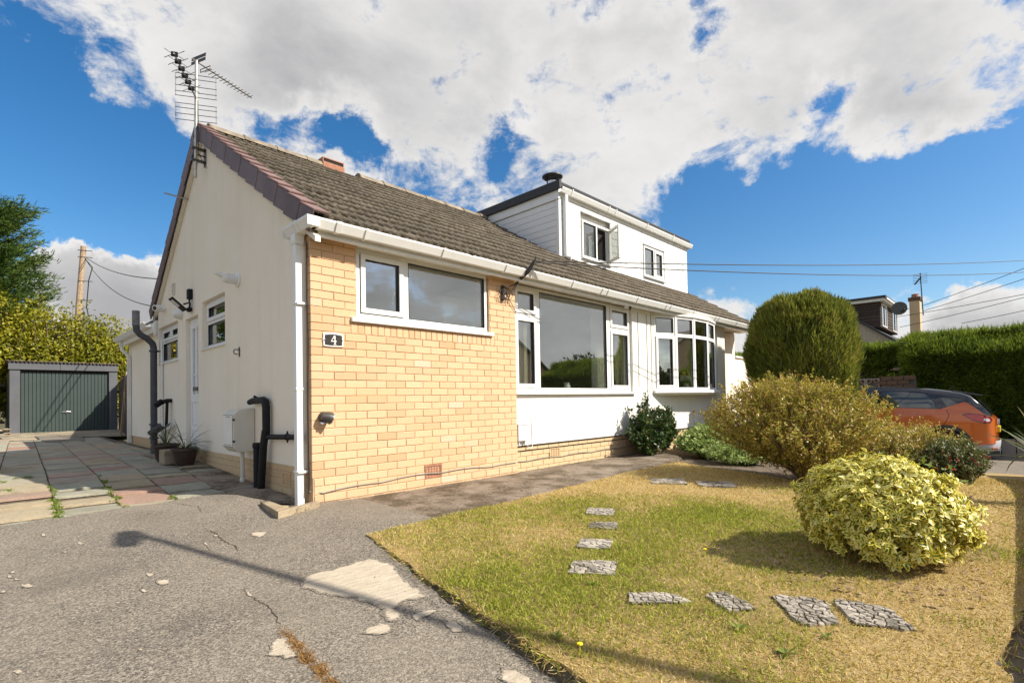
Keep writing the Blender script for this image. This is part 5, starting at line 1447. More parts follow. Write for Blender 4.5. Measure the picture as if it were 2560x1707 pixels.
stepping_stone(around((1.395, -2.155), 0.055, -0.105, 0.105, 0.06), 30, 'pale crazy paved stepping stone farthest up the lawn, nearest the brick wall path', 1)
stepping_stone(around((1.03, -2.435), 0.05, -0.09, 0.075, 0.045), 23, 'smallest crazy paved stepping stone, second below the one nearest the path', 2)
stepping_stone(around((0.605, -2.66), 0.055, -0.095, 0.095, 0.05), 30, 'crazy paved stepping stone third along the row leading away from the path', 3)
stepping_stone(around((0.235, -2.915), 0.080, -0.100, 0.10, 0.055), 51, 'crazy paved stepping stone with dark mossy joints at the lower end of the upper row', 4)
stepping_stone([(-0.085, -3.335), (0.02, -3.25), (0.155, -3.40), (0.12, -3.535), (0.035, -3.49)][:4], 44, 'crazy paved stepping stone at the left end of the lower row', 5)
stepping_stone([(0.215, -3.54), (0.335, -3.585), (0.215, -3.775), (0.115, -3.69)], 37, 'crazy paved stepping stone second from the left in the lower row', 6)
stepping_stone([(0.415, -3.745), (0.52, -3.955), (0.275, -4.065), (0.165, -3.95)], 68, 'large crazy paved stepping stone, left of the pair before the variegated shrub', 7)
stepping_stone([(0.56, -3.965), (0.595, -4.155), (0.405, -4.295), (0.305, -4.10)], 64, 'large crazy paved stepping stone, right one of the pair before the variegated shrub', 8)
stepping_stone(around((3.12, -1.84), 0.10, -0.16, 0.15, 0.10), 37, 'shaded stepping stone in the dry grass in front of the bay window bed', 9)
stepping_stone(around((3.28, -2.30), 0.09, -0.16, 0.14, 0.09), 37, 'shaded half buried stepping stone before the brown leaved shrub', 10)

# ------------------------------------------------------------------ grass blades
def dryness(P):
    n = len(P)
    P3 = np.stack([P[:, 0], P[:, 1], np.zeros(n)], 1)
    patchn = 0.6 * lump(P3, 1.5, 2.0) + 0.5 * lump(P3, 4.2, 5.0)
    far_dry = np.clip((P[:, 0] - 1.25 + 0.45 * (P[:, 1] + 1.9)) / 1.2, 0, 1)
    front_dry = np.clip((-3.15 - P[:, 1]) / 0.6, 0, 1) * 0.30
    return np.clip(0.40 + 0.62 * patchn + 0.75 * far_dry + front_dry, 0.03, 0.98)
co_ = np.empty(len(lawn.data.vertices) * 3, np.float32); lawn.data.vertices.foreach_get('co', co_)
at_ = lawn.data.attributes.new('dry', 'FLOAT', 'POINT'); at_.data.foreach_set('value', dryness(co_.reshape(-1, 3)[:, :2]).astype(np.float32))
def grass_field():
    tot = 620000
    # sample more densely near the camera
    r = np.sqrt(RNG.random(tot)) ; 
    ang0, ang1 = math.atan2(-4.62 - CAM.y, 8), math.atan2(-1.2 - CAM.y, -0.4 - CAM.x) + 0.25
    d = 0.8 + 8.6 * RNG.random(tot) ** 1.35
    w = ang0 - 0.06 + (ang1 - ang0 + 0.1) * RNG.random(tot)
    P = np.stack([CAM.x + d * np.cos(w), CAM.y + d * np.sin(w)], 1)
    k = in_poly(P, lawn_w)
    for q in STONES:
        c = np.mean(np.array(q), 0); sh = [tuple(c + (np.array(p) - c) * 0.88) for p in q]
        k &= ~in_poly(P, sh)
    P = P[k]; d = d[k]
    n = len(P)
    # bare and dry areas
    P3 = np.stack([P[:, 0], P[:, 1], np.zeros(n)], 1)
    dry = dryness(P)
    edge = np.abs(P[:, 0] - np.interp(-P[:, 1], [1.42, 2.47, 3.34, 3.57, 5], [-.247, -.49, -.666, -.72, -.98]))
    dry = np.clip(dry + 0.35 * np.exp(-edge / 0.06), 0, 1)
    keep = RNG.random(n) < np.clip(1.15 - 0.45 * np.clip(lump(P3, 9.0, 1.0), 0, 1) - 0.42 * dry, 0.2, 1)
    P, d, dry, P3 = P[keep], d[keep], dry[keep], P3[keep]
    n = len(P)
    isdry = (RNG.random(n) < dry).astype(float)
    tl = np.clip((P[:, 0] - 3.6) / 7.4, 0, 1); tl = tl * tl * (3 - 2 * tl)
    Z = 0.01 - 0.47 * tl * np.clip((0.4 - P[:, 1]) / 1.6, 0, 1) + 0.010 * lump(np.stack([P[:, 0], P[:, 1], np.ones(n)], 1), 1.6)
    B = np.stack([P[:, 0], P[:, 1], Z - 0.002], 1)
    T = unit(rand_dir(n) * np.array([1, 1, 0.5]) * (1.1 + 0.8 * isdry)[:, None] + np.array([0, 0, 0.8]))
    L = RNG.uniform(0.016, 0.040, n) * (1 - 0.25 * isdry) * (0.85 + 0.25 * np.clip(d / 5, 0, 1))
    Wd = RNG.uniform(0.0016, 0.0030, n) * (0.8 + d / 4.0)
    V, F, r = blades(B, T, L, Wd, RNG.uniform(0.0, 0.5, n))
    return np_mesh('grass', V, F, MT['grass'], {'rnd': r, 'dry': np.repeat(isdry * RNG.uniform(.75, 1, n) + (1 - isdry) * RNG.uniform(0, .25, n), 5)})
# ragged turf hanging over the drive edge
el_ = np.array([(p.x, p.y) for p in pts]); n_ = 9000
ii = RNG.integers(0, len(el_), n_)
Pb = np.stack([el_[ii, 0] + RNG.normal(size=n_) * .014 + .012, el_[ii, 1] + RNG.normal(size=n_) * .012, RNG.uniform(-.03, .012, n_)], 1)
kk = lump(Pb * np.array([1, 1, 0]), 9.0, 2.0) > RNG.uniform(-1.2, .8, n_); Pb = Pb[kk]; n_ = len(Pb)
Vb, Fb, rb_ = blades(Pb, unit(np.array([-.75, 0, .15]) + .75 * rand_dir(n_)), RNG.uniform(.02, .05, n_), RNG.uniform(.002, .0035, n_), RNG.uniform(.1, .6, n_))
dd_ = np.repeat((RNG.random(n_) < .72) * 1.0, 5)
tag(stuff(link('edge_grass', np_mesh('edge_grass', Vb, Fb, MT['grass'], {'rnd': rb_, 'dry': dd_}))), 'ragged dry turf overhanging the edge of the lawn beside the drive', 'grass')
# tufts in the bare soil along the right of the lawn
n_ = 5200; cx_ = RNG.uniform(0.2, 4.4, 260); cy_ = -4.50 - .45 * RNG.random(260); ii = RNG.integers(0, 260, n_)
Pb = np.stack([cx_[ii] + RNG.normal(size=n_) * .03, cy_[ii] + RNG.normal(size=n_) * .03, np.full(n_, -.008)], 1)
Vb, Fb, rb_ = blades(Pb, unit(np.array([0, 0, .7]) + .8 * rand_dir(n_)), RNG.uniform(.02, .06, n_), RNG.uniform(.002, .004, n_), RNG.uniform(.1, .6, n_))
tag(stuff(link('border_grass', np_mesh('border_grass', Vb, Fb, MT['grass'], {'rnd': rb_, 'dry': np.repeat((RNG.random(n_) < .55) * 1.0, 5)}))), 'sparse grass tufts in the dark soil along the right edge of the lawn', 'grass')
# loose grit and cracks in the tarmac
gp_ = []
for _ in range(420):
    if random.random() < .45:
        q = random.choice(pts); x, y = q.x - abs(random.gauss(.06, .07)), q.y + random.gauss(0, .05)
    elif random.random() < .5: x, y = random.gauss(-.3, .22), random.gauss(-.35, .2)
    else: x, y = random.uniform(-2.0, -.3), random.uniform(-2.8, .8)
    gp_.append((x, y, zd2(x, y) + .013))
gv_ = []; gf_ = []
for i, p in enumerate(gp_):
    sz = random.uniform(.0022, .006) * (1 + (random.random() < .06)); gf_.append(icf + i * 7); gv_.append(ico * sz * RNG.uniform(.6, 1.2, (7, 1)) * np.array([1.2, 1, .7]) + np.array(p))
tag(stuff(link('loose_grit', np_mesh('loose_grit', np.concatenate(gv_), np.concatenate(gf_), MT['kerbstone']))), 'loose grit and small stones lying on the tarmac drive', 'grit')
def crack(p, w, seed):
    rng = random.Random(seed); mb = MB(); ps = []
    for i in range(len(p) - 1):
        a, b = Vector(p[i]), Vector(p[i + 1]); k = max(2, int((b - a).length / .02))
        for j in range(k): ps.append(a.lerp(b, j / k) + Vector((rng.uniform(-.007, .007), rng.uniform(-.007, .007))))
    for i, q in enumerate(ps):
        ww = w * rng.uniform(.3, 1.0) * min(1, 4 * min(i, len(ps) - 1 - i) / len(ps) + .1); mb.v += [(q.x - ww, q.y, zd2(q.x, q.y) + .0145), (q.x + ww, q.y, zd2(q.x, q.y) + .0145)]
    for i in range(len(ps) - 1): mb.f.append((2 * i, 2 * i + 1, 2 * i + 3, 2 * i + 2)); mb.mi.append(0)
    obj('crack', mb, MT['crazy_joint'], drive)
crack([(-.95, -.30), (-.93, -.55), (-.96, -.75), (-.94, -.95), (-.98, -1.15)], .005, 1)
crack([(-.93, .80), (-.80, .45), (-.82, .2)], .003, 2)
crack([(-1.20, -2.35), (-1.16, -2.1), (-1.18, -1.8)], .003, 3)
crack([(-.36, -.45), (-.55, -.62), (-.66, -.62)], .003, 4)
tag(stuff(link('grass', grass_field())), 'short patchy lawn grass, green near the path and straw dry elsewhere', 'grass')
# small weeds and two dandelions
def rosette(x, y, s, name, label, n=16, flower=False):
    root = empty(name, (x, y, zl2(x, y) + 0.004), label, 'weed', 'broad leaved weeds in the lawn')
    a = np.arange(n) * 2.4 + RNG.random(n)
    el = RNG.uniform(0.12, 0.7, n)
    T = np.stack([np.cos(a) * np.cos(el), np.sin(a) * np.cos(el), np.sin(el)], 1)
    V, F, r = leaves(np.zeros((n, 3)) + T * 0.004, T, np.tile([0, 0, 1.0], (n, 1)) + 0.2 * rand_dir(n), RNG.uniform(.5, 1, n) * s, RNG.uniform(.22, .34, n) * s, 0.15)
    link('leaves', np_mesh('leaves', V, F, MT['weed'], {'rnd': r}), root)
    if flower:
        mb = MB(); mb.tube([(0, 0, 0), (0.004, 0.002, 0.035)], 0.0012, 5); mb.lathe([(0.002, 0.033), (0.011, 0.037), (0.010, 0.041), (0.0, 0.042)], (0.004, 0.002, 0), 10); obj('flower_head', mb, MT['flower_dandelion'], root)
rosette(-0.545, -3.30, 0.040, 'weed', 'bright green weed rosette near the lawn edge beside the drive', 22)
rosette(0.02, -3.06, 0.040, 'weed', 'dark green weed beside the lowest stepping stone of the upper row', 14)
rosette(0.83, -3.27, 0.028, 'dandelion', 'yellow dandelion flowering at the edge of the shrub shadow', 10, True)
rosette(-0.60, -3.45, 0.022, 'dandelion', 'tiny yellow dandelion by the lawn edge at the bottom of the photo', 8, True)
rosette(-0.02, -3.78, 0.045, 'weed', 'grey green weed rosette low in the lawn below the lower stones', 16)
rosette(-0.12, -3.98, 0.045, 'weed', 'pale weed rosette nearest the photographer', 16)
rosette(0.13, -4.05, 0.035, 'weed', 'small weed rosette just in front of the large stepping stone pair', 12)
# fallen leaves under the shrub
n = 420
a = RNG.random(n) * 6.28; d = 0.30 + 0.34 * RNG.random(n) ** 0.7
P = np.stack([1.42 + d * np.cos(a) * 1.1 - 0.08, -4.02 + d * np.sin(a) * 1.0, np.full(n, 0.022) + RNG.random(n) * .008], 1)
P = P[P[:, 1] > -4.48]; n = len(P)
V, F, r = leaves(P, rand_dir(n) * np.array([1, 1, .25]), np.tile([0, 0, 1.0], (n, 1)) + .5 * rand_dir(n), RNG.uniform(.015, .04, n), RNG.uniform(.010, .022, n), 0.2)
tag(stuff(link('fallen_leaves', np_mesh('fallen_leaves', V, F, MT['dead_leaf']))), 'brown fallen leaves scattered under the variegated shrub', 'leaves')

# ------------------------------------------------------------------ fixtures on the house
# number plaque
pl = empty('house_number_plaque', (0.215, -0.003, 1.518), 'small dark plaque with a white number 4 on the yellow brick', 'house number')
out = [(-0.098, -0.058)] + [(-0.098 + 0.196 * k / 8, -0.058 - 0.006 * math.sin(PI * k / 8)) for k in range(1, 8)] + [(0.098, -0.058), (0.098, -0.02), (0.104, 0.0), (0.098, 0.02), (0.098, 0.058)] + [(0.098 - 0.196 * k / 8, 0.058 + 0.012 * math.sin(PI * k / 8)) for k in range(1, 8)] + [(-0.098, 0.058), (-0.098, 0.02), (-0.104, 0.0), (-0.098, -0.02)]
mb = MB(); mb.prism(out, 0.0, 0.010, lambda a, b, d: (a, -d, b)); obj('backing', mb, MT['upvc'], pl, bevel=0.002)
mb = MB(); mb.prism([(a * 0.86, b * 0.78) for a, b in out], 0.0105, 0.016, lambda a, b, d: (a, -d, b)); obj('plate', mb, MT['plaque'], pl, bevel=0.002)
for s in (-1, 1):
    mb = MB(); mb.lathe([(0.006, -0.019), (0.006, -0.011)], (s * 0.088, 0, 0), 10, 'y'); obj('screw', mb, MT['chrome'], pl)
four = MB()
for poly in ([(0.006, -0.040), (0.016, -0.040), (0.016, 0.040), (0.006, 0.040)], [(-0.030, -0.016), (0.0055, -0.016), (0.0055, -0.008), (-0.020, -0.008)], [(-0.0305, -0.0155), (-0.0205, -0.0075), (0.0055, 0.030), (0.0055, 0.040), (0.001, 0.040)],
             [(0.0165, -0.016), (0.028, -0.016), (0.028, -0.008), (0.0165, -0.008)], [(-0.006, -0.045), (0.027, -0.045), (0.027, -0.0405), (-0.006, -0.0405)]):
    four.prism(poly, 0.0162, 0.0175, lambda a, b, d: (a, -d, b))
obj('digit_four', four, MT['upvc'], pl)
# spotlight on the brick
sp = empty('wall_spotlight', (0.115, 0.0, 0.80), 'small black and chrome bulkhead spotlight low on the yellow brick', 'light')
mb = MB(); mb.lathe([(0.052, 0.0), (0.052, -0.02), (0.045, -0.03)], (0, 0, 0), 20, 'y'); obj('base', mb, MT['steel_dark'], sp, smooth=True)
mb = MB(); mb.tube([(0.0, -0.03, 0.0), (0.0, -0.06, 0.0)], 0.022, 12); mb.tube([(-0.045, -0.062, 0.01), (0.0, -0.066, 0.0), (0.036, -0.07, -0.012)], [0.030, 0.048, 0.056], 16); obj('lamp_head', mb, MT['steel_dark'], sp, smooth=True)
mb = MB(); mb.tube([(0.036, -0.07, -0.012), (0.046, -0.071, -0.015)], [0.058, 0.058], 16); obj('rim', mb, MT['chrome'], sp, smooth=True)
mb = MB(); mb.tube([(-0.035, -0.03, -0.05), (-0.02, -0.075, -0.055)], 0.014, 10); obj('sensor', mb, MT['chrome'], sp, smooth=True)
# gas meter box
gb = empty('gas_meter_box', (-0.11, 1.55, 0.42), 'cream plastic gas meter box fixed low on the shaded gable', 'meter box')
mb = MB()
prof = [(0.0, 0.0), (-0.17, 0.0), (-0.222, 0.055), (-0.222, 0.40), (-0.165, 0.455), (0.0, 0.475)]
mb.prism(prof, 1.395, 1.72, lambda a, b, d: (a, d, 0.42 + b)); rel(mb, gb); obj('housing', mb, MT['cream_box'], gb, bevel=0.008)
mb = MB(); mb.box(-0.2265, -0.2225, 1.41, 1.705, 0.483, 0.815); rel(mb, gb); obj('door', mb, MT['white_plastic'], gb, bevel=0.002)
mb = MB(); ring(mb, TS(-0.2225), 1.405, 1.71, 0.478, 0.82, 0.004, 0.0, 0.002); rel(mb, gb); obj('door_seam', mb, MT['print'], gb)
mb = MB(); mb.box(-0.2275, -0.2267, 1.47, 1.54, 0.795, 0.801); mb.box(-0.2275, -0.2267, 1.56, 1.61, 0.795, 0.801); mb.box(-0.2275, -0.2267, 1.44, 1.54, 0.497, 0.502); mb.box(-0.2275, -0.2267, 1.56, 1.66, 0.497, 0.502); rel(mb, gb); obj('printed_line', mb, MT['print'], gb)
for z in (0.53, 0.76):
    mb = MB(); mb.box(-0.225, -0.205, 1.388, 1.3945, z, z + 0.022); rel(mb, gb); obj('hinge', mb, MT['print'], gb)
mb = MB(); mb.tube([(-0.085, 1.53, 0.42), (-0.085, 1.53, 0.09)], 0.022, 12); mb.lathe([(0.028, 0), (0.030, 0.01), (0.030, 0.035), (0.024, 0.045)], (-0.085, 1.53, 0.085), 12); rel(mb, gb); obj('gas_pipe', mb, MT['cream_box'], gb, smooth=True)
# boiler flue terminal
vt = empty('boiler_flue_terminal', (0.0, 1.90, 2.39), 'white round boiler flue terminal sticking out of the gable', 'flue')
mb = MB(); mb.lathe([(0.085, 0.003), (0.085, -0.01), (0.070, -0.02)], (0, 0, 0), 24, 'x'); obj('flange', mb, MT['white_plastic'], vt, smooth=True)
mb = MB(); mb.lathe([(0.055, -0.02), (0.054, -0.10), (0.048, -0.16), (0.028, -0.17)], (0, 0, 0), 24, 'x'); mb.tube([(-0.14, 0, 0.02), (-0.20, 0.0, 0.035), (-0.245, 0.0, 0.048)], [0.034, 0.027, 0.022], 12); obj('terminal', mb, MT['white_plastic'], vt, smooth=True)
for k in range(4):
    mb = MB(); mb.lathe([(0.0555, -0.05 - .022 * k), (0.0565, -0.052 - .022 * k), (0.0565, -0.058 - .022 * k), (0.0545, -0.06 - .022 * k)], (0, 0, 0), 24, 'x'); obj('grille_ring', mb, MT['grey_box'], vt)
# floodlight above the side door
fl = empty('floodlight', (0.0, 3.82, 2.46), 'black floodlight with solar panel arm above the white side door', 'light')
mb = MB(); mb.box(-0.055, 0.003, -0.05, 0.05, -0.01, 0.13); obj('sensor_box', mb, MT['black_pipe'], fl, bevel=0.008)
mb = MB(); mb.tube([(-0.03, 0, 0.0), (-0.03, 0, -0.06), (-0.10, 0.02, -0.09)], 0.012, 8); mb.tube([(-0.02, 0, -0.06), (-0.03, 0.0, -0.15)], 0.012, 8); mb.tube([(-0.03, -0.03, -0.16), (-0.03, 0.03, -0.16)], 0.035, 10); obj('arm', mb, MT['black_pipe'], fl, smooth=True)
mb = MB()
Tt = lambda a, b, c: (-0.16 + a * 0.75 + c * .66, 0.02 + b, -0.105 - a * 0.66 + c * .75)
mb.box(-0.13, 0.11, -0.09, 0.09, -0.012, 0.012, Tt); obj('lamp_head', mb, MT['black_pipe'], fl, bevel=0.005)
mb = MB(); mb.box(-0.10, 0.02, -0.06, 0.06, -0.0155, -0.0125, Tt); obj('lens', mb, MT['grey_box'], fl)
# cameras and small fittings on the gable
sc = empty('security_camera', (0.0, 5.40, 2.53), 'white bullet security camera under the rear verge of the gable', 'security camera')
mb = MB(); mb.lathe([(0.055, 0.003), (0.055, -0.06), (0.045, -0.075)], (0, 0, 0), 18, 'x'); obj('mount', mb, MT['white_plastic'], sc, smooth=True)
mb = MB(); mb.tube([(-0.05, 0.0, 0.0), (-0.09, -0.03, -0.0), (-0.15, -0.07, -0.012)], [0.045, 0.052, 0.050], 16); obj('barrel', mb, MT['white_plastic'], sc, smooth=True)
mb = MB(); mb.tube([(-0.15, -0.07, -0.012), (-0.153, -0.072, -0.0125)], 0.034, 16); obj('lens', mb, MT['black'], sc)
al = empty('outside_light', (0.0, 4.38, 2.31), 'white dome outside light between side door and small window', 'light')
mb = MB(); mb.lathe([(0.075, 0.003), (0.078, -0.02), (0.070, -0.06), (0.05, -0.10), (0.0, -0.115)], (0, 0, 0), 20, 'x'); obj('dome', mb, MT['white_plastic'], al, smooth=True)
vb = empty('wall_vent', (0.0, 4.80, 2.76), 'small cream wall vent high on the gable', 'vent')
mb = MB(); ring(mb, TS(0.004), -0.07, 0.07, -0.09, 0.09, 0.02, 0.0, 0.018); obj('frame', mb, MT['cream_box'], vb)
for k in range(5):
    mb = MB(); mb.box(-0.05, 0.05, -0.065 + .028 * k, -0.048 + .028 * k, 0.0, 0.012, TS(0.004)); obj('louvre', mb, MT['cream_box'], vb)
hk = empty('wall_hook', (0.0, 1.87, 1.54), 'small rusty steel hook on the bare gable wall', 'hook')
mb = MB(); mb.tube([(0.003, 0, 0.03), (-0.02, 0, 0.03), (-0.05, 0.0, 0.03), (-0.06, 0.0, 0.012), (-0.058, 0.0, -0.012), (-0.04, 0.0, -0.025), (-0.02, 0, -0.02)], 0.006, 8); mb.box(-0.006, 0.003, -0.012, 0.012, -0.05, 0.06); obj('hook', mb, MT['steel_dark'], hk, smooth=True)
# front corner: pale electric box, soffit camera, telephone bracket with cables
eb = empty('cable_box', (2.83, 0.06, 0.38), 'pale grey cable junction box at the foot of the white wall', 'cable box')
mb = MB(); mb.box(2.712, 2.905, 0.0, 0.0585, 0.40, 0.605); rel(mb, eb); obj('case', mb, MT['grey_box'], eb, bevel=0.006)
mb = MB(); mb.box(2.706, 2.912, -0.006, 0.0585, 0.606, 0.618); rel(mb, eb); obj('lid', mb, MT['grey_box'], eb, bevel=0.003)
for x in (2.75, 2.86):
    mb = MB(); mb.tube([(x, 0.03, 0.399), (x, 0.03, 0.345)], 0.012, 8); rel(mb, eb); obj('cable_gland', mb, MT['grey_box'], eb)
ec = empty('security_camera', (5.33, -0.03, 2.43), 'white dome security camera under the front soffit beside the large window', 'security camera')
mb = MB(); mb.lathe([(0.052, 0.03), (0.054, 0.0), (0.045, -0.025)], (0, 0, 0), 18); obj('dome', mb, MT['white_plastic'], ec, smooth=True)
mb = MB(); mb.tube([(0.0, -0.035, -0.02), (0.01, -0.058, -0.032)], [0.034, 0.030], 14); obj('eye', mb, MT['black'], ec, smooth=True)
tb = empty('telephone_bracket', (2.55, -0.01, 2.30), 'black wire bracket with insulator and tangled telephone cable at the eaves', 'wire bracket')
mb = MB(); mb.tube([(2.655, -0.12, 2.44), (2.66, -0.27, 2.53), (2.70, -0.33, 2.64)], [0.018, 0.026, 0.020], 10); mb.tube([(2.70, -0.33, 2.64), (2.72, -0.35, 2.70)], 0.009, 8); rel(mb, tb); obj('insulator', mb, MT['cable'], tb, smooth=True)
mb = MB()
mb.tube([(2.48, 0.0, 2.36), (2.48, -0.06, 2.33), (2.60, -0.09, 2.38), (2.655, -0.13, 2.46)], 0.008, 8)
mb.tube([(2.50, 0.0, 2.26), (2.48, -0.07, 2.24), (2.58, -0.09, 2.30), (2.66, -0.13, 2.47)], 0.006, 6)
mb.box(2.44, 2.47, -0.03, 0.003, 2.17, 2.36)
rel(mb, tb); obj('steel_bracket', mb, MT['cable'], tb)
mb = MB()
for s in range(4):
    rng = random.Random(s + 3); pts = []
    cx, cz = 2.43 + .03 * s, 2.24 + .02 * rng.random()
    for k in range(11):
        w = k * .65 + s; rr = 0.055 + .022 * rng.random()
        pts.append((cx + rr * 1.2 * math.cos(w), -0.03 - 0.02 * rng.random(), cz + rr * math.sin(w)))
    mb.tube(pts, 0.0035, 5)
mb.tube([(2.50, -0.03, 2.27), (2.60, -0.02, 2.16), (2.694, -0.01, 2.06), (2.74, 0.05, 2.04)], 0.004, 5)
mb.tube([(2.66, -0.14, 2.46), (2.60, -0.08, 2.36), (2.54, -0.04, 2.24), (2.53, -0.02, 2.13)], 0.004, 5)
rel(mb, tb); obj('loose_cable', mb, MT['cable'], tb)

# television aerials on their mast
ae = empty('television_aerial', (-0.10, 3.15, 4.0), 'tall pale mast with two television aerials at the gable apex', 'aerial')
def A(mb, name, m_): rel(mb, ae); return obj(name, mb, MT[m_], ae)
mb = MB(); mb.tube([(-0.115, 3.15, 3.96), (-0.105, 3.15, 4.8), (-0.095, 3.15, 5.54)], 0.019, 10); A(mb, 'mast', 'galv')
mb = MB(); mb.box(-0.16, 0.004, 3.12, 3.18, 4.18, 4.20); mb.box(-0.16, 0.004, 3.12, 3.18, 4.34, 4.36); mb.box(-0.004, 0.004, 3.10, 3.20, 4.14, 4.40); mb.tube([(-0.115, 3.15, 4.27), (0.004, 3.15, 4.27)], 0.01, 6); A(mb, 'wall_bracket', 'steel_dark')
P0 = Vector((-0.095, 3.15, 5.50)); d2 = Vector((0.93, 0.36, 0.0)).normalized(); p2 = Vector((-d2.y, d2.x, 0))
mb = MB(); mb.tube([tuple(P0 - d2 * 0.06 + Vector((0, 0, .03))), tuple(P0 + d2 * 0.86)], 0.011, 6); A(mb, 'boom', 'galv')
for k in range(13):
    c = P0 + d2 * (0.17 + 0.055 * k); h = 0.075 - 0.0015 * k
    mb = MB(); mb.tube([tuple(c - p2 * h), tuple(c + p2 * h)], 0.004, 5); A(mb, 'director', 'steel_dark')
for zz in (0.05, 0.11):
    mb = MB(); c = P0 + d2 * 0.03
    mb.hexa([tuple(c + p2 * a + Vector((0, 0, b + zz)) + d2 * (e + 0.1 * (b + zz - .1))) for b in (-0.022, 0.022) for a, e in ((-.14, 0), (.14, 0), (.14, .006), (-.14, .006))]); A(mb, 'reflector_plate', 'steel_dark')
c = P0 + d2 * 0.13
mb = MB(); mb.tube([tuple(c - p2 * .10 + Vector((0, 0, .02))), tuple(c + p2 * .10 + Vector((0, 0, .02))), tuple(c + p2 * .10 - Vector((0, 0, .02))), tuple(c - p2 * .10 - Vector((0, 0, .02))), tuple(c - p2 * .10 + Vector((0, 0, .02)))], 0.006, 5); A(mb, 'dipole', 'steel_dark')
Q0 = Vector((-0.098, 3.15, 5.02)); d1 = Vector((-0.49, -0.87, 0.06)).normalized(); p1 = Vector((0.87, -0.49, 0))
mb = MB(); mb.tube([tuple(Q0 + d1 * -0.05), tuple(Q0 + d1 * 0.86)], 0.011, 6); A(mb, 'boom', 'galv')
for k in range(6):
    c = Q0 + d1 * (0.22 + 0.125 * k); h = 0.105
    for s in (-1, 1):
        mb = MB()
        mb.tube([tuple(c + p1 * (s * h) + Vector((0, 0, .055))), tuple(c + p1 * (s * .02)), tuple(c + p1 * (s * h) - Vector((0, 0, .055)))], 0.004, 5); A(mb, 'element', 'steel_dark')
    mb = MB(); mb.hexa([tuple(c + p1 * a + d1 * e + Vector((0, 0, b))) for b in (-.028, .028) for a, e in ((-.035, -.006), (.035, -.006), (.035, .006), (-.035, .006))]); A(mb, 'element_clip', 'black_pipe')
for zs in ((5.06, 5.12, 5.20, 5.30, 5.36), (4.74, 4.82, 4.90, 4.96)):
    for z in zs:
        mb = MB(); c = Vector((-0.10, 3.15, z)) - d1 * 0.035; mb.tube([tuple(c - p1 * 0.26), tuple(c + p1 * 0.24)], 0.0045, 5); A(mb, 'reflector_rod', 'steel_dark')
    for s in (-0.25, 0.23):
        mb = MB(); a = Vector((-0.10, 3.15, zs[0])) - d1 * .035 + p1 * s; mb.tube([tuple(a), (a.x, a.y, zs[-1])], 0.0045, 5); A(mb, 'reflector_rod', 'steel_dark')
mb = MB(); mb.tube([(-0.08, 3.16, 5.0), (-0.07, 3.17, 4.6), (-0.08, 3.15, 4.3), (0.0, 3.10, 4.10), (0.02, 3.05, 4.12)], 0.005, 5); A(mb, 'lead', 'cable')

# things behind the windows
def curtain(x0, x1, y, z0, z1, label, folds=6, amp=0.03):
    mb = MB(); n = folds * 8
    for i in range(n + 1):
        u = i / n; yy = y + amp * math.sin(u * folds * 2 * PI)
        mb.v += [(x0 + (x1 - x0) * u, yy, z0), (x0 + (x1 - x0) * u, yy, z1)]
    for i in range(n): mb.f.append((2 * i, 2 * i + 2, 2 * i + 3, 2 * i + 1)); mb.mi.append(0)
    o = obj('curtain', mb, MT['curtain'], None, smooth=True, angle=80)
    return tag(o, label, 'curtain', 'cream curtains in the front windows')
curtain(3.02, 3.27, 0.35, 0.70, 2.42, 'cream curtain drawn aside behind the left narrow light of the large window', 4)
curtain(4.84, 5.22, 0.36, 0.70, 2.42, 'cream curtain behind the right end of the large picture pane', 5)
curtain(5.52, 5.74, 0.35, 0.70, 2.42, 'cream curtain behind the right narrow light of the large window', 3)
curtain(6.42, 6.62, 0.42, 0.70, 2.40, 'cream curtain at the left end of the bow window', 3)
cb = empty('kitchen_cabinet', (1.75, 0.55, 1.70), 'pale tall kitchen cabinet standing behind the small front window', 'cabinet')
mb = MB(); mb.box(1.90, 2.42, 0.50, 1.15, 0.37, 2.24); rel(mb, cb); obj('carcass', mb, MT['cabinet'], cb, bevel=0.004)
mb = MB(); mb.box(1.905, 2.415, 0.478, 0.4985, 0.40, 2.235); rel(mb, cb); obj('door', mb, MT['cabinet'], cb, bevel=0.003)
va = empty('flower_vase', (7.33, -0.05, 1.066), 'white vase of white and yellow flowers on the bow window sill', 'vase')
mb = MB(); mb.lathe([(0.030, 0.0), (0.034, 0.005), (0.040, 0.06), (0.046, 0.13), (0.043, 0.13), (0.034, 0.02), (0.0, 0.015)], (0, 0, 0), 20); obj('vase', mb, MT['flower_w'], va, smooth=True)
n = 90; D_ = rand_dir(n); D_[:, 2] = np.abs(D_[:, 2]) * .9
P = D_ * RNG.uniform(0.05, 0.10, (n, 1)) * np.array([1.1, 1.0, 0.9]) + np.array([0, 0, 0.19])
V, F, r = leaves(np.repeat(P, 5, 0), np.repeat(D_, 5, 0) + .9 * rand_dir(n * 5), rand_dir(n * 5), 0.025, 0.016)
link('white_flowers', np_mesh('white_flowers', V, F, MT['flower_w']), va)
P = D_[:40] * RNG.uniform(0.07, 0.12, (40, 1)) + np.array([0.0, 0, 0.24])
V, F, r = leaves(np.repeat(P, 5, 0), np.repeat(D_[:40], 5, 0) + .9 * rand_dir(200), rand_dir(200), 0.024, 0.015)
link('yellow_flowers', np_mesh('yellow_flowers', V, F, MT['flower_y']), va)
V, F, r = leaves(np.tile([0, 0, 0.12], (60, 1)) + RNG.normal(size=(60, 3)) * .03, rand_dir(60) + np.array([0, 0, .8]), rand_dir(60), 0.09, 0.02)
link('stems', np_mesh('stems', V, F, MT['leaf_perennial'], {'rnd': r}), va)
fg = empty('figurine', (7.88, -0.03, 1.066), 'small white figurine on the bow window sill right of the vase', 'figurine')
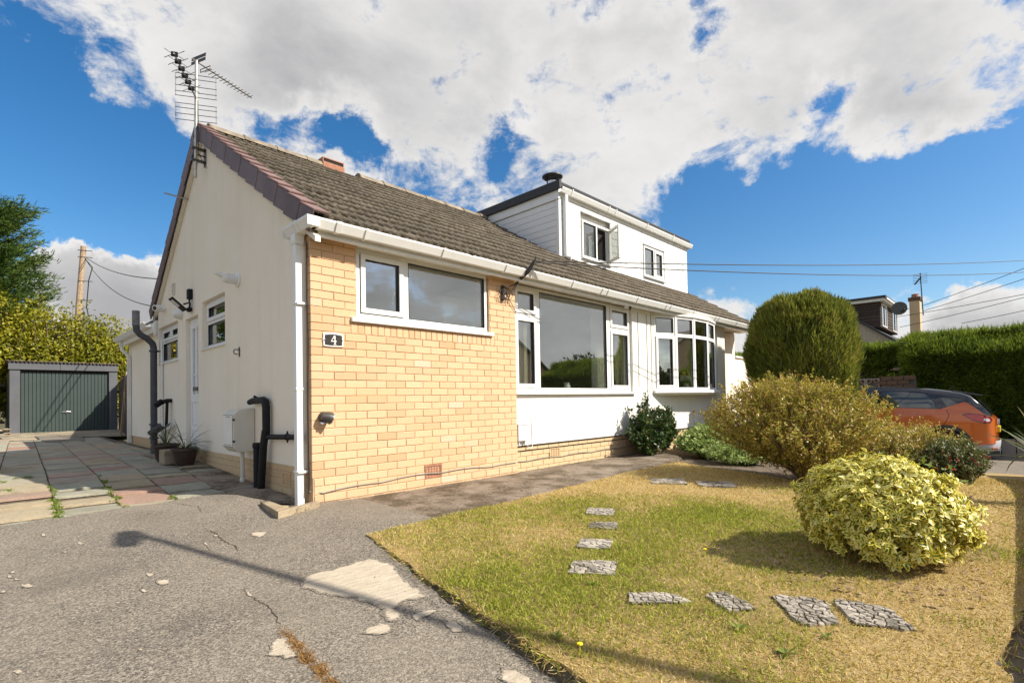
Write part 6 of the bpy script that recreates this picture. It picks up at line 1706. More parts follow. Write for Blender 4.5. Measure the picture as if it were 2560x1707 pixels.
mb = MB(); mb.lathe([(0.022, 0.0), (0.020, 0.012), (0.010, 0.02), (0.018, 0.05), (0.012, 0.075), (0.007, 0.082), (0.013, 0.095), (0.010, 0.11), (0.0, 0.116)], (0, 0, 0), 14); obj('figure', mb, MT['flower_w'], fg, smooth=True)
jg = empty('white_jug', (4.10, 0.30, 1.05), 'white jug standing on the sill inside the large window', 'jug')
mb = MB(); mb.lathe([(0.04, 0.0), (0.055, 0.03), (0.05, 0.07), (0.035, 0.10), (0.048, 0.13), (0.045, 0.13), (0.03, 0.10), (0.0, 0.02)], (0, 0, 0), 18); mb.tube([(0.05, 0, 0.03), (0.085, 0, 0.05), (0.08, 0, 0.09), (0.045, 0, 0.11)], 0.007, 8); obj('jug', mb, MT['flower_w'], jg, smooth=True)
ws = MB(); ws.box(2.77, 5.58, 0.17, 0.32, 1.02, 1.048); obj('inner_sill', ws, MT['upvc'], HOUSE)
ws = MB(); ws.prism([(6.40, 0.16), (6.82, -0.06), (7.3, -0.16), (7.86, -0.17), (8.36, -0.08), (8.78, 0.10), (8.9, 0.40), (6.4, 0.40)], 1.020, 1.0645, lambda a, b, d: (a, b, d)); obj('inner_sill', ws, MT['upvc'], HOUSE)

# ------------------------------------------------------------------ garage
ga = empty('garage', (-0.2, 17.3, 0.2), 'grey prefabricated garage with a dark green up and over door', 'garage')
def G(mb, name, m_, par=None, **k): rel(mb, ga); return obj(name, mb, MT[m_], par or ga, **k)
mb = MB(); mb.box(-1.53, -1.295, 17.22, 17.45, 0.10, 2.148); G(mb, 'post', 'garage_grey', bevel=0.006)
mb = MB(); mb.box(0.868, 1.095, 17.22, 17.45, 0.10, 2.148); G(mb, 'post', 'garage_grey', bevel=0.006)
for a, b in ((-1.56, -0.373), (-0.367, 1.10)):
    mb = MB(); mb.box(a, b, 17.18, 17.24, 2.15, 2.385); G(mb, 'fascia', 'garage_grey', bevel=0.005)
mb = MB(); mb.box(-1.52, -1.42, 17.46, 22.0, 0.0, 2.15); G(mb, 'side_wall', 'garage_grey')
mb = MB(); mb.box(0.99, 1.09, 17.46, 22.0, 0.0, 2.15); G(mb, 'side_wall', 'garage_grey')
mb = MB(); mb.box(-1.41, 0.98, 21.9, 22.0, 0.0, 2.15); mb.box(-1.29, 0.86, 17.30, 17.36, 2.118, 2.30); G(mb, 'rear_wall', 'garage_grey')
nd_ = 24; w = (0.856 + 1.283) / nd_
for i in range(nd_):
    mb = MB(); a = -1.283 + w * i
    mb.prism([(a + 0.002, 0.0), (a + 0.012, -0.010), (a + w - 0.012, -0.010), (a + w - 0.002, 0.0), (a + w - .002, 0.02), (a + .002, 0.02)], 0.215, 2.085, lambda p, q, d: (p, 17.315 + q, d)); G(mb, 'door_panel', 'garage_door')
mb = MB(); mb.box(-1.29, 0.862, 17.336, 17.35, 0.19, 2.10); mb.box(-1.29, 0.862, 17.30, 17.335, 0.185, 0.213); G(mb, 'door_frame', 'garage_door')
mb = MB(); mb.box(-1.294, 0.867, 17.27, 17.33, 2.087, 2.147); mb.box(0.85, 0.867, 17.27, 17.33, 0.19, 2.087); G(mb, 'door_gap', 'hole')
mb = MB(); mb.tube([(-0.32, 17.29, 0.825), (-0.215, 17.27, 0.835), (-0.11, 17.29, 0.825)], 0.018, 8); mb.tube([(-0.215, 17.29, 0.81), (-0.215, 17.28, 0.76)], 0.014, 8); G(mb, 'handle', 'chrome')
mb = MB(); n = 180
for i in range(n + 1):
    x = -1.60 + 2.74 * i / n; z = 2.405 + 0.018 * math.sin(i * 2 * PI / 6.0) + 0.012 * (-0.2 - x) * 0.3
    mb.v += [(x, 17.12, z), (x, 22.1, z + 0.1)]
for i in range(n): mb.f.append((2 * i, 2 * i + 2, 2 * i + 3, 2 * i + 1)); mb.mi.append(0)
o = G(mb, 'corrugated_roof', 'corrugated', smooth=True, angle=80); sm = o.modifiers.new('solid', 'SOLIDIFY'); sm.thickness = 0.012

# timber fences
def board_fence(name, a, b, z0, z1, label, bw=0.125, gap=0.012, lean=0.0, posts=True):
    a = Vector((a[0], a[1], 0)); b = Vector((b[0], b[1], 0)); L = (b - a).length; d = (b - a) / L; nrm = Vector((-d.y, d.x, 0))
    root = empty(name, (a.x, a.y, z0), label, 'fence')
    k = int(L / (bw + gap)); bms = []
    for v in range(3):
        m = MB(); h = z1 - z0 + 0.02 * v - .02; m.box(0, bw, -0.009, 0.009, 0, h); bms.append(m.mesh('board', MT['wood_dark']))
    for i in range(k):
        o = link('board', bms[i % 3], root); p = d * (i * (bw + gap)); o.location = p; o.rotation_euler = (0, random.uniform(-.006, .006), math.atan2(d.y, d.x))
    for z in (0.35, (z1 - z0) - 0.3):
        m = MB(); q = [nrm * 0.012, d * L + nrm * 0.012, d * L + nrm * 0.05, nrm * 0.05]
        m.hexa([(v.x, v.y, z) for v in q] + [(v.x, v.y, z + 0.08) for v in q]); obj('rail', m, MT['wood_dark'], root)
    if posts:
        for t in np.arange(0, L + .1, 1.8):
            m = MB(); c = d * min(t, L) + nrm * 0.09; m.box(c.x - .04, c.x + .04, c.y - .04, c.y + .04, -0.1, z1 - z0 + 0.05); obj('post', m, MT['wood_dark'], root)
    return root
board_fence('timber_fence', (1.13, 17.15), (0.30, 9.7), 0.15, 1.80, 'dark stained board fence between the garage and the rear extension', gap=0.02)
board_fence('timber_fence', (-3.6, 17.65), (-1.62, 17.6), 0.15, 1.95, 'dark board fence left of the grey garage', gap=0.03)
lp = MB(); lp.box(-0.03, 0.03, -0.012, 0.012, 0, 1.72); lpo = obj('leaning_plank', lp, MT['wood_pale']); lpo.location = (0.50, 12.6, 0.19); lpo.rotation_euler = (0.0, R(5), R(20)); tag(lpo, 'pale timber plank leaning upright against the dark fence', 'plank')
# low red brick edging and rubble at the left edge of the drive
be = empty('brick_edging', (-2.05, 4.0, 0.15), 'low red brick edging wall at the left side of the paving', 'low wall')
rb = brick_mesh(0.215, 0.065, 0.10, 1, 'brick_red')
for i in range(5):
    for k in range(3):
        o = link('brick', rb, be); o.location = (-0.045, 0.10 + 0.23 * i + (0.11 if k % 2 else 0), 0.035 + 0.075 * k); o.rotation_euler = (0, 0, -PI / 2)
for i in range(9):
    m = MB(); s = random.uniform(0.05, 0.13); m.v = [tuple(v) for v in ico * s * RNG.uniform(.6, 1.2, (7, 1)) * np.array([1.2, 1, .7])]; m.f = [tuple(f) for f in icf]; m.mi = [0] * 10
    o = obj('rubble', m, MT['kerbstone']); o.location = (-1.78 + random.uniform(-.15, .22), 14.8 + random.uniform(-1.5, 1.5), 0.24 + random.uniform(0, .12)); tag(o, 'broken stone rubble heaped at the left foot of the garage', 'rubble', 'rubble by the garage')

# ------------------------------------------------------------------ potted plants and a concrete block by the side door
def strap_plant(root, c, n, L, W_, nparts=300, up=0.9, spread=1.0, m_='leaf_strap'):
    for i in range(n):
        a = 2 * PI * random.random(); el = random.uniform(0.35, 1.45) ** up
        ln = L * random.uniform(0.65, 1.1); k = 7
        dx, dy = math.cos(a), math.sin(a); p = Vector((0, 0, 0)); ang = min(1.5, el); pts = []
        droop = random.uniform(0.05, 0.28) * (1.6 - ang) * spread
        for j in range(k + 1):
            pts.append(p.copy()); p = p + Vector((dx * math.cos(ang), dy * math.cos(ang), math.sin(ang))) * (ln / k); ang -= droop
        V = []; 
        sd = Vector((-dy, dx, 0))
        for j, q in enumerate(pts):
            t = j / k; w = W_ * (0.7 + 0.6 * t) * (1 - t ** 3) + 0.0006
            V += [tuple(q - sd * w + Vector((0, 0, w * .5))), tuple(q), tuple(q + sd * w + Vector((0, 0, w * .5)))]
        F = []
        for j in range(k): F += [(3 * j, 3 * j + 1, 3 * j + 4, 3 * j + 3), (3 * j + 1, 3 * j + 2, 3 * j + 5, 3 * j + 4)]
        o = link('leaf', np_mesh('leaf', V, F, MT[m_], {'rnd': np.full(len(V), random.random())}, smooth=True), root); o.location = c
def pot_plant(x, y, z, r_, h, n, L, label):
    root = empty('potted_plant', (x, y, z), label, 'potted plant')
    mb = MB(); mb.lathe([(r_ * .62, 0.0), (r_ * .72, h * .15), (r_ * .90, h * .7), (r_ * .93, h * .82), (r_ * 1.05, h * .86), (r_ * 1.06, h), (r_ * .93, h), (r_ * .90, h * .85), (0.0, h * .84)], (0, 0, 0), 28); obj('pot', mb, MT['pot'], root, smooth=True, angle=30)
    mb = MB(); mb.lathe([(r_ * .90, h * .86), (0.0, h * .9)], (0, 0, 0), 20); obj('compost', mb, MT['soil'], root)
    strap_plant(root, (0, 0, h * .88), n, L, 0.008)
    return root
pot_plant(-0.235, 3.22, z_drive(0, 3.2) + 0.012, 0.155, 0.22, 26, 0.46, 'brown glazed pot with a spiky green cordyline in front of the side door')
pot_plant(-0.30, 3.92, z_drive(0, 3.9) + 0.012, 0.165, 0.24, 22, 0.34, 'brown pot of shorter strap leaves behind the concrete block')
mb = MB(); mb.box(-0.13, 0.13, -0.10, 0.10, 0, 0.19); o = obj('concrete_block', mb, MT['kerb'], bevel=0.008); o.location = (-0.31, 3.50, z_drive(0, 3.5) + .010); o.rotation_euler = (0, 0, 0.1); tag(o, 'rough buff concrete block between the two brown pots', 'block')

# ------------------------------------------------------------------ plants
def foliage(name, V, F, r, m_, root):
    o = link(name, np_mesh(name, V - np.array(root.location), F, MT[m_], {'rnd': r}), root)
    return o
def stems(root, base, tips, r0, m_='twig', name='stem', bend=0.15, split=1):
    mb = MB()
    for t in tips:
        b = Vector(base) + Vector((random.uniform(-.05, .05), random.uniform(-.05, .05), 0)); t = Vector(t)
        mid = b.lerp(t, 0.5) + Vector((random.uniform(-1, 1), random.uniform(-1, 1), random.uniform(0.0, 1))) * bend * (t - b).length * .5
        pts = [b, b.lerp(mid, .5) + Vector((0, 0, .02)), mid, mid.lerp(t, .6), t]
        mb.tube(pts, [r0, r0 * .8, r0 * .6, r0 * .4, r0 * .2], 5, False)
    rel(mb, root)
    return obj(name, mb, MT[m_], root, smooth=True)

# clipped round yew on the far boundary
tp = empty('topiary_yew', (9.6, -1.5, -0.36), 'large rounded clipped yew bush beside the bow window', 'topiary')
zp = np.array([-0.1, 0.15, 0.7, 1.4, 2.0, 2.42, 2.70, 2.86, 2.91, 3.17]); rp = np.array([0.78, 0.88, 0.94, 0.96, 0.955, 0.89, 0.70, 0.42, 0.02, 0.0])
n = 62000
zz = RNG.uniform(-0.1, 2.9, n); a = RNG.random(n) * 6.2832
zz[:9000] = 2.36 + 0.54 * RNG.random(9000) ** .8
rr = np.interp(zz, zp, rp)
sl = np.gradient(np.interp(np.linspace(-.1, 3.17, 200), zp, rp), np.linspace(-.1, 3.17, 200)); slz = np.interp(zz, np.linspace(-.1, 3.17, 200), sl)
Nn = unit(np.stack([np.cos(a), np.sin(a), -np.clip(slz, -4, 1)], 1))
S0 = np.stack([9.54 + rr * np.cos(a), -1.46 + rr * np.sin(a), zz], 1)
depth = RNG.random(n) ** 1.6 * 0.22
wob = 0.06 * lump(S0, 2.6) + 0.055 * lump(S0 * np.array([1, 1, .55]), 8.0)
P = S0 + Nn * (wob * 1.3 - depth)[:, None]
T = unit(Nn * 0.55 + np.array([0, 0, 1.0]) + 0.45 * rand_dir(n))
V, F, r = blades(P, T, RNG.uniform(.06, .17, n), RNG.uniform(.010, .022, n), RNG.uniform(0, .25, n), np.clip(RNG.random(n) * .9 + .15 * lump(S0, 3.0), 0, 1))
foliage('foliage', V, F, r, 'leaf_yew', tp)
mb = MB(); mb.lathe([(max(0.0, q * .84 - .04), z * .97) for z, q in zip(zp[:-1], rp[:-1])], (9.54, -1.46, 0), 24); rel(mb, tp); obj('blocking_core', mb, MT['bark'], tp, smooth=True)  # solid twig-coloured core added to block light through the foliage
mb = MB(); mb.tube([(9.6, -1.5, -.5), (9.62, -1.5, .4)], [.10, .08], 8); rel(mb, tp); obj('trunk', mb, MT['bark'], tp)

# brown-green leaved shrub: many arching twigs from one stool
def vase_shrub(name, label, base, c, rad, ntips, per, leafL, m_, stem_n=60, low=0.35, tipd=0.10, rnd_shift=0.0, sparse=0.0, twig_r=0.010):
    root = empty(name, base, label, 'shrub')
    D_ = rand_dir(ntips)
    D_[:, 2] = np.where(D_[:, 2] < -low, -D_[:, 2], D_[:, 2])
    q = RNG.random(ntips) ** 0.30
    sc = 1 + 0.17 * lump(D_, 2.4, 1.3) + 0.12 * lump(D_, 6.5, .4) + np.where(RNG.random(ntips) < .16, RNG.uniform(.05, .30, ntips) * np.clip(.4 + D_[:, 2], 0, 1), 0)
    rr = np.array(rad)[None] * np.where(D_[:, 2:3] < 0, np.array([[1 + 0, 1, 1]]), 1)
    tips = np.array(c) + D_ * rr * (q * sc)[:, None]
    # the underside narrows to the stool
    h = np.clip((tips[:, 2] - base[2]) / (c[2] - base[2] + 1e-6), 0.0, 1.0)
    k = (0.40 + 0.60 * h ** 0.8)[:, None]
    tips[:, :2] = np.array(base[:2]) + (tips[:, :2] - np.array(base[:2])) * k + 0
    up = unit(tips - np.array(base) + np.array([0, 0, .25]))
    n = ntips * per
    tt = np.repeat(tips, per, 0); uu = np.repeat(up, per, 0)
    back = RNG.random(n)[:, None]
    P = tt - uu * back * tipd * 1.6 + RNG.normal(size=(n, 3)) * .006
    T = unit(uu * .6 + 0.9 * rand_dir(n))
    N = unit(uu * .7 + np.array([0.1, -.15, .45]) + 0.6 * rand_dir(n))
    V, F, r = leaves(P, T, N, RNG.uniform(.65, 1.1, n) * leafL, RNG.uniform(.36, .52, n) * leafL, .2, np.clip(RNG.random(n) * .8 + .2 * (1 - back[:, 0]) + rnd_shift, 0, 1))
    foliage('foliage', V, F, r, m_, root)
    idx = RNG.choice(ntips, min(stem_n, ntips), replace=False)
    stems(root, base, tips[idx], twig_r)
    # fine twiglets
    sel = RNG.choice(ntips, min(ntips, 900), replace=False)
    V, F, r = blades(tips[sel] - up[sel] * tipd * 3.0, up[sel] + .2 * rand_dir(len(sel)), tipd * 3.2, 0.004, 0.1)
    o = link('twigs', np_mesh('twigs', V - np.array(root.location), F, MT['twig']), root)
    return root
vase_shrub('brown_shrub', 'wide shrub of small bronze and green leaves in front of the round yew', (4.15, -2.92, 0.0), (4.45, -2.72, 0.60), (1.00, 0.98, 0.50), 4200, 11, 0.040, 'leaf_abelia', 150, 0.8, 0.07, 0.05)
vase_shrub('twiggy_shrub', 'low twiggy brown shrub spreading in front of the orange car', (6.15, -3.35, -0.12), (6.2, -3.42, 0.12), (1.15, 0.85, 0.40), 2800, 12, 0.036, 'leaf_abelia', 80, .6, 0.07, 0.08)
fu = vase_shrub('fuchsia_shrub', 'small green shrub with hanging red flowers below the car rear bumper', (5.60, -4.02, -0.08), (5.62, -4.03, 0.13), (0.55, 0.36, 0.26), 1100, 11, 0.036, 'leaf_fuchsia', 50, .6, 0.06, 0.1)
n = 46; D_ = rand_dir(n); D_[:, 2] = np.abs(D_[:, 2]) * .8
P = np.array([5.62, -4.03, 0.12]) + D_ * np.array([.55, .38, .25])
for i in range(n):
    if i > 40: break
V, F, r = leaves(np.repeat(P, 4, 0), np.tile([0, 0, -1.0], (4 * n, 1)) + .35 * rand_dir(4 * n), rand_dir(4 * n), 0.032, 0.012)
link('red_flowers', np_mesh('red_flowers', V - np.array(fu.location), F, MT['flower_red']), fu)
vase_shrub('camellia_bush', 'dark glossy leaved bush against the white wall below the bow window', (5.62, -0.30, 0.02), (5.62, -0.27, 0.36), (0.66, 0.30, 0.36), 620, 9, 0.085, 'leaf_camellia', 40, .7, 0.08)
ca = vase_shrub('camellia_shoot', 'tall thin leafy shoot rising from the dark glossy bush', (5.50, -0.22, 0.25), (5.50, -0.20, 0.72), (0.17, 0.12, 0.26), 60, 7, 0.065, 'leaf_camellia', 10, .6, 0.07)
ca2 = vase_shrub('leafy_shoot', 'second leafy shoot by the bow window, right of the dark bush', (6.18, -0.25, 0.1), (6.25, -0.22, 0.62), (0.13, 0.10, 0.20), 46, 7, 0.065, 'leaf_camellia', 10, .6, 0.07)
vase_shrub('perennial_clump', 'pale green leafy perennials growing along the bed under the bow window', (6.9, -0.75, -0.05), (6.95, -0.72, 0.14), (1.15, 0.46, 0.28), 1700, 10, 0.070, 'leaf_perennial', 60, .8, 0.06)
vase_shrub('perennial_clump', 'lower blue green perennials between the bow window bed and the brown shrub', (6.1, -1.55, -0.05), (6.05, -1.55, 0.06), (0.85, 0.50, 0.20), 900, 10, 0.06, 'leaf_perennial', 40, .8, 0.05)
# seed heads above the perennials
sh = empty('seed_heads', (7.1, -0.6, 0.2), 'tall yellowish flower stalks standing above the pale green perennials', 'flower stalks')
for i in range(11):
    mb = MB(); x = 6.7 + 1.0 * random.random(); y = -.75 + .4 * random.random(); zt = 0.50 + .17 * random.random()
    mb.tube([(x, y, 0.2), (x + .01, y, zt - .05), (x + .015, y, zt)], 0.004, 5); mb.lathe([(0.004, 0.0), (0.022, 0.015), (0.016, 0.045), (0.0, 0.055)], (x + .015, y, zt), 7); rel(mb, sh); obj('stalk', mb, MT['dry_grass'], sh)

# variegated shrub: rosettes of broad two-coloured leaves
vs = empty('variegated_shrub', (1.455, -4.0, 0.0), 'rounded shrub with bright yellow edged variegated leaves on the lawn', 'shrub')
def var_leaf_arrays(P, T, N, L, Wd):
    n = len(P); T = unit(T); S = unit(np.cross(T, N)); N = np.cross(S, T)
    ts = np.array([0.0, 0.22, 0.52, 0.80, 1.0]); ws = np.array([0.06, 0.72, 1.0, 0.66, 0.04]); dr = np.array([0.0, 0.02, 0.0, -0.07, -0.18])
    V = []; U = []
    for t, w, d in zip(ts, ws, dr):
        for s in (-1, 0, 1):
            V.append(P + T * (L * t)[:, None] + S * (Wd * .5 * w * s)[:, None] + N * (L * d + abs(s) * Wd * .16 * w)[:, None]); U.append((0.5 + 0.5 * s * (w if w > .1 else .1), t))
    V = np.stack(V, 1).reshape(-1, 3)
    f = []
    for j in range(4):
        for s in range(2): f.append((3 * j + s, 3 * j + s + 1, 3 * j + s + 4, 3 * j + s + 3))
    F = (np.arange(n)[:, None, None] * 15 + np.array(f)[None]).reshape(-1, 4)
    return V, F, np.tile(np.array(U), (n, 1))
nros = 1800
D_ = rand_dir(nros * 2); D_ = D_[D_[:, 2] > -0.55][:nros]; nros = len(D_)
cen = np.array([1.455, -4.00, 0.262]); rad = np.array([0.455, 0.405, 0.315])
sc = 1 + 0.12 * lump(D_, 2.4, 2.1) + 0.09 * lump(D_, 6.5, .7)
q = 1 - 0.40 * RNG.random(nros) ** 1.8
RP = cen + D_ * rad * (sc * q)[:, None]
RU = unit(D_ * np.array([1, 1, .8]) + np.array([0, 0, .45]) + .35 * rand_dir(nros))
per = 7; n = nros * per
ax = np.repeat(RU, per, 0); base_ = np.repeat(RP, per, 0)
t1 = unit(np.cross(ax, rand_dir(n))); 
k_ = np.tile(np.arange(per), nros) * 2.4 + np.repeat(RNG.random(nros) * 6.28, per)
t2 = np.repeat(unit(np.cross(RU, rand_dir(nros))), per, 0); t3 = np.cross(ax, t2)
dirr = t2 * np.cos(k_)[:, None] + t3 * np.sin(k_)[:, None]
opn = RNG.uniform(.75, 1.45, n)[:, None]
T = dirr * np.sin(opn) + ax * np.cos(opn)
N = ax * np.sin(opn) - dirr * np.cos(opn) + .2 * rand_dir(n)
P = base_ - ax * (np.tile(np.arange(per), nros) * 0.004)[:, None]
L = RNG.uniform(.026, .048, n); Wd = L * RNG.uniform(.44, .56, n)
V, F, U = var_leaf_arrays(P, T, N, L, Wd)
rl = RNG.random(n)
cand = np.argsort(np.linalg.norm(P - np.array(CAM), axis=1) - 0.12 * ((P - cen) @ unit(np.array([[CAM.x - cen[0], CAM.y - cen[1], .4]]))[0]))
sep = set(cand[:296].tolist())
keep = np.array([i not in sep for i in range(n)])
Vr = V.reshape(n, 15, 3)
k2 = int(keep.sum())
Fr = (np.arange(k2)[:, None, None] * 15 + F[:8].reshape(1, 8, 4)).reshape(-1, 4)
o = link('leaf', np_mesh('leaf', Vr[keep].reshape(-1, 3) - np.array(vs.location), Fr, MT['leaf_varieg'], {'rnd': np.repeat(rl[keep], 15)}, np.tile(U[:15], (k2, 1)), True), vs); stuff(o)
for i in sep:
    o = link('leaf', np_mesh('leaf', Vr[i] - P[i], F[:8], MT['leaf_varieg'], {'rnd': np.full(15, rl[i])}, U[:15], True), vs); o.location = tuple(P[i] - np.array(vs.location))
stems(vs, (1.455, -4.0, 0.0), RP[RNG.choice(nros, 120, replace=False)] - RU[:120] * 0.02, 0.007, 'twig')
# plain green shoots breaking out of the right side
n = 260; D_ = unit(rand_dir(n) * .6 + np.array([0.9, -.25, .25])); P = cen + D_ * rad * RNG.uniform(.9, 1.22, (n, 1))
V, F, r = leaves(P, rand_dir(n) + D_, rand_dir(n) + np.array([0, 0, 1.0]), .045, .022); stuff(foliage('green_shoots', V, F, r, 'weed', vs))

# strap-leaved cordyline at the right edge of the lawn
co = empty('cordyline', (3.95, -4.74, 0.0), 'spiky strap leaved cordyline leaning in at the right edge of the lawn', 'plant')
mb = MB(); mb.tube([(3.95, -4.74, -.1), (3.95, -4.74, 0.3)], 0.04, 8); rel(mb, co); obj('trunk', mb, MT['bark'], co)
strap_plant(co, (0, 0, 0.30), 54, 0.52, 0.011, up=.8, spread=1.1)

# ------------------------------------------------------------------ conifer hedge beyond the neighbour's drive
hg = empty('conifer_hedge', (14.0, -5.5, -0.5), 'tall dark clipped conifer hedge behind the orange car, bright along its top', 'hedge')
def hedge_face(n, fn, nrm, L0, L1, W0, W1, up, m_='leaf_leylandii', jit=0.10):
    u = RNG.random(n); v = RNG.random(n)
    P = fn(u, v)
    N = np.tile(np.array(nrm, float), (n, 1))
    P = P + N * (0.10 * lump(P, 1.5) + 0.06 * lump(P, 4.0) - jit * RNG.random(n) ** 1.5)[:, None]
    T = unit(N * .55 + np.array(up) + 0.55 * rand_dir(n))
    return blades(P, T, RNG.uniform(L0, L1, n), RNG.uniform(W0, W1, n), RNG.uniform(.1, .45, n), np.clip(RNG.random(n) * .8 + .2 * lump(P, 2.0), 0, 1))
def cat(parts):
    Vs = []; Fs = []; rs = []; k = 0
    for V, F, r in parts:
        Vs.append(V); Fs.append(F + k); rs.append(r); k += len(V)
    return np.concatenate(Vs), np.concatenate(Fs), np.concatenate(rs)
HT = 2.28
parts = [hedge_face(42000, lambda u, v: np.stack([np.full(len(u), 14.0), -2.65 - 6.5 * u, -.5 + (HT - .02) * v], 1), (-1, 0, 0), .10, .22, .018, .034, (0, -.2, .35)),
         hedge_face(18000, lambda u, v: np.stack([14.75 + 0.9 * v, -2.6 - 6.5 * u, HT - .02 + 0 * u], 1), (0, 0, 1), .18, .40, .02, .036, (-.55, 0.35, .25)),
         hedge_face(30000, lambda u, v: np.stack([13.98 + .80 * v ** 1.2, -2.6 - 6.5 * u, HT - .58 + .60 * v], 1), (-.6, -.1, .8), .16, .34, .02, .036, (-.25, .25, .5)),
         hedge_face(12000, lambda u, v: np.stack([15.28 + .80 * v ** 1.2, -2.6 + 7.3 * u, HT - .58 + .60 * v], 1), (-.6, -.1, .8), .16, .34, .02, .036, (-.25, .25, .5)),
         hedge_face(6000, lambda u, v: np.stack([14.0 + 1.6 * u, np.full(len(u), -2.62), -.5 + (HT + .5) * v], 1), (0, 1, 0), .10, .22, .018, .034, (-.2, 0, .35)),
         hedge_face(14000, lambda u, v: np.stack([np.full(len(u), 15.3), -2.7 + 7.5 * u, -.5 + (HT + .45) * v], 1), (-1, 0, 0), .10, .22, .018, .034, (0, 0, .35)),
         hedge_face(8000, lambda u, v: np.stack([15.3 + 1.2 * v, -2.7 + 7.5 * u, HT - .05 + 0 * u], 1), (0, 0, 1), .14, .28, .02, .034, (-.3, 0.3, .45))]
V, F, r = cat(parts); foliage('foliage', V, F, r, 'leaf_leylandii', hg)
mb = MB(); mb.prism([(14.18, -.6), (15.6, -.6), (15.6, HT - .12), (14.85, HT - .16), (14.18, HT - .70)], -9.2, -2.85, lambda a, b, d: (a, d, b)); mb.prism([(15.48, -.6), (16.6, -.6), (16.6, HT - .12), (16.15, HT - .16), (15.48, HT - .70)], -2.84, 4.8, lambda a, b, d: (a, d, b)); rel(mb, hg); obj('blocking_core', mb, MT['bark'], hg)  # solid core added so no sky light shows through the hedge

# low block wall with a pierced screen panel in the recess of the hedge
bw = empty('boundary_wall', (13.6, -2.6, -0.5), 'low brown brick wall with a pierced concrete screen panel behind the car', 'wall')
mb = MB(); mb.box(13.56, 13.66, -2.84, 1.5, -.5, 1.33); rel(mb, bw); obj('wall_core', mb, MT['mortar_dark'], bw)
bmw = brick_mesh(0.215, 0.095, 0.10, 2, 'brick_dark')
zt = 1.36
for k in range(6):
    for i in range(3):
        o = link('brick', bmw, bw); yy = -2.83 + 0.225 * i + (0.1125 if k % 2 else 0) + .11
        if yy > -2.15: continue
        o.location = (13.55 - bw.location.x, yy - bw.location.y, zt - 0.05 - 0.105 * k - bw.location.z); o.rotation_euler = (0, 0, -PI / 2)
bmb = brick_mesh(0.43, 0.20, 0.10, 2, 'block')
for k in range(7):
    for i in range(10):
        yy = -2.72 + 0.45 * i + (0.22 if k % 2 else 0) + .11
        if k < 3 and yy < -2.1: continue
        if k < 3 and yy < -1.2: continue
        o = link('block', bmb, bw); o.location = (13.552 - bw.location.x, yy - bw.location.y, 1.22 - 0.21 * k - bw.location.z); o.rotation_euler = (0, 0, -PI / 2)
sp_ = MB()
s_ = 0.29
for by in range(4):
    for bz in range(2):
        y0 = -2.13 + s_ * by; z0 = 1.32 - s_ * (bz + 1)
        ring(sp_, TS(13.50), y0 + .003, y0 + s_ - .003, z0 + .003, z0 + s_ - .003, 0.028, -0.08, 0.0)
        for cx, cz in ((0, 0), (1, 0), (0, 1), (1, 1)):
            pts = []
            for q in range(7):
                w = PI / 2 * q / 6; rad_ = s_ * .46
                pts.append((13.54, y0 + (cx * s_ + (1 - 2 * cx) * rad_ * math.cos(w)), z0 + (cz * s_ + (1 - 2 * cz) * rad_ * math.sin(w))))
            sp_.tube(pts, 0.017, 5)
rel(sp_, bw); obj('screen_panel', sp_, MT['block'], bw)
# low block edging to the neighbour's drive at the far right
ew = empty('edging_wall', (13.3, -6.5, -0.5), 'low grey block edging below the hedge at the right of the car', 'low wall')
for i in range(16):
    o = link('block', brick_mesh(0.215, 0.42 if i % 5 else 0.47, 0.12, i % 3, 'block'), ew); o.location = (0, 0.23 * i - .9, 0.2 + (.02 if i % 3 == 0 else 0)); o.rotation_euler = (0, 0, -PI / 2)
struct(poly_sheet('neighbour_driveway', [(9.8, 3.0), (9.8, -3.4), (7.7, -3.56), (7.7, -3.4), (9.6, -3.49), (9.6, -14), (13.8, -14), (13.8, 3.0)] if 0 else [(9.9, 3.0), (9.9, -14.0), (13.9, -14.0), (13.9, 3.0)], lambda x, y: -0.468, MT['tarmac'], 1.0, 0.05))
# white side wall past the end of the house
gw = empty('rendered_garden_wall', (10.9, 0.5, -0.5), 'low cream rendered wall with a white coping at the right end of the house', 'wall')
mb = MB(); mb.box(10.92, 15.0, 0.40, 0.60, -.6, 1.88); rel(mb, gw); obj('wall', mb, MT['render_shade_tone'], gw)
mb = MB(); mb.box(10.90, 15.0, 0.36, 0.64, 1.881, 1.935); rel(mb, gw); obj('coping', mb, MT['upvc_old'], gw, bevel=0.008)
# front boundary wall beside the photographer
fw_ = empty('front_boundary_wall', (4.0, -5.0, -0.1), 'low red brick boundary wall along the bottom of the front garden', 'low wall')
mb = MB(); mb.box(0.2, 9.0, -5.10, -4.92, -.5, 0.36); rel(mb, fw_); obj('wall', mb, MT['brick_red'], fw_)

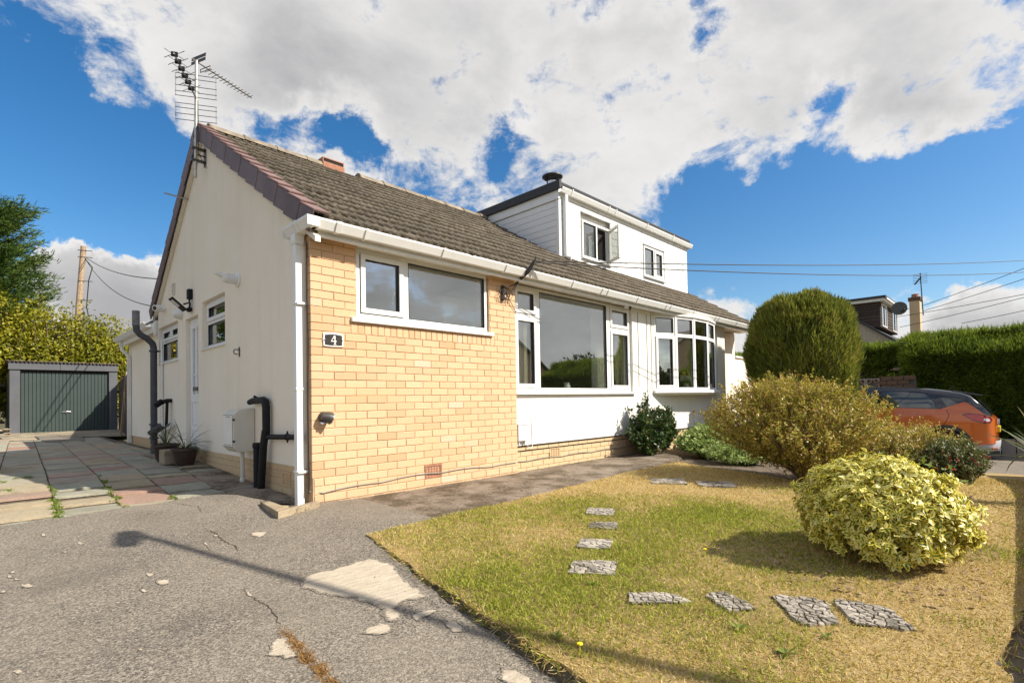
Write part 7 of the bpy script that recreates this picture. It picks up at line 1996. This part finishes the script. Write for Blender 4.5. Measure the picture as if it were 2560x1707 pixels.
# ------------------------------------------------------------------ orange car
CX, CY0, CZ = 12.24, -4.25, -0.468
car = empty('parked_car', (CX, CY0 + 2.0, CZ), 'orange hatchback crossover with a black roof parked on the drive by the hedge', 'car')
def hwid(s, h):
    p = np.interp(s, [0, .05, .12, .3, .9, 3.2, 3.7, 4.0, 4.12], [.72, .82, .89, .965, 1, 1, .96, .86, .70])
    w = np.interp(h, [.2, .32, .45, .62, .80, .95, 1.1, 1.28, 1.46, 1.6], [.80, .845, .868, .880, .888, .880, .858, .790, .700, .60])
    return p * w
def beltz(s): return float(np.interp(s, [0, .05, .15, .3, .45, .6, .9, 1.9, 3.0, 3.2, 3.6, 4.0, 4.12], [.86, .92, .965, 1.0, 1.05, 1.065, 1.075, 1.115, 1.10, 1.06, 1.0, .86, .70]))
def roofz(s): return float(np.interp(s, [.03, .10, .20, .34, .5, .8, 1.2, 1.75, 2.2, 2.6, 2.9, 3.1, 3.25], [.93, 1.05, 1.18, 1.34, 1.405, 1.465, 1.525, 1.56, 1.55, 1.46, 1.30, 1.17, 1.06]))
def CP(s, t, h): return (CX + t, CY0 + s, CZ + h)
def side(s, h, off=0.0, sg=-1): return CP(s, sg * (hwid(s, h) + off), h)
def carobj(mb, name, m_, par=None, **k): rel(mb, car); return obj(name, mb, MT[m_], par or car, **k)
SS = np.concatenate([[0, .02, .05, .08, .12, .17, .23, .3], np.arange(.36, 4.0, .05), [4.0, 4.05, 4.09, 4.12]])
WHEELS = (0.74, 3.34); WR = 0.335
NRW = 22
mb = MB()
for sg in (-1, 1):
    k0 = len(mb.v)
    for s in SS:
        hb = np.interp(s, [0, .3, .9, 3.2, 3.8, 4.12], [.40, .36, .33, .33, .36, .42])
        for j in range(NRW):
            h = hb + (beltz(s) - hb) * j / (NRW - 1); mb.v.append(side(s, h, 0, sg))
    for i in range(len(SS) - 1):
        for j in range(NRW - 1):
            sm = (SS[i] + SS[i + 1]) / 2; z = (mb.v[k0 + i * NRW + j][2] + mb.v[k0 + i * NRW + j + 1][2]) / 2 - CZ
            if any((sm - w) ** 2 + (z - .33) ** 2 < .385 ** 2 for w in WHEELS): continue
            f = (k0 + i * NRW + j, k0 + (i + 1) * NRW + j, k0 + (i + 1) * NRW + j + 1, k0 + i * NRW + j + 1)
            mb.f.append(f if sg > 0 else f[::-1]); mb.mi.append(0)
def cap(s, z0, z1, n=8, flip=False, m=mb):
    k0 = len(m.v)
    for j in range(n + 1):
        h = z0 + (z1 - z0) * j / n; w = hwid(s, h)
        for t in (-1, -.6, 0, .6, 1): m.v.append(CP(s + (-.035 if s < 1 else .05) * (1 - t * t), t * w, h))
    for j in range(n):
        for t in range(4):
            f = (k0 + j * 5 + t, k0 + j * 5 + t + 1, k0 + (j + 1) * 5 + t + 1, k0 + (j + 1) * 5 + t); m.f.append(f[::-1] if flip else f); m.mi.append(0)
cap(0, .40, beltz(0)); cap(4.12, .42, beltz(4.12), flip=True)
# bonnet and the shelf under the rear glass
k0 = len(mb.v); hs = [s for s in SS if s >= 3.0]
for s in hs:
    w = hwid(s, beltz(s))
    for t in (-1, -.7, -.3, 0, .3, .7, 1): mb.v.append(CP(s, t * w, beltz(s) + .05 * (1 - t * t) * (1 if s < 4.05 else .3)))
for i in range(len(hs) - 1):
    for t in range(6): mb.f.append((k0 + i * 7 + t, k0 + i * 7 + t + 1, k0 + (i + 1) * 7 + t + 1, k0 + (i + 1) * 7 + t)); mb.mi.append(0)
k0 = len(mb.v); hs = [s for s in SS if s <= .17]
for s in hs:
    w = hwid(s, beltz(s))
    for t in (-1, -.5, 0, .5, 1): mb.v.append(CP(s - .03 * (1 - t * t) * (s < .1), t * w, beltz(s)))
for i in range(len(hs) - 1):
    for t in range(4): mb.f.append((k0 + i * 5 + t, k0 + i * 5 + t + 1, k0 + (i + 1) * 5 + t + 1, k0 + (i + 1) * 5 + t)); mb.mi.append(0)
body = carobj(mb, 'body', 'car_orange', smooth=True, angle=40)
# black greenhouse
mb = MB(); GS = [.04, .10, .15, .20, .27, .34, .42, .5, .65, .8, 1.0, 1.2, 1.5, 1.75, 2.0, 2.2, 2.4, 2.6, 2.75, 2.9, 3.0, 3.1, 3.2, 3.25]
NG = 13
for s in GS:
    b = beltz(s) - .01; r_ = max(roofz(s), b + .02); rs = b + (r_ - b) * .86
    row = [(hwid(s, b + (rs - b) * q) * (1 if s > .3 else .985), b + (rs - b) * q) for q in (0, .25, .5, .75, 1)]
    we = row[-1][0]
    row += [(we * .94, b + (r_ - b) * .955), (we * .5, r_ + .005), ]
    full = [(-t, h) for t, h in row] + [(t, h) for t, h in row[::-1]]
    ng = len(full)
    mb.v += [CP(s, t, h) for t, h in full]
for i in range(len(GS) - 1):
    for j in range(ng - 1): mb.f.append((i * ng + j, (i + 1) * ng + j, (i + 1) * ng + j + 1, i * ng + j + 1)); mb.mi.append(0)
mb.f = [f[::-1] for f in mb.f]
roof = carobj(mb, 'roof', 'car_black', smooth=True, angle=40)
mb = MB(); mb.prism([(.16, 1.335), (.24, 1.36), (.62, 1.447), (.62, 1.415), (.30, 1.34), (.17, 1.318)], -.60, .60, lambda a, b, d: CP(a, d, b)); carobj(mb, 'spoiler', 'car_black', bevel=.008)
def side_patch(pts, name, m_, off, par=None, both=True, thick=.006):
    """outline in (s, h) laid on the curved flank as a strip of columns"""
    def span(s):
        hs = []
        for i in range(len(pts)):
            (a, b), (c, d) = pts[i], pts[(i + 1) % len(pts)]
            if (a - s) * (c - s) <= 0 and abs(a - c) > 1e-9: hs.append(b + (d - b) * (s - a) / (c - a))
        return (min(hs), max(hs)) if hs else (0, 0)
    s0, s1 = min(p[0] for p in pts) + .0005, max(p[0] for p in pts) - .0005
    nc = 14; nv = 5
    for sg in ((-1, 1) if both else (-1,)):
        mb = MB()
        for o in (off, off - thick):
            for i in range(nc + 1):
                s = s0 + (s1 - s0) * i / nc; lo, hi = span(s)
                for j in range(nv): mb.v.append(side(s, lo + (hi - lo) * j / (nv - 1), o, sg))
        K = (nc + 1) * nv
        for i in range(nc):
            for j in range(nv - 1):
                f = (i * nv + j, (i + 1) * nv + j, (i + 1) * nv + j + 1, i * nv + j + 1)
                mb.f.append(f if sg > 0 else f[::-1]); mb.mi.append(0)
            for j in (0, nv - 1):
                mb.f.append((i * nv + j, (i + 1) * nv + j, K + (i + 1) * nv + j, K + i * nv + j)); mb.mi.append(0)
        carobj(mb, name, m_, par, smooth=True, angle=50)
side_patch([(1.86, 1.125), (2.62, 1.125), (2.90, 1.135), (2.62, 1.30), (2.35, 1.415), (1.93, 1.445)], 'front_side_window', 'car_glass', .004)
side_patch([(.84, 1.085), (1.75, 1.115), (1.78, 1.44), (1.40, 1.43), (1.00, 1.375)], 'rear_side_window', 'car_glass', .004)
side_patch([(.50, 1.16), (.68, 1.105), (.80, 1.30), (.66, 1.27)], 'quarter_window', 'car_glass', .004)
side_patch([(.12, .95), (.30, .985), (.45, 1.03), (.80, 1.070), (.42, 1.215), (.30, 1.12), (.20, 1.03)], 'rear_quarter', 'car_orange', .005)
# rear glass
mb = MB(); w0 = [(s, roofz(s)) for s in (.075, .14, .22, .30)]
for s, h in w0:
    for t in (-.80, -.4, 0, .4, .80): mb.v.append(CP(s - .008 - .012 * (1 - t * t), t * hwid(max(s, .15), h) * .98, h + .004))
for i in range(3):
    for t in range(4): mb.f.append((i * 5 + t, i * 5 + t + 1, (i + 1) * 5 + t + 1, (i + 1) * 5 + t)); mb.mi.append(0)
carobj(mb, 'rear_window', 'car_glass', smooth=True)
side_patch([(.44, .955), (.34, .975), (.20, .955), (.08, .905), (.045, .86), (.06, .815), (.16, .805), (.30, .86)], 'tail_light', 'red_lens', .012)
side_patch([(.15, .895), (.075, .875), (.06, .84), (.10, .825), (.16, .85)], 'indicator_lens', 'clear_lens', .017)
side_patch([(.47, .965), (.34, .985), (.20, .965), (.06, .915), (.03, .86), (.05, .80), (.16, .79), (.31, .85)], 'light_surround', 'car_black', .007)
# lower dark cladding, bumper and wheel arches
mb = MB()
for sg in (-1, 1):
    for a, b in ((1.12, 2.96),):
        p = [(a, .24), (b, .24), (b, .37), (a, .37)]
        mb.v += [side(s, h, o, sg) for o in (-.05, .012) for s, h in p]; k0 = len(mb.v) - 8
        for q in ((0, 1, 2, 3), (7, 6, 5, 4), (0, 4, 5, 1), (1, 5, 6, 2), (2, 6, 7, 3), (3, 7, 4, 0)): mb.f.append(tuple(k0 + i for i in q)); mb.mi.append(0)
carobj(mb, 'sill', 'car_trim')
for s in WHEELS:
    for sg in (-1, 1):
        mb = MB(); n = 22
        for k in range(n + 1):
            w = PI * (-.12 + 1.24 * k / n)
            for rr_, o in ((.36, -.03), (.36, .012), (.425, .016), (.432, -.01)):
                ss, hh = s + rr_ * math.cos(w), .33 + rr_ * math.sin(w); mb.v.append(CP(ss, sg * (hwid(s, .6) + o), hh))
        for k in range(n):
            for q in range(3): mb.f.append((4 * k + q, 4 * k + q + 1, 4 * k + 5 + q, 4 * k + 4 + q)); mb.mi.append(0)
        carobj(mb, 'wheel_arch', 'car_trim', smooth=True, angle=40)
        mb = MB(); mb.lathe([(.37, .0), (.37, .25)], CP(s, 0, .33) if 0 else (CX + (sg * .62 if sg < 0 else .37), CY0 + s, CZ + .33), 20, 'x'); carobj(mb, 'wheel_well', 'hole')
        x0 = CX + sg * .77
        mb = MB(); mb.lathe([(.20, -.10), (.315, -.105), (WR, -.08), (WR, .08), (.315, .105), (.20, .10)], (x0, CY0 + s, CZ + WR), 28, 'x')
        wh = carobj(mb, 'wheel', 'tyre', smooth=True, angle=40)
        mb = MB(); mb.lathe([(.205, -.06), (.205, .06)], (x0, CY0 + s, CZ + WR), 24, 'x')
        for k in range(10):
            w = k * PI / 5; c, d_ = math.cos(w), math.sin(w)
            mb.hexa([(x0 + sg * (.075 + o), CY0 + s + c * rr_ - d_ * b, CZ + WR + d_ * rr_ + c * b) for o in (0, .02) for rr_, b in ((.03, -.016), (.205, -.022), (.205, .022), (.03, .016))])
        rm = carobj(mb, 'rim', 'steel', None); rm.parent = wh
mb = MB()
for zz_, ex in ((.24, -.02), (.30, .012), (.40, .022), (.445, .012)):
    for k in range(13):
        t = -1 + 2 * k / 12; sx = 0.40 * abs(t) ** 6
        mb.v.append(CP(sx - .045 * (1 - t * t) - ex, t * (.86 + ex * .5), zz_))
for i in range(3):
    for k in range(12): mb.f.append((i * 13 + k, i * 13 + k + 1, (i + 1) * 13 + k + 1, (i + 1) * 13 + k)); mb.mi.append(0)
carobj(mb, 'rear_bumper', 'car_skid', smooth=True)
mb = MB(); mb.box(CX - .55, CX + .55, CY0 - .055, CY0 + .1, CZ + .20, CZ + .255); carobj(mb, 'diffuser', 'car_trim')
for t in (-.66, .66):
    mb = MB(); mb.box(CX + t - .12, CX + t + .12, CY0 - .03, CY0 + .05, CZ + .285, CZ + .32); carobj(mb, 'reflector', 'red_lens')
mb = MB(); mb.box(CX - .26, CX + .26, CY0 - .062, CY0 - .03, CZ + .60, CZ + .71); carobj(mb, 'number_plate', 'plate')
mb = MB(); mb.prism([(0, -.055), (.032, 0), (0, .055), (-.032, 0)], -.052, -.03, lambda a, b, d: CP(d - .002, a, .80 + b)); carobj(mb, 'badge', 'chrome', bevel=.004)
mb = MB(); mb.box(CX - .28, CX + .28, CY0 - .05, CY0 - .03, CZ + .735, CZ + .75); carobj(mb, 'tailgate_handle', 'chrome')
side_patch([(.92, .925), (1.16, .935), (1.16, .96), (.92, .95)], 'door_handle', 'car_orange', .03, thick=.02)
side_patch([(2.02, .945), (2.26, .955), (2.26, .98), (2.02, .97)], 'door_handle', 'car_orange', .03, thick=.02)
for pts in ([(.70, 1.06), (.66, .95), (.72, .80), (.86, .62)], [(1.80, 1.11), (1.80, .40)], [(2.95, 1.10), (2.98, .70), (2.92, .40)]):
    mb = MB(); mb.tube([side(s, h, .0015) for s, h in pts], .004, 4); carobj(mb, 'door_seam', 'hole')
for sg in (-1, 1):
    mb = MB(); c = side(2.70, 1.16, .10, sg); mb.lathe([(0, -.06), (.06, -.05), (.075, 0), (.06, .05), (0, .055)], c, 12, 'y'); carobj(mb, 'door_mirror', 'car_black', smooth=True)
mb = MB(); mb.tube([CP(.72, 0, 1.44), CP(.62, 0, 1.56)], .006, 5); carobj(mb, 'roof_aerial', 'car_trim')

# ------------------------------------------------------------------ house beyond the hedge
nh = empty('neighbour_house', (30.0, 2.0, 0.0), 'tan house beyond the hedge with a brown flat roofed dormer', 'house')
def H(mb, name, m_, par=None, **k): rel(mb, nh); return obj(name, mb, MT[m_], par or nh, **k)
mb = MB(); mb.prism([(-0.35, -1.0), (6.2, -1.0), (6.2, 3.4), (2.9, 5.98), (-0.35, 3.55)][::-1], 28.0, 36.0, lambda a, b, d: (d, a, b)); H(mb, 'wall', 'pebbledash')
mb = MB(); mb.prism([(-0.62, 3.42), (2.9, 6.10), (6.5, 3.35), (6.5, 3.22), (2.9, 5.98), (-0.62, 3.30)], 27.85, 36.2, lambda a, b, d: (d, a, b)); H(mb, 'roof', 'felt')
mb = MB(); mb.box(28.35, 33.4, 0.10, 2.9, 4.2, 5.42); db = H(mb, 'dormer_wall', 'shingle')
nb = 8
for i in range(nb):
    z0 = 4.2 + 1.2 / nb * i
    mb = MB(); mb.prism([(28.33, z0), (28.349, z0 + .14), (28.349, z0)], 0.12, 2.8, lambda a, b, d: (a, d, b)); H(mb, 'shingle', 'shingle', db)
    mb = MB(); mb.prism([(0.075, z0), (0.099, z0 + .14), (0.099, z0)], 28.4, 33.3, lambda a, b, d: (d, a, b)); H(mb, 'shingle', 'shingle', db)
mb = MB(); mb.box(28.15, 33.6, -0.10, 3.0, 5.421, 5.56); H(mb, 'dormer_fascia', 'upvc_old')
mb = MB(); mb.box(28.08, 33.65, -0.18, 3.1, 5.561, 5.67); H(mb, 'dormer_roof', 'felt')
mb = MB(); mb.box(28.08, 33.65, -0.24, -0.185, 5.46, 5.55); H(mb, 'dormer_gutter', 'upvc_old')
for a, b in ((28.6, 29.9), (31.6, 33.0)):
    f = window(nh, 'window', (lambda u, v, w: (u - 30, 0.09 - w - 2.0, v)), a, b, 4.25, 5.36, [((a + b) / 2 - .03, (a + b) / 2 + .03, 4.30, 5.31)], [(a + .05, (a + b) / 2 - .03, 4.30, 5.31, False), ((a + b) / 2 + .03, b - .05, 4.30, 5.31, False)], fw=.06)
    f.location = (0, -0.05, 0)
ch = empty('brick_chimney', (28.2, -1.27, 3.0), 'brown brick chimney stack with one orange pot beyond the hedge', 'chimney')
mb = MB(); mb.box(28.0, 28.6, -1.46, -1.08, -0.5, 5.22); rel(mb, ch); obj('stack', mb, MT['brick_plinth'], ch)
mb = MB(); mb.box(27.96, 28.64, -1.50, -1.04, 5.221, 5.38); rel(mb, ch); obj('capping', mb, MT['brick_dark'], ch)
mb = MB(); mb.lathe([(.16, 5.381), (.13, 5.52), (.145, 5.55), (.12, 5.56)], (28.3, -1.27, 0), 14); rel(mb, ch); obj('chimney_pot', mb, MT['terracotta'], ch, smooth=True)
cm = empty('chimney_aerial', (28.0, -1.55, 5.0), 'thin dark television aerial mast strapped to the brown chimney', 'aerial')
mb = MB(); mb.tube([(27.98, -1.58, 4.5), (27.98, -1.52, 6.45)], .022, 6); rel(mb, cm); obj('mast', mb, MT['cable'], cm)
mb = MB(); mb.tube([(27.98, -1.30, 5.95), (27.9, -1.56, 6.25)], .03, 6); rel(mb, cm); obj('boom', mb, MT['cable'], cm)
for k in range(7):
    mb = MB(); z = 5.98 + .07 * k; mb.tube([(27.95, -1.25, z), (27.95, -1.78, z - .01)], .006, 4); rel(mb, cm); obj('element', mb, MT['cable'], cm)
ds = empty('satellite_dish', (28.0, -0.76, 4.9), 'dark satellite dish beside the brown chimney', 'satellite dish')
mb = MB(); mb.lathe([(.31, -.06), (.20, -.02), (.0, 0.0), (.0, .012), (.2, -.008), (.31, -.05)], (27.9, -0.72, 4.92), 20, 'x'); rel(mb, ds); obj('reflector', mb, MT['steel_dark'], ds, smooth=True)
mb = MB(); mb.tube([(27.9, -0.74, 4.72), (27.6, -0.95, 4.82), (27.9, -1.05, 4.86)], .02, 6); rel(mb, ds); obj('arm', mb, MT['cable'], ds)

# ------------------------------------------------------------------ overhead lines and pole
def wire(a, b, sag, r_, name, label, grp=None, m_='cable'):
    a = Vector(a); b = Vector(b); n = 24
    mb = MB(); mb.tube([tuple(a.lerp(b, i / n) - Vector((0, 0, 4 * sag * (i / n) * (1 - i / n)))) for i in range(n + 1)], r_, 5)
    return tag(obj(name, mb, MT[m_]), label, 'overhead wire', grp)
wire((2.72, -0.34, 2.65), (17.6, -5.20, 4.42), 0.10, 0.0075, 'overhead_wire', 'upper of two thin wires from the eaves bracket to the right', 'overhead wires')
wire((2.72, -0.34, 2.63), (17.65, -5.18, 4.12), 0.14, 0.0075, 'overhead_wire', 'lower of two thin wires from the eaves bracket to the right', 'overhead wires')
up_ = empty('utility_pole', (1.38, 30.0, 0.2), 'weathered wooden telegraph pole standing behind the yellow green shrubs', 'pole')
mb = MB(); mb.tube([(1.10, 30.0, 0.0), (1.36, 30.0, 6.2), (1.55, 30.0, 9.35)], [.16, .14, .125], 10); rel(mb, up_); obj('shaft', mb, MT['wood_pale'], up_, smooth=True)
mb = MB(); mb.tube([(1.60, 29.9, 8.7), (1.9, 29.9, 8.3), (1.75, 29.9, 7.6), (1.66, 29.9, 6.2), (1.85, 29.9, 5.0)], .025, 5); rel(mb, up_); obj('cable_down', mb, MT['cable'], up_)
for z in (9.1, 8.75, 7.5, 6.5):
    mb = MB(); mb.tube([(1.30, 29.88, z), (1.90, 29.88, z + .05)], .02, 5); rel(mb, up_); obj('step_iron', mb, MT['steel_dark'], up_)
wire((1.66, 29.9, 8.75), (1.6, 6.5, 3.6), 0.5, .016, 'overhead_wire', 'upper wire running from the wooden pole to behind the roof', 'overhead wires')
wire((1.66, 29.9, 8.60), (1.3, 6.8, 3.0), 0.9, .014, 'overhead_wire', 'lower wire running from the wooden pole to behind the roof', 'overhead wires')
for i, (a, b) in enumerate((((28, -1.6, 4.95), (26.5, -6.5, 6.35)), ((28, -1.6, 4.70), (26.5, -6.5, 5.85)), ((28, -0.6, 4.55), (26.5, -6.5, 4.95)), ((28, -0.7, 4.05), (26.5, -6.5, 4.98)), ((28, -2.9, 3.98), (26.5, -6.5, 4.45)))):
    wire(a, b, 0.05, .012, 'overhead_wire', ['highest', 'second', 'third', 'fourth', 'lowest'][i] + ' of the far wires rising to the right of the brown chimney', 'far wires by the chimney')

# ------------------------------------------------------------------ trees behind the garage
def tree_crown(root, blobs, n, L, m_, W_=0.5, shell=0.55, name='crown', down=0.0, T0=(0, 0, .3)):
    tot = sum(b[3] * b[4] * b[5] for b in blobs) ** 1
    Ps = []; Ds = []
    for (x, y, z, rx, ry, rz) in blobs:
        k = int(n * (rx * ry * rz) ** .67 / sum((b[3] * b[4] * b[5]) ** .67 for b in blobs))
        D_ = rand_dir(k); q = 1 - shell * RNG.random(k) ** 1.5
        s = 1 + .16 * lump(D_, 2.4, x) + .10 * lump(D_, 6, y + z)
        Ps.append(np.array([x, y, z]) + D_ * np.array([rx, ry, rz]) * (q * s)[:, None]); Ds.append(D_)
    P = np.concatenate(Ps); D_ = np.concatenate(Ds); n = len(P)
    # leaves gather in sprays
    c = (lump(P, 5.0, 1.0) + lump(P, 11.0, 3.0) * .6)
    k = c > -0.75; P = P[k]; D_ = D_[k]; n = len(P)
    T = unit(D_ * .5 + np.array(T0) + .9 * rand_dir(n)); N = unit(np.array([0.1, -.3, .5]) + .5 * D_ + .6 * rand_dir(n))
    V, F, r = leaves(P, T, N, RNG.uniform(.6, 1.1, n) * L, RNG.uniform(.8, 1.1, n) * L * W_, .2)
    return foliage(name, V, F, r, m_, root)
hz = [((-2.6, 21.0, 0), [(-2.6, 21, 3.2, 1.6, 1.2, 2.1), (-3.4, 20.6, 1.8, 1.4, 1.0, 1.8)], 'bright yellow green shrub behind the left half of the garage', 26000),
      ((-1.0, 21.4, 0), [(-0.9, 21.4, 3.0, 1.3, 1.1, 2.0), (-0.4, 21.2, 1.8, 1.3, 1.0, 1.7), (-1.6, 21.3, 2.2, 1.2, 1.0, 1.7)], 'tall yellow green shrub rising directly above the garage roof', 30000),
      ((1.2, 21.6, 0), [(0.6, 21.6, 2.7, 1.0, 1.0, 1.9), (1.35, 21.4, 2.4, .95, .9, 1.9), (2.1, 21.8, 2.1, .8, .8, 1.9)], 'looser yellow green shrub between the garage and the rear gutter', 26000)]
for loc, bl, lab, n in hz:
    rt_ = empty('garden_shrub', loc, lab, 'shrub', 'yellow green shrubs behind the garage')
    tree_crown(rt_, bl, n, 0.13, 'leaf_shrub', .62, .7)
    tips = []
    for b in bl:
        for _ in range(30):
            d_ = rand_dir(1)[0]; d_[2] = abs(d_[2]); tips.append(tuple(np.array(b[:3]) + d_ * np.array(b[3:]) * random.uniform(.9, 1.22)))
    stems(rt_, (loc[0], loc[1], 0.1), tips, 0.035, 'twig', 'branch', .2)
    # sparse leaves on the longest twigs
    tp_ = np.repeat(np.array(tips), 22, 0); n2 = len(tp_)
    V, F, r = leaves(tp_ + RNG.normal(size=(n2, 3)) * .12, rand_dir(n2), rand_dir(n2), .11, .06); foliage('outer_leaves', V, F, r, 'leaf_shrub', rt_)
# dark conifer at the left edge
cf = empty('conifer_tree', (-2.6, 22.5, 0.0), 'dark green conifer with upswept branches at the left edge', 'tree')
mb = MB(); mb.tube([(-2.6, 22.5, 0), (-2.5, 22.5, 5.0), (-2.4, 22.5, 8.6)], [.26, .17, .05], 10); rel(mb, cf); obj('trunk', mb, MT['bark'], cf)
parts = []; br = MB()
for k in range(120):
    z0 = 3.0 + 5.3 * (k / 120) + random.uniform(-.2, .2); a = k * 2.4 + random.random() * .5
    reach = np.interp(z0, [3, 4.6, 5.6, 6.3, 7.3, 8.4], [2.0, 2.7, 2.5, 1.9, 2.1, .8]) * random.uniform(.75, 1.1)
    d_ = np.array([math.cos(a), math.sin(a), 0.0]); p0 = np.array([-2.5, 22.5, z0]); m = 34
    t = np.linspace(0.15, 1, m)
    pts = p0 + d_ * (reach * t)[:, None] + np.array([0, 0, 1.0]) * (0.55 * reach * t ** 1.8 - .1 * t)[:, None]
    br.tube([tuple(pts[0]), tuple(pts[m // 2]), tuple(pts[-1])], [.045, .025, .008], 5, False)
    per_ = 15
    P = np.repeat(pts, per_, 0) + RNG.normal(size=(m * per_, 3)) * np.array([.15, .15, .08]); nn2 = len(P)
    T = unit(np.tile(d_ * .8 + np.array([0, 0, .35]), (nn2, 1)) + .6 * rand_dir(nn2))
    parts.append(blades(P, T, RNG.uniform(.12, .28, nn2), RNG.uniform(.022, .042, nn2), RNG.uniform(.1, .4, nn2)))
V, F, r = cat(parts); foliage('foliage', V, F, r, 'leaf_conifer', cf)
rel(br, cf); obj('branch', br, MT['bark'], cf)
cf2 = copy_tree(cf, (-5.6, 18.6, 0.0)); cf2['label'] = 'dark conifer left of the garage, mirrored in the gable windows'
# far tree line on the horizon
ft = []
for i in range(90):
    a = R(random.uniform(-30, 112)); d_ = random.uniform(90, 170); ft.append((CAM.x + d_ * math.cos(a), CAM.y + d_ * math.sin(a), random.uniform(0.5, 2.0), random.uniform(4, 9), random.uniform(4, 9), random.uniform(2.5, 5.0)))
Ps = []
for b in ft:
    D_ = rand_dir(420); D_[:, 2] = np.abs(D_[:, 2]); Ps.append(np.array(b[:3]) + D_ * np.array(b[3:]) * (0.8 + .2 * RNG.random((420, 1)) + .1 * lump(D_, 3, b[0])[:, None]))
P = np.concatenate(Ps); n = len(P)
V, F, r = leaves(P, rand_dir(n), rand_dir(n), 1.4, 1.1); tag(stuff(link('far_woodland', np_mesh('far_woodland', V, F, MT['leaf_far'], {'rnd': r}))), 'distant dark trees along the horizon beyond the garden wall', 'woodland')

# ------------------------------------------------------------------ behind the photographer: the lamp whose shadow crosses the drive, and the house opposite in the window reflections
sv = SUN
def up_sun(x, y, z, h): 
    t = (h - z) / sv.z; return Vector((x + sv.x * t, y + sv.y * t, h))
lh = 4.2
a0 = up_sun(-1.335, -0.06, 0.02, lh); a1 = up_sun(-0.655, -3.12, -0.10, lh); dirn = (a1 - a0).normalized(); a2 = a0 + dirn * 4.4
lampo = empty('street_lamp', (a2.x, a2.y, -0.3), 'street lamp on a long arm whose shadow falls across the drive', 'street lamp')
mb = MB(); mb.tube([tuple(a0), tuple(a1), tuple(a2)], [.030, .036, .040], 8); mb.tube([tuple(a2), (a2.x, a2.y, -.4)], [.05, .07], 10); rel(mb, lampo); obj('pole', mb, MT['galv'], lampo, smooth=True)
h0 = up_sun(-1.345, 0.03, 0.02, lh); h1 = up_sun(-1.44, -0.40, 0.0, lh); dh = (h1 - h0); ph = Vector((-dh.y, dh.x, 0)).normalized()
mb = MB()
ro = []
for t, w in ((0, .04), (.12, .058), (.5, .064), (.88, .055), (1.0, .03)):
    c = h0 + dh * t; ro.append([c + ph * w, c - ph * w])
mb.prism([(i, 0) for i in range(3)], 0, 1, lambda a, b, d: (0, 0, 0)) if 0 else None
k = len(ro)
out = [r_[0] for r_ in ro] + [r_[1] for r_ in ro[::-1]]
mb.prism([(p.x, p.y) for p in out], lh - .03, lh + .03, lambda a, b, d: (a, b, d)); rel(mb, lampo); obj('lamp_head', mb, MT['garage_grey'], lampo)
oh = empty('house_opposite', (26.0, -24.0, -1.0), 'brick bungalow across the road seen only in the window reflections', 'house')
mb = MB(); mb.box(20, 31, -30, -22, -1, 2.2); mb.prism([(20, 2.2), (31, 2.2), (25.5, 5.6)], -30, -22, lambda a, b, d: (a, d, b)); rel(mb, oh); obj('wall', mb, MT['brick_plinth'], oh)
mb = MB(); mb.prism([(19.5, 1.95), (25.5, 5.75), (31.5, 1.95), (31.5, 1.82), (25.5, 5.62), (19.5, 1.82)], -30.3, -21.7, lambda a, b, d: (a, d, b)); rel(mb, oh); obj('roof', mb, MT['roof_tile'], oh)
for i, (x, y, z, s) in enumerate(((12.0, -24, 1.2, 2.2), (40, -26, 2.0, 3.4), (48, -30, 2.0, 3.0), (-8, -26, 1.5, 3.0), (58, -24, 1.6, 2.6))):
    rt_ = empty('roadside_tree', (x, y, -.6), 'bushy tree across the road, number of metres behind the photographer' if 0 else ['small rounded tree opposite the brick panel', 'broad tree right of the house opposite', 'second broad tree farther right of the house opposite', 'broad tree opposite the garage drive', 'last bushy tree along the far side of the road'][i], 'tree')
    tree_crown(rt_, [(x, y, z, s, s, s), (x + s * .7, y + .4, z - .4, s * .8, s * .8, s * .8)], 5000, .45, 'leaf_far', .6)
    mb = MB(); mb.tube([(x, y, -1), (x, y, z)], [.25, .15], 8); rel(mb, rt_); obj('trunk', mb, MT['bark'], rt_)
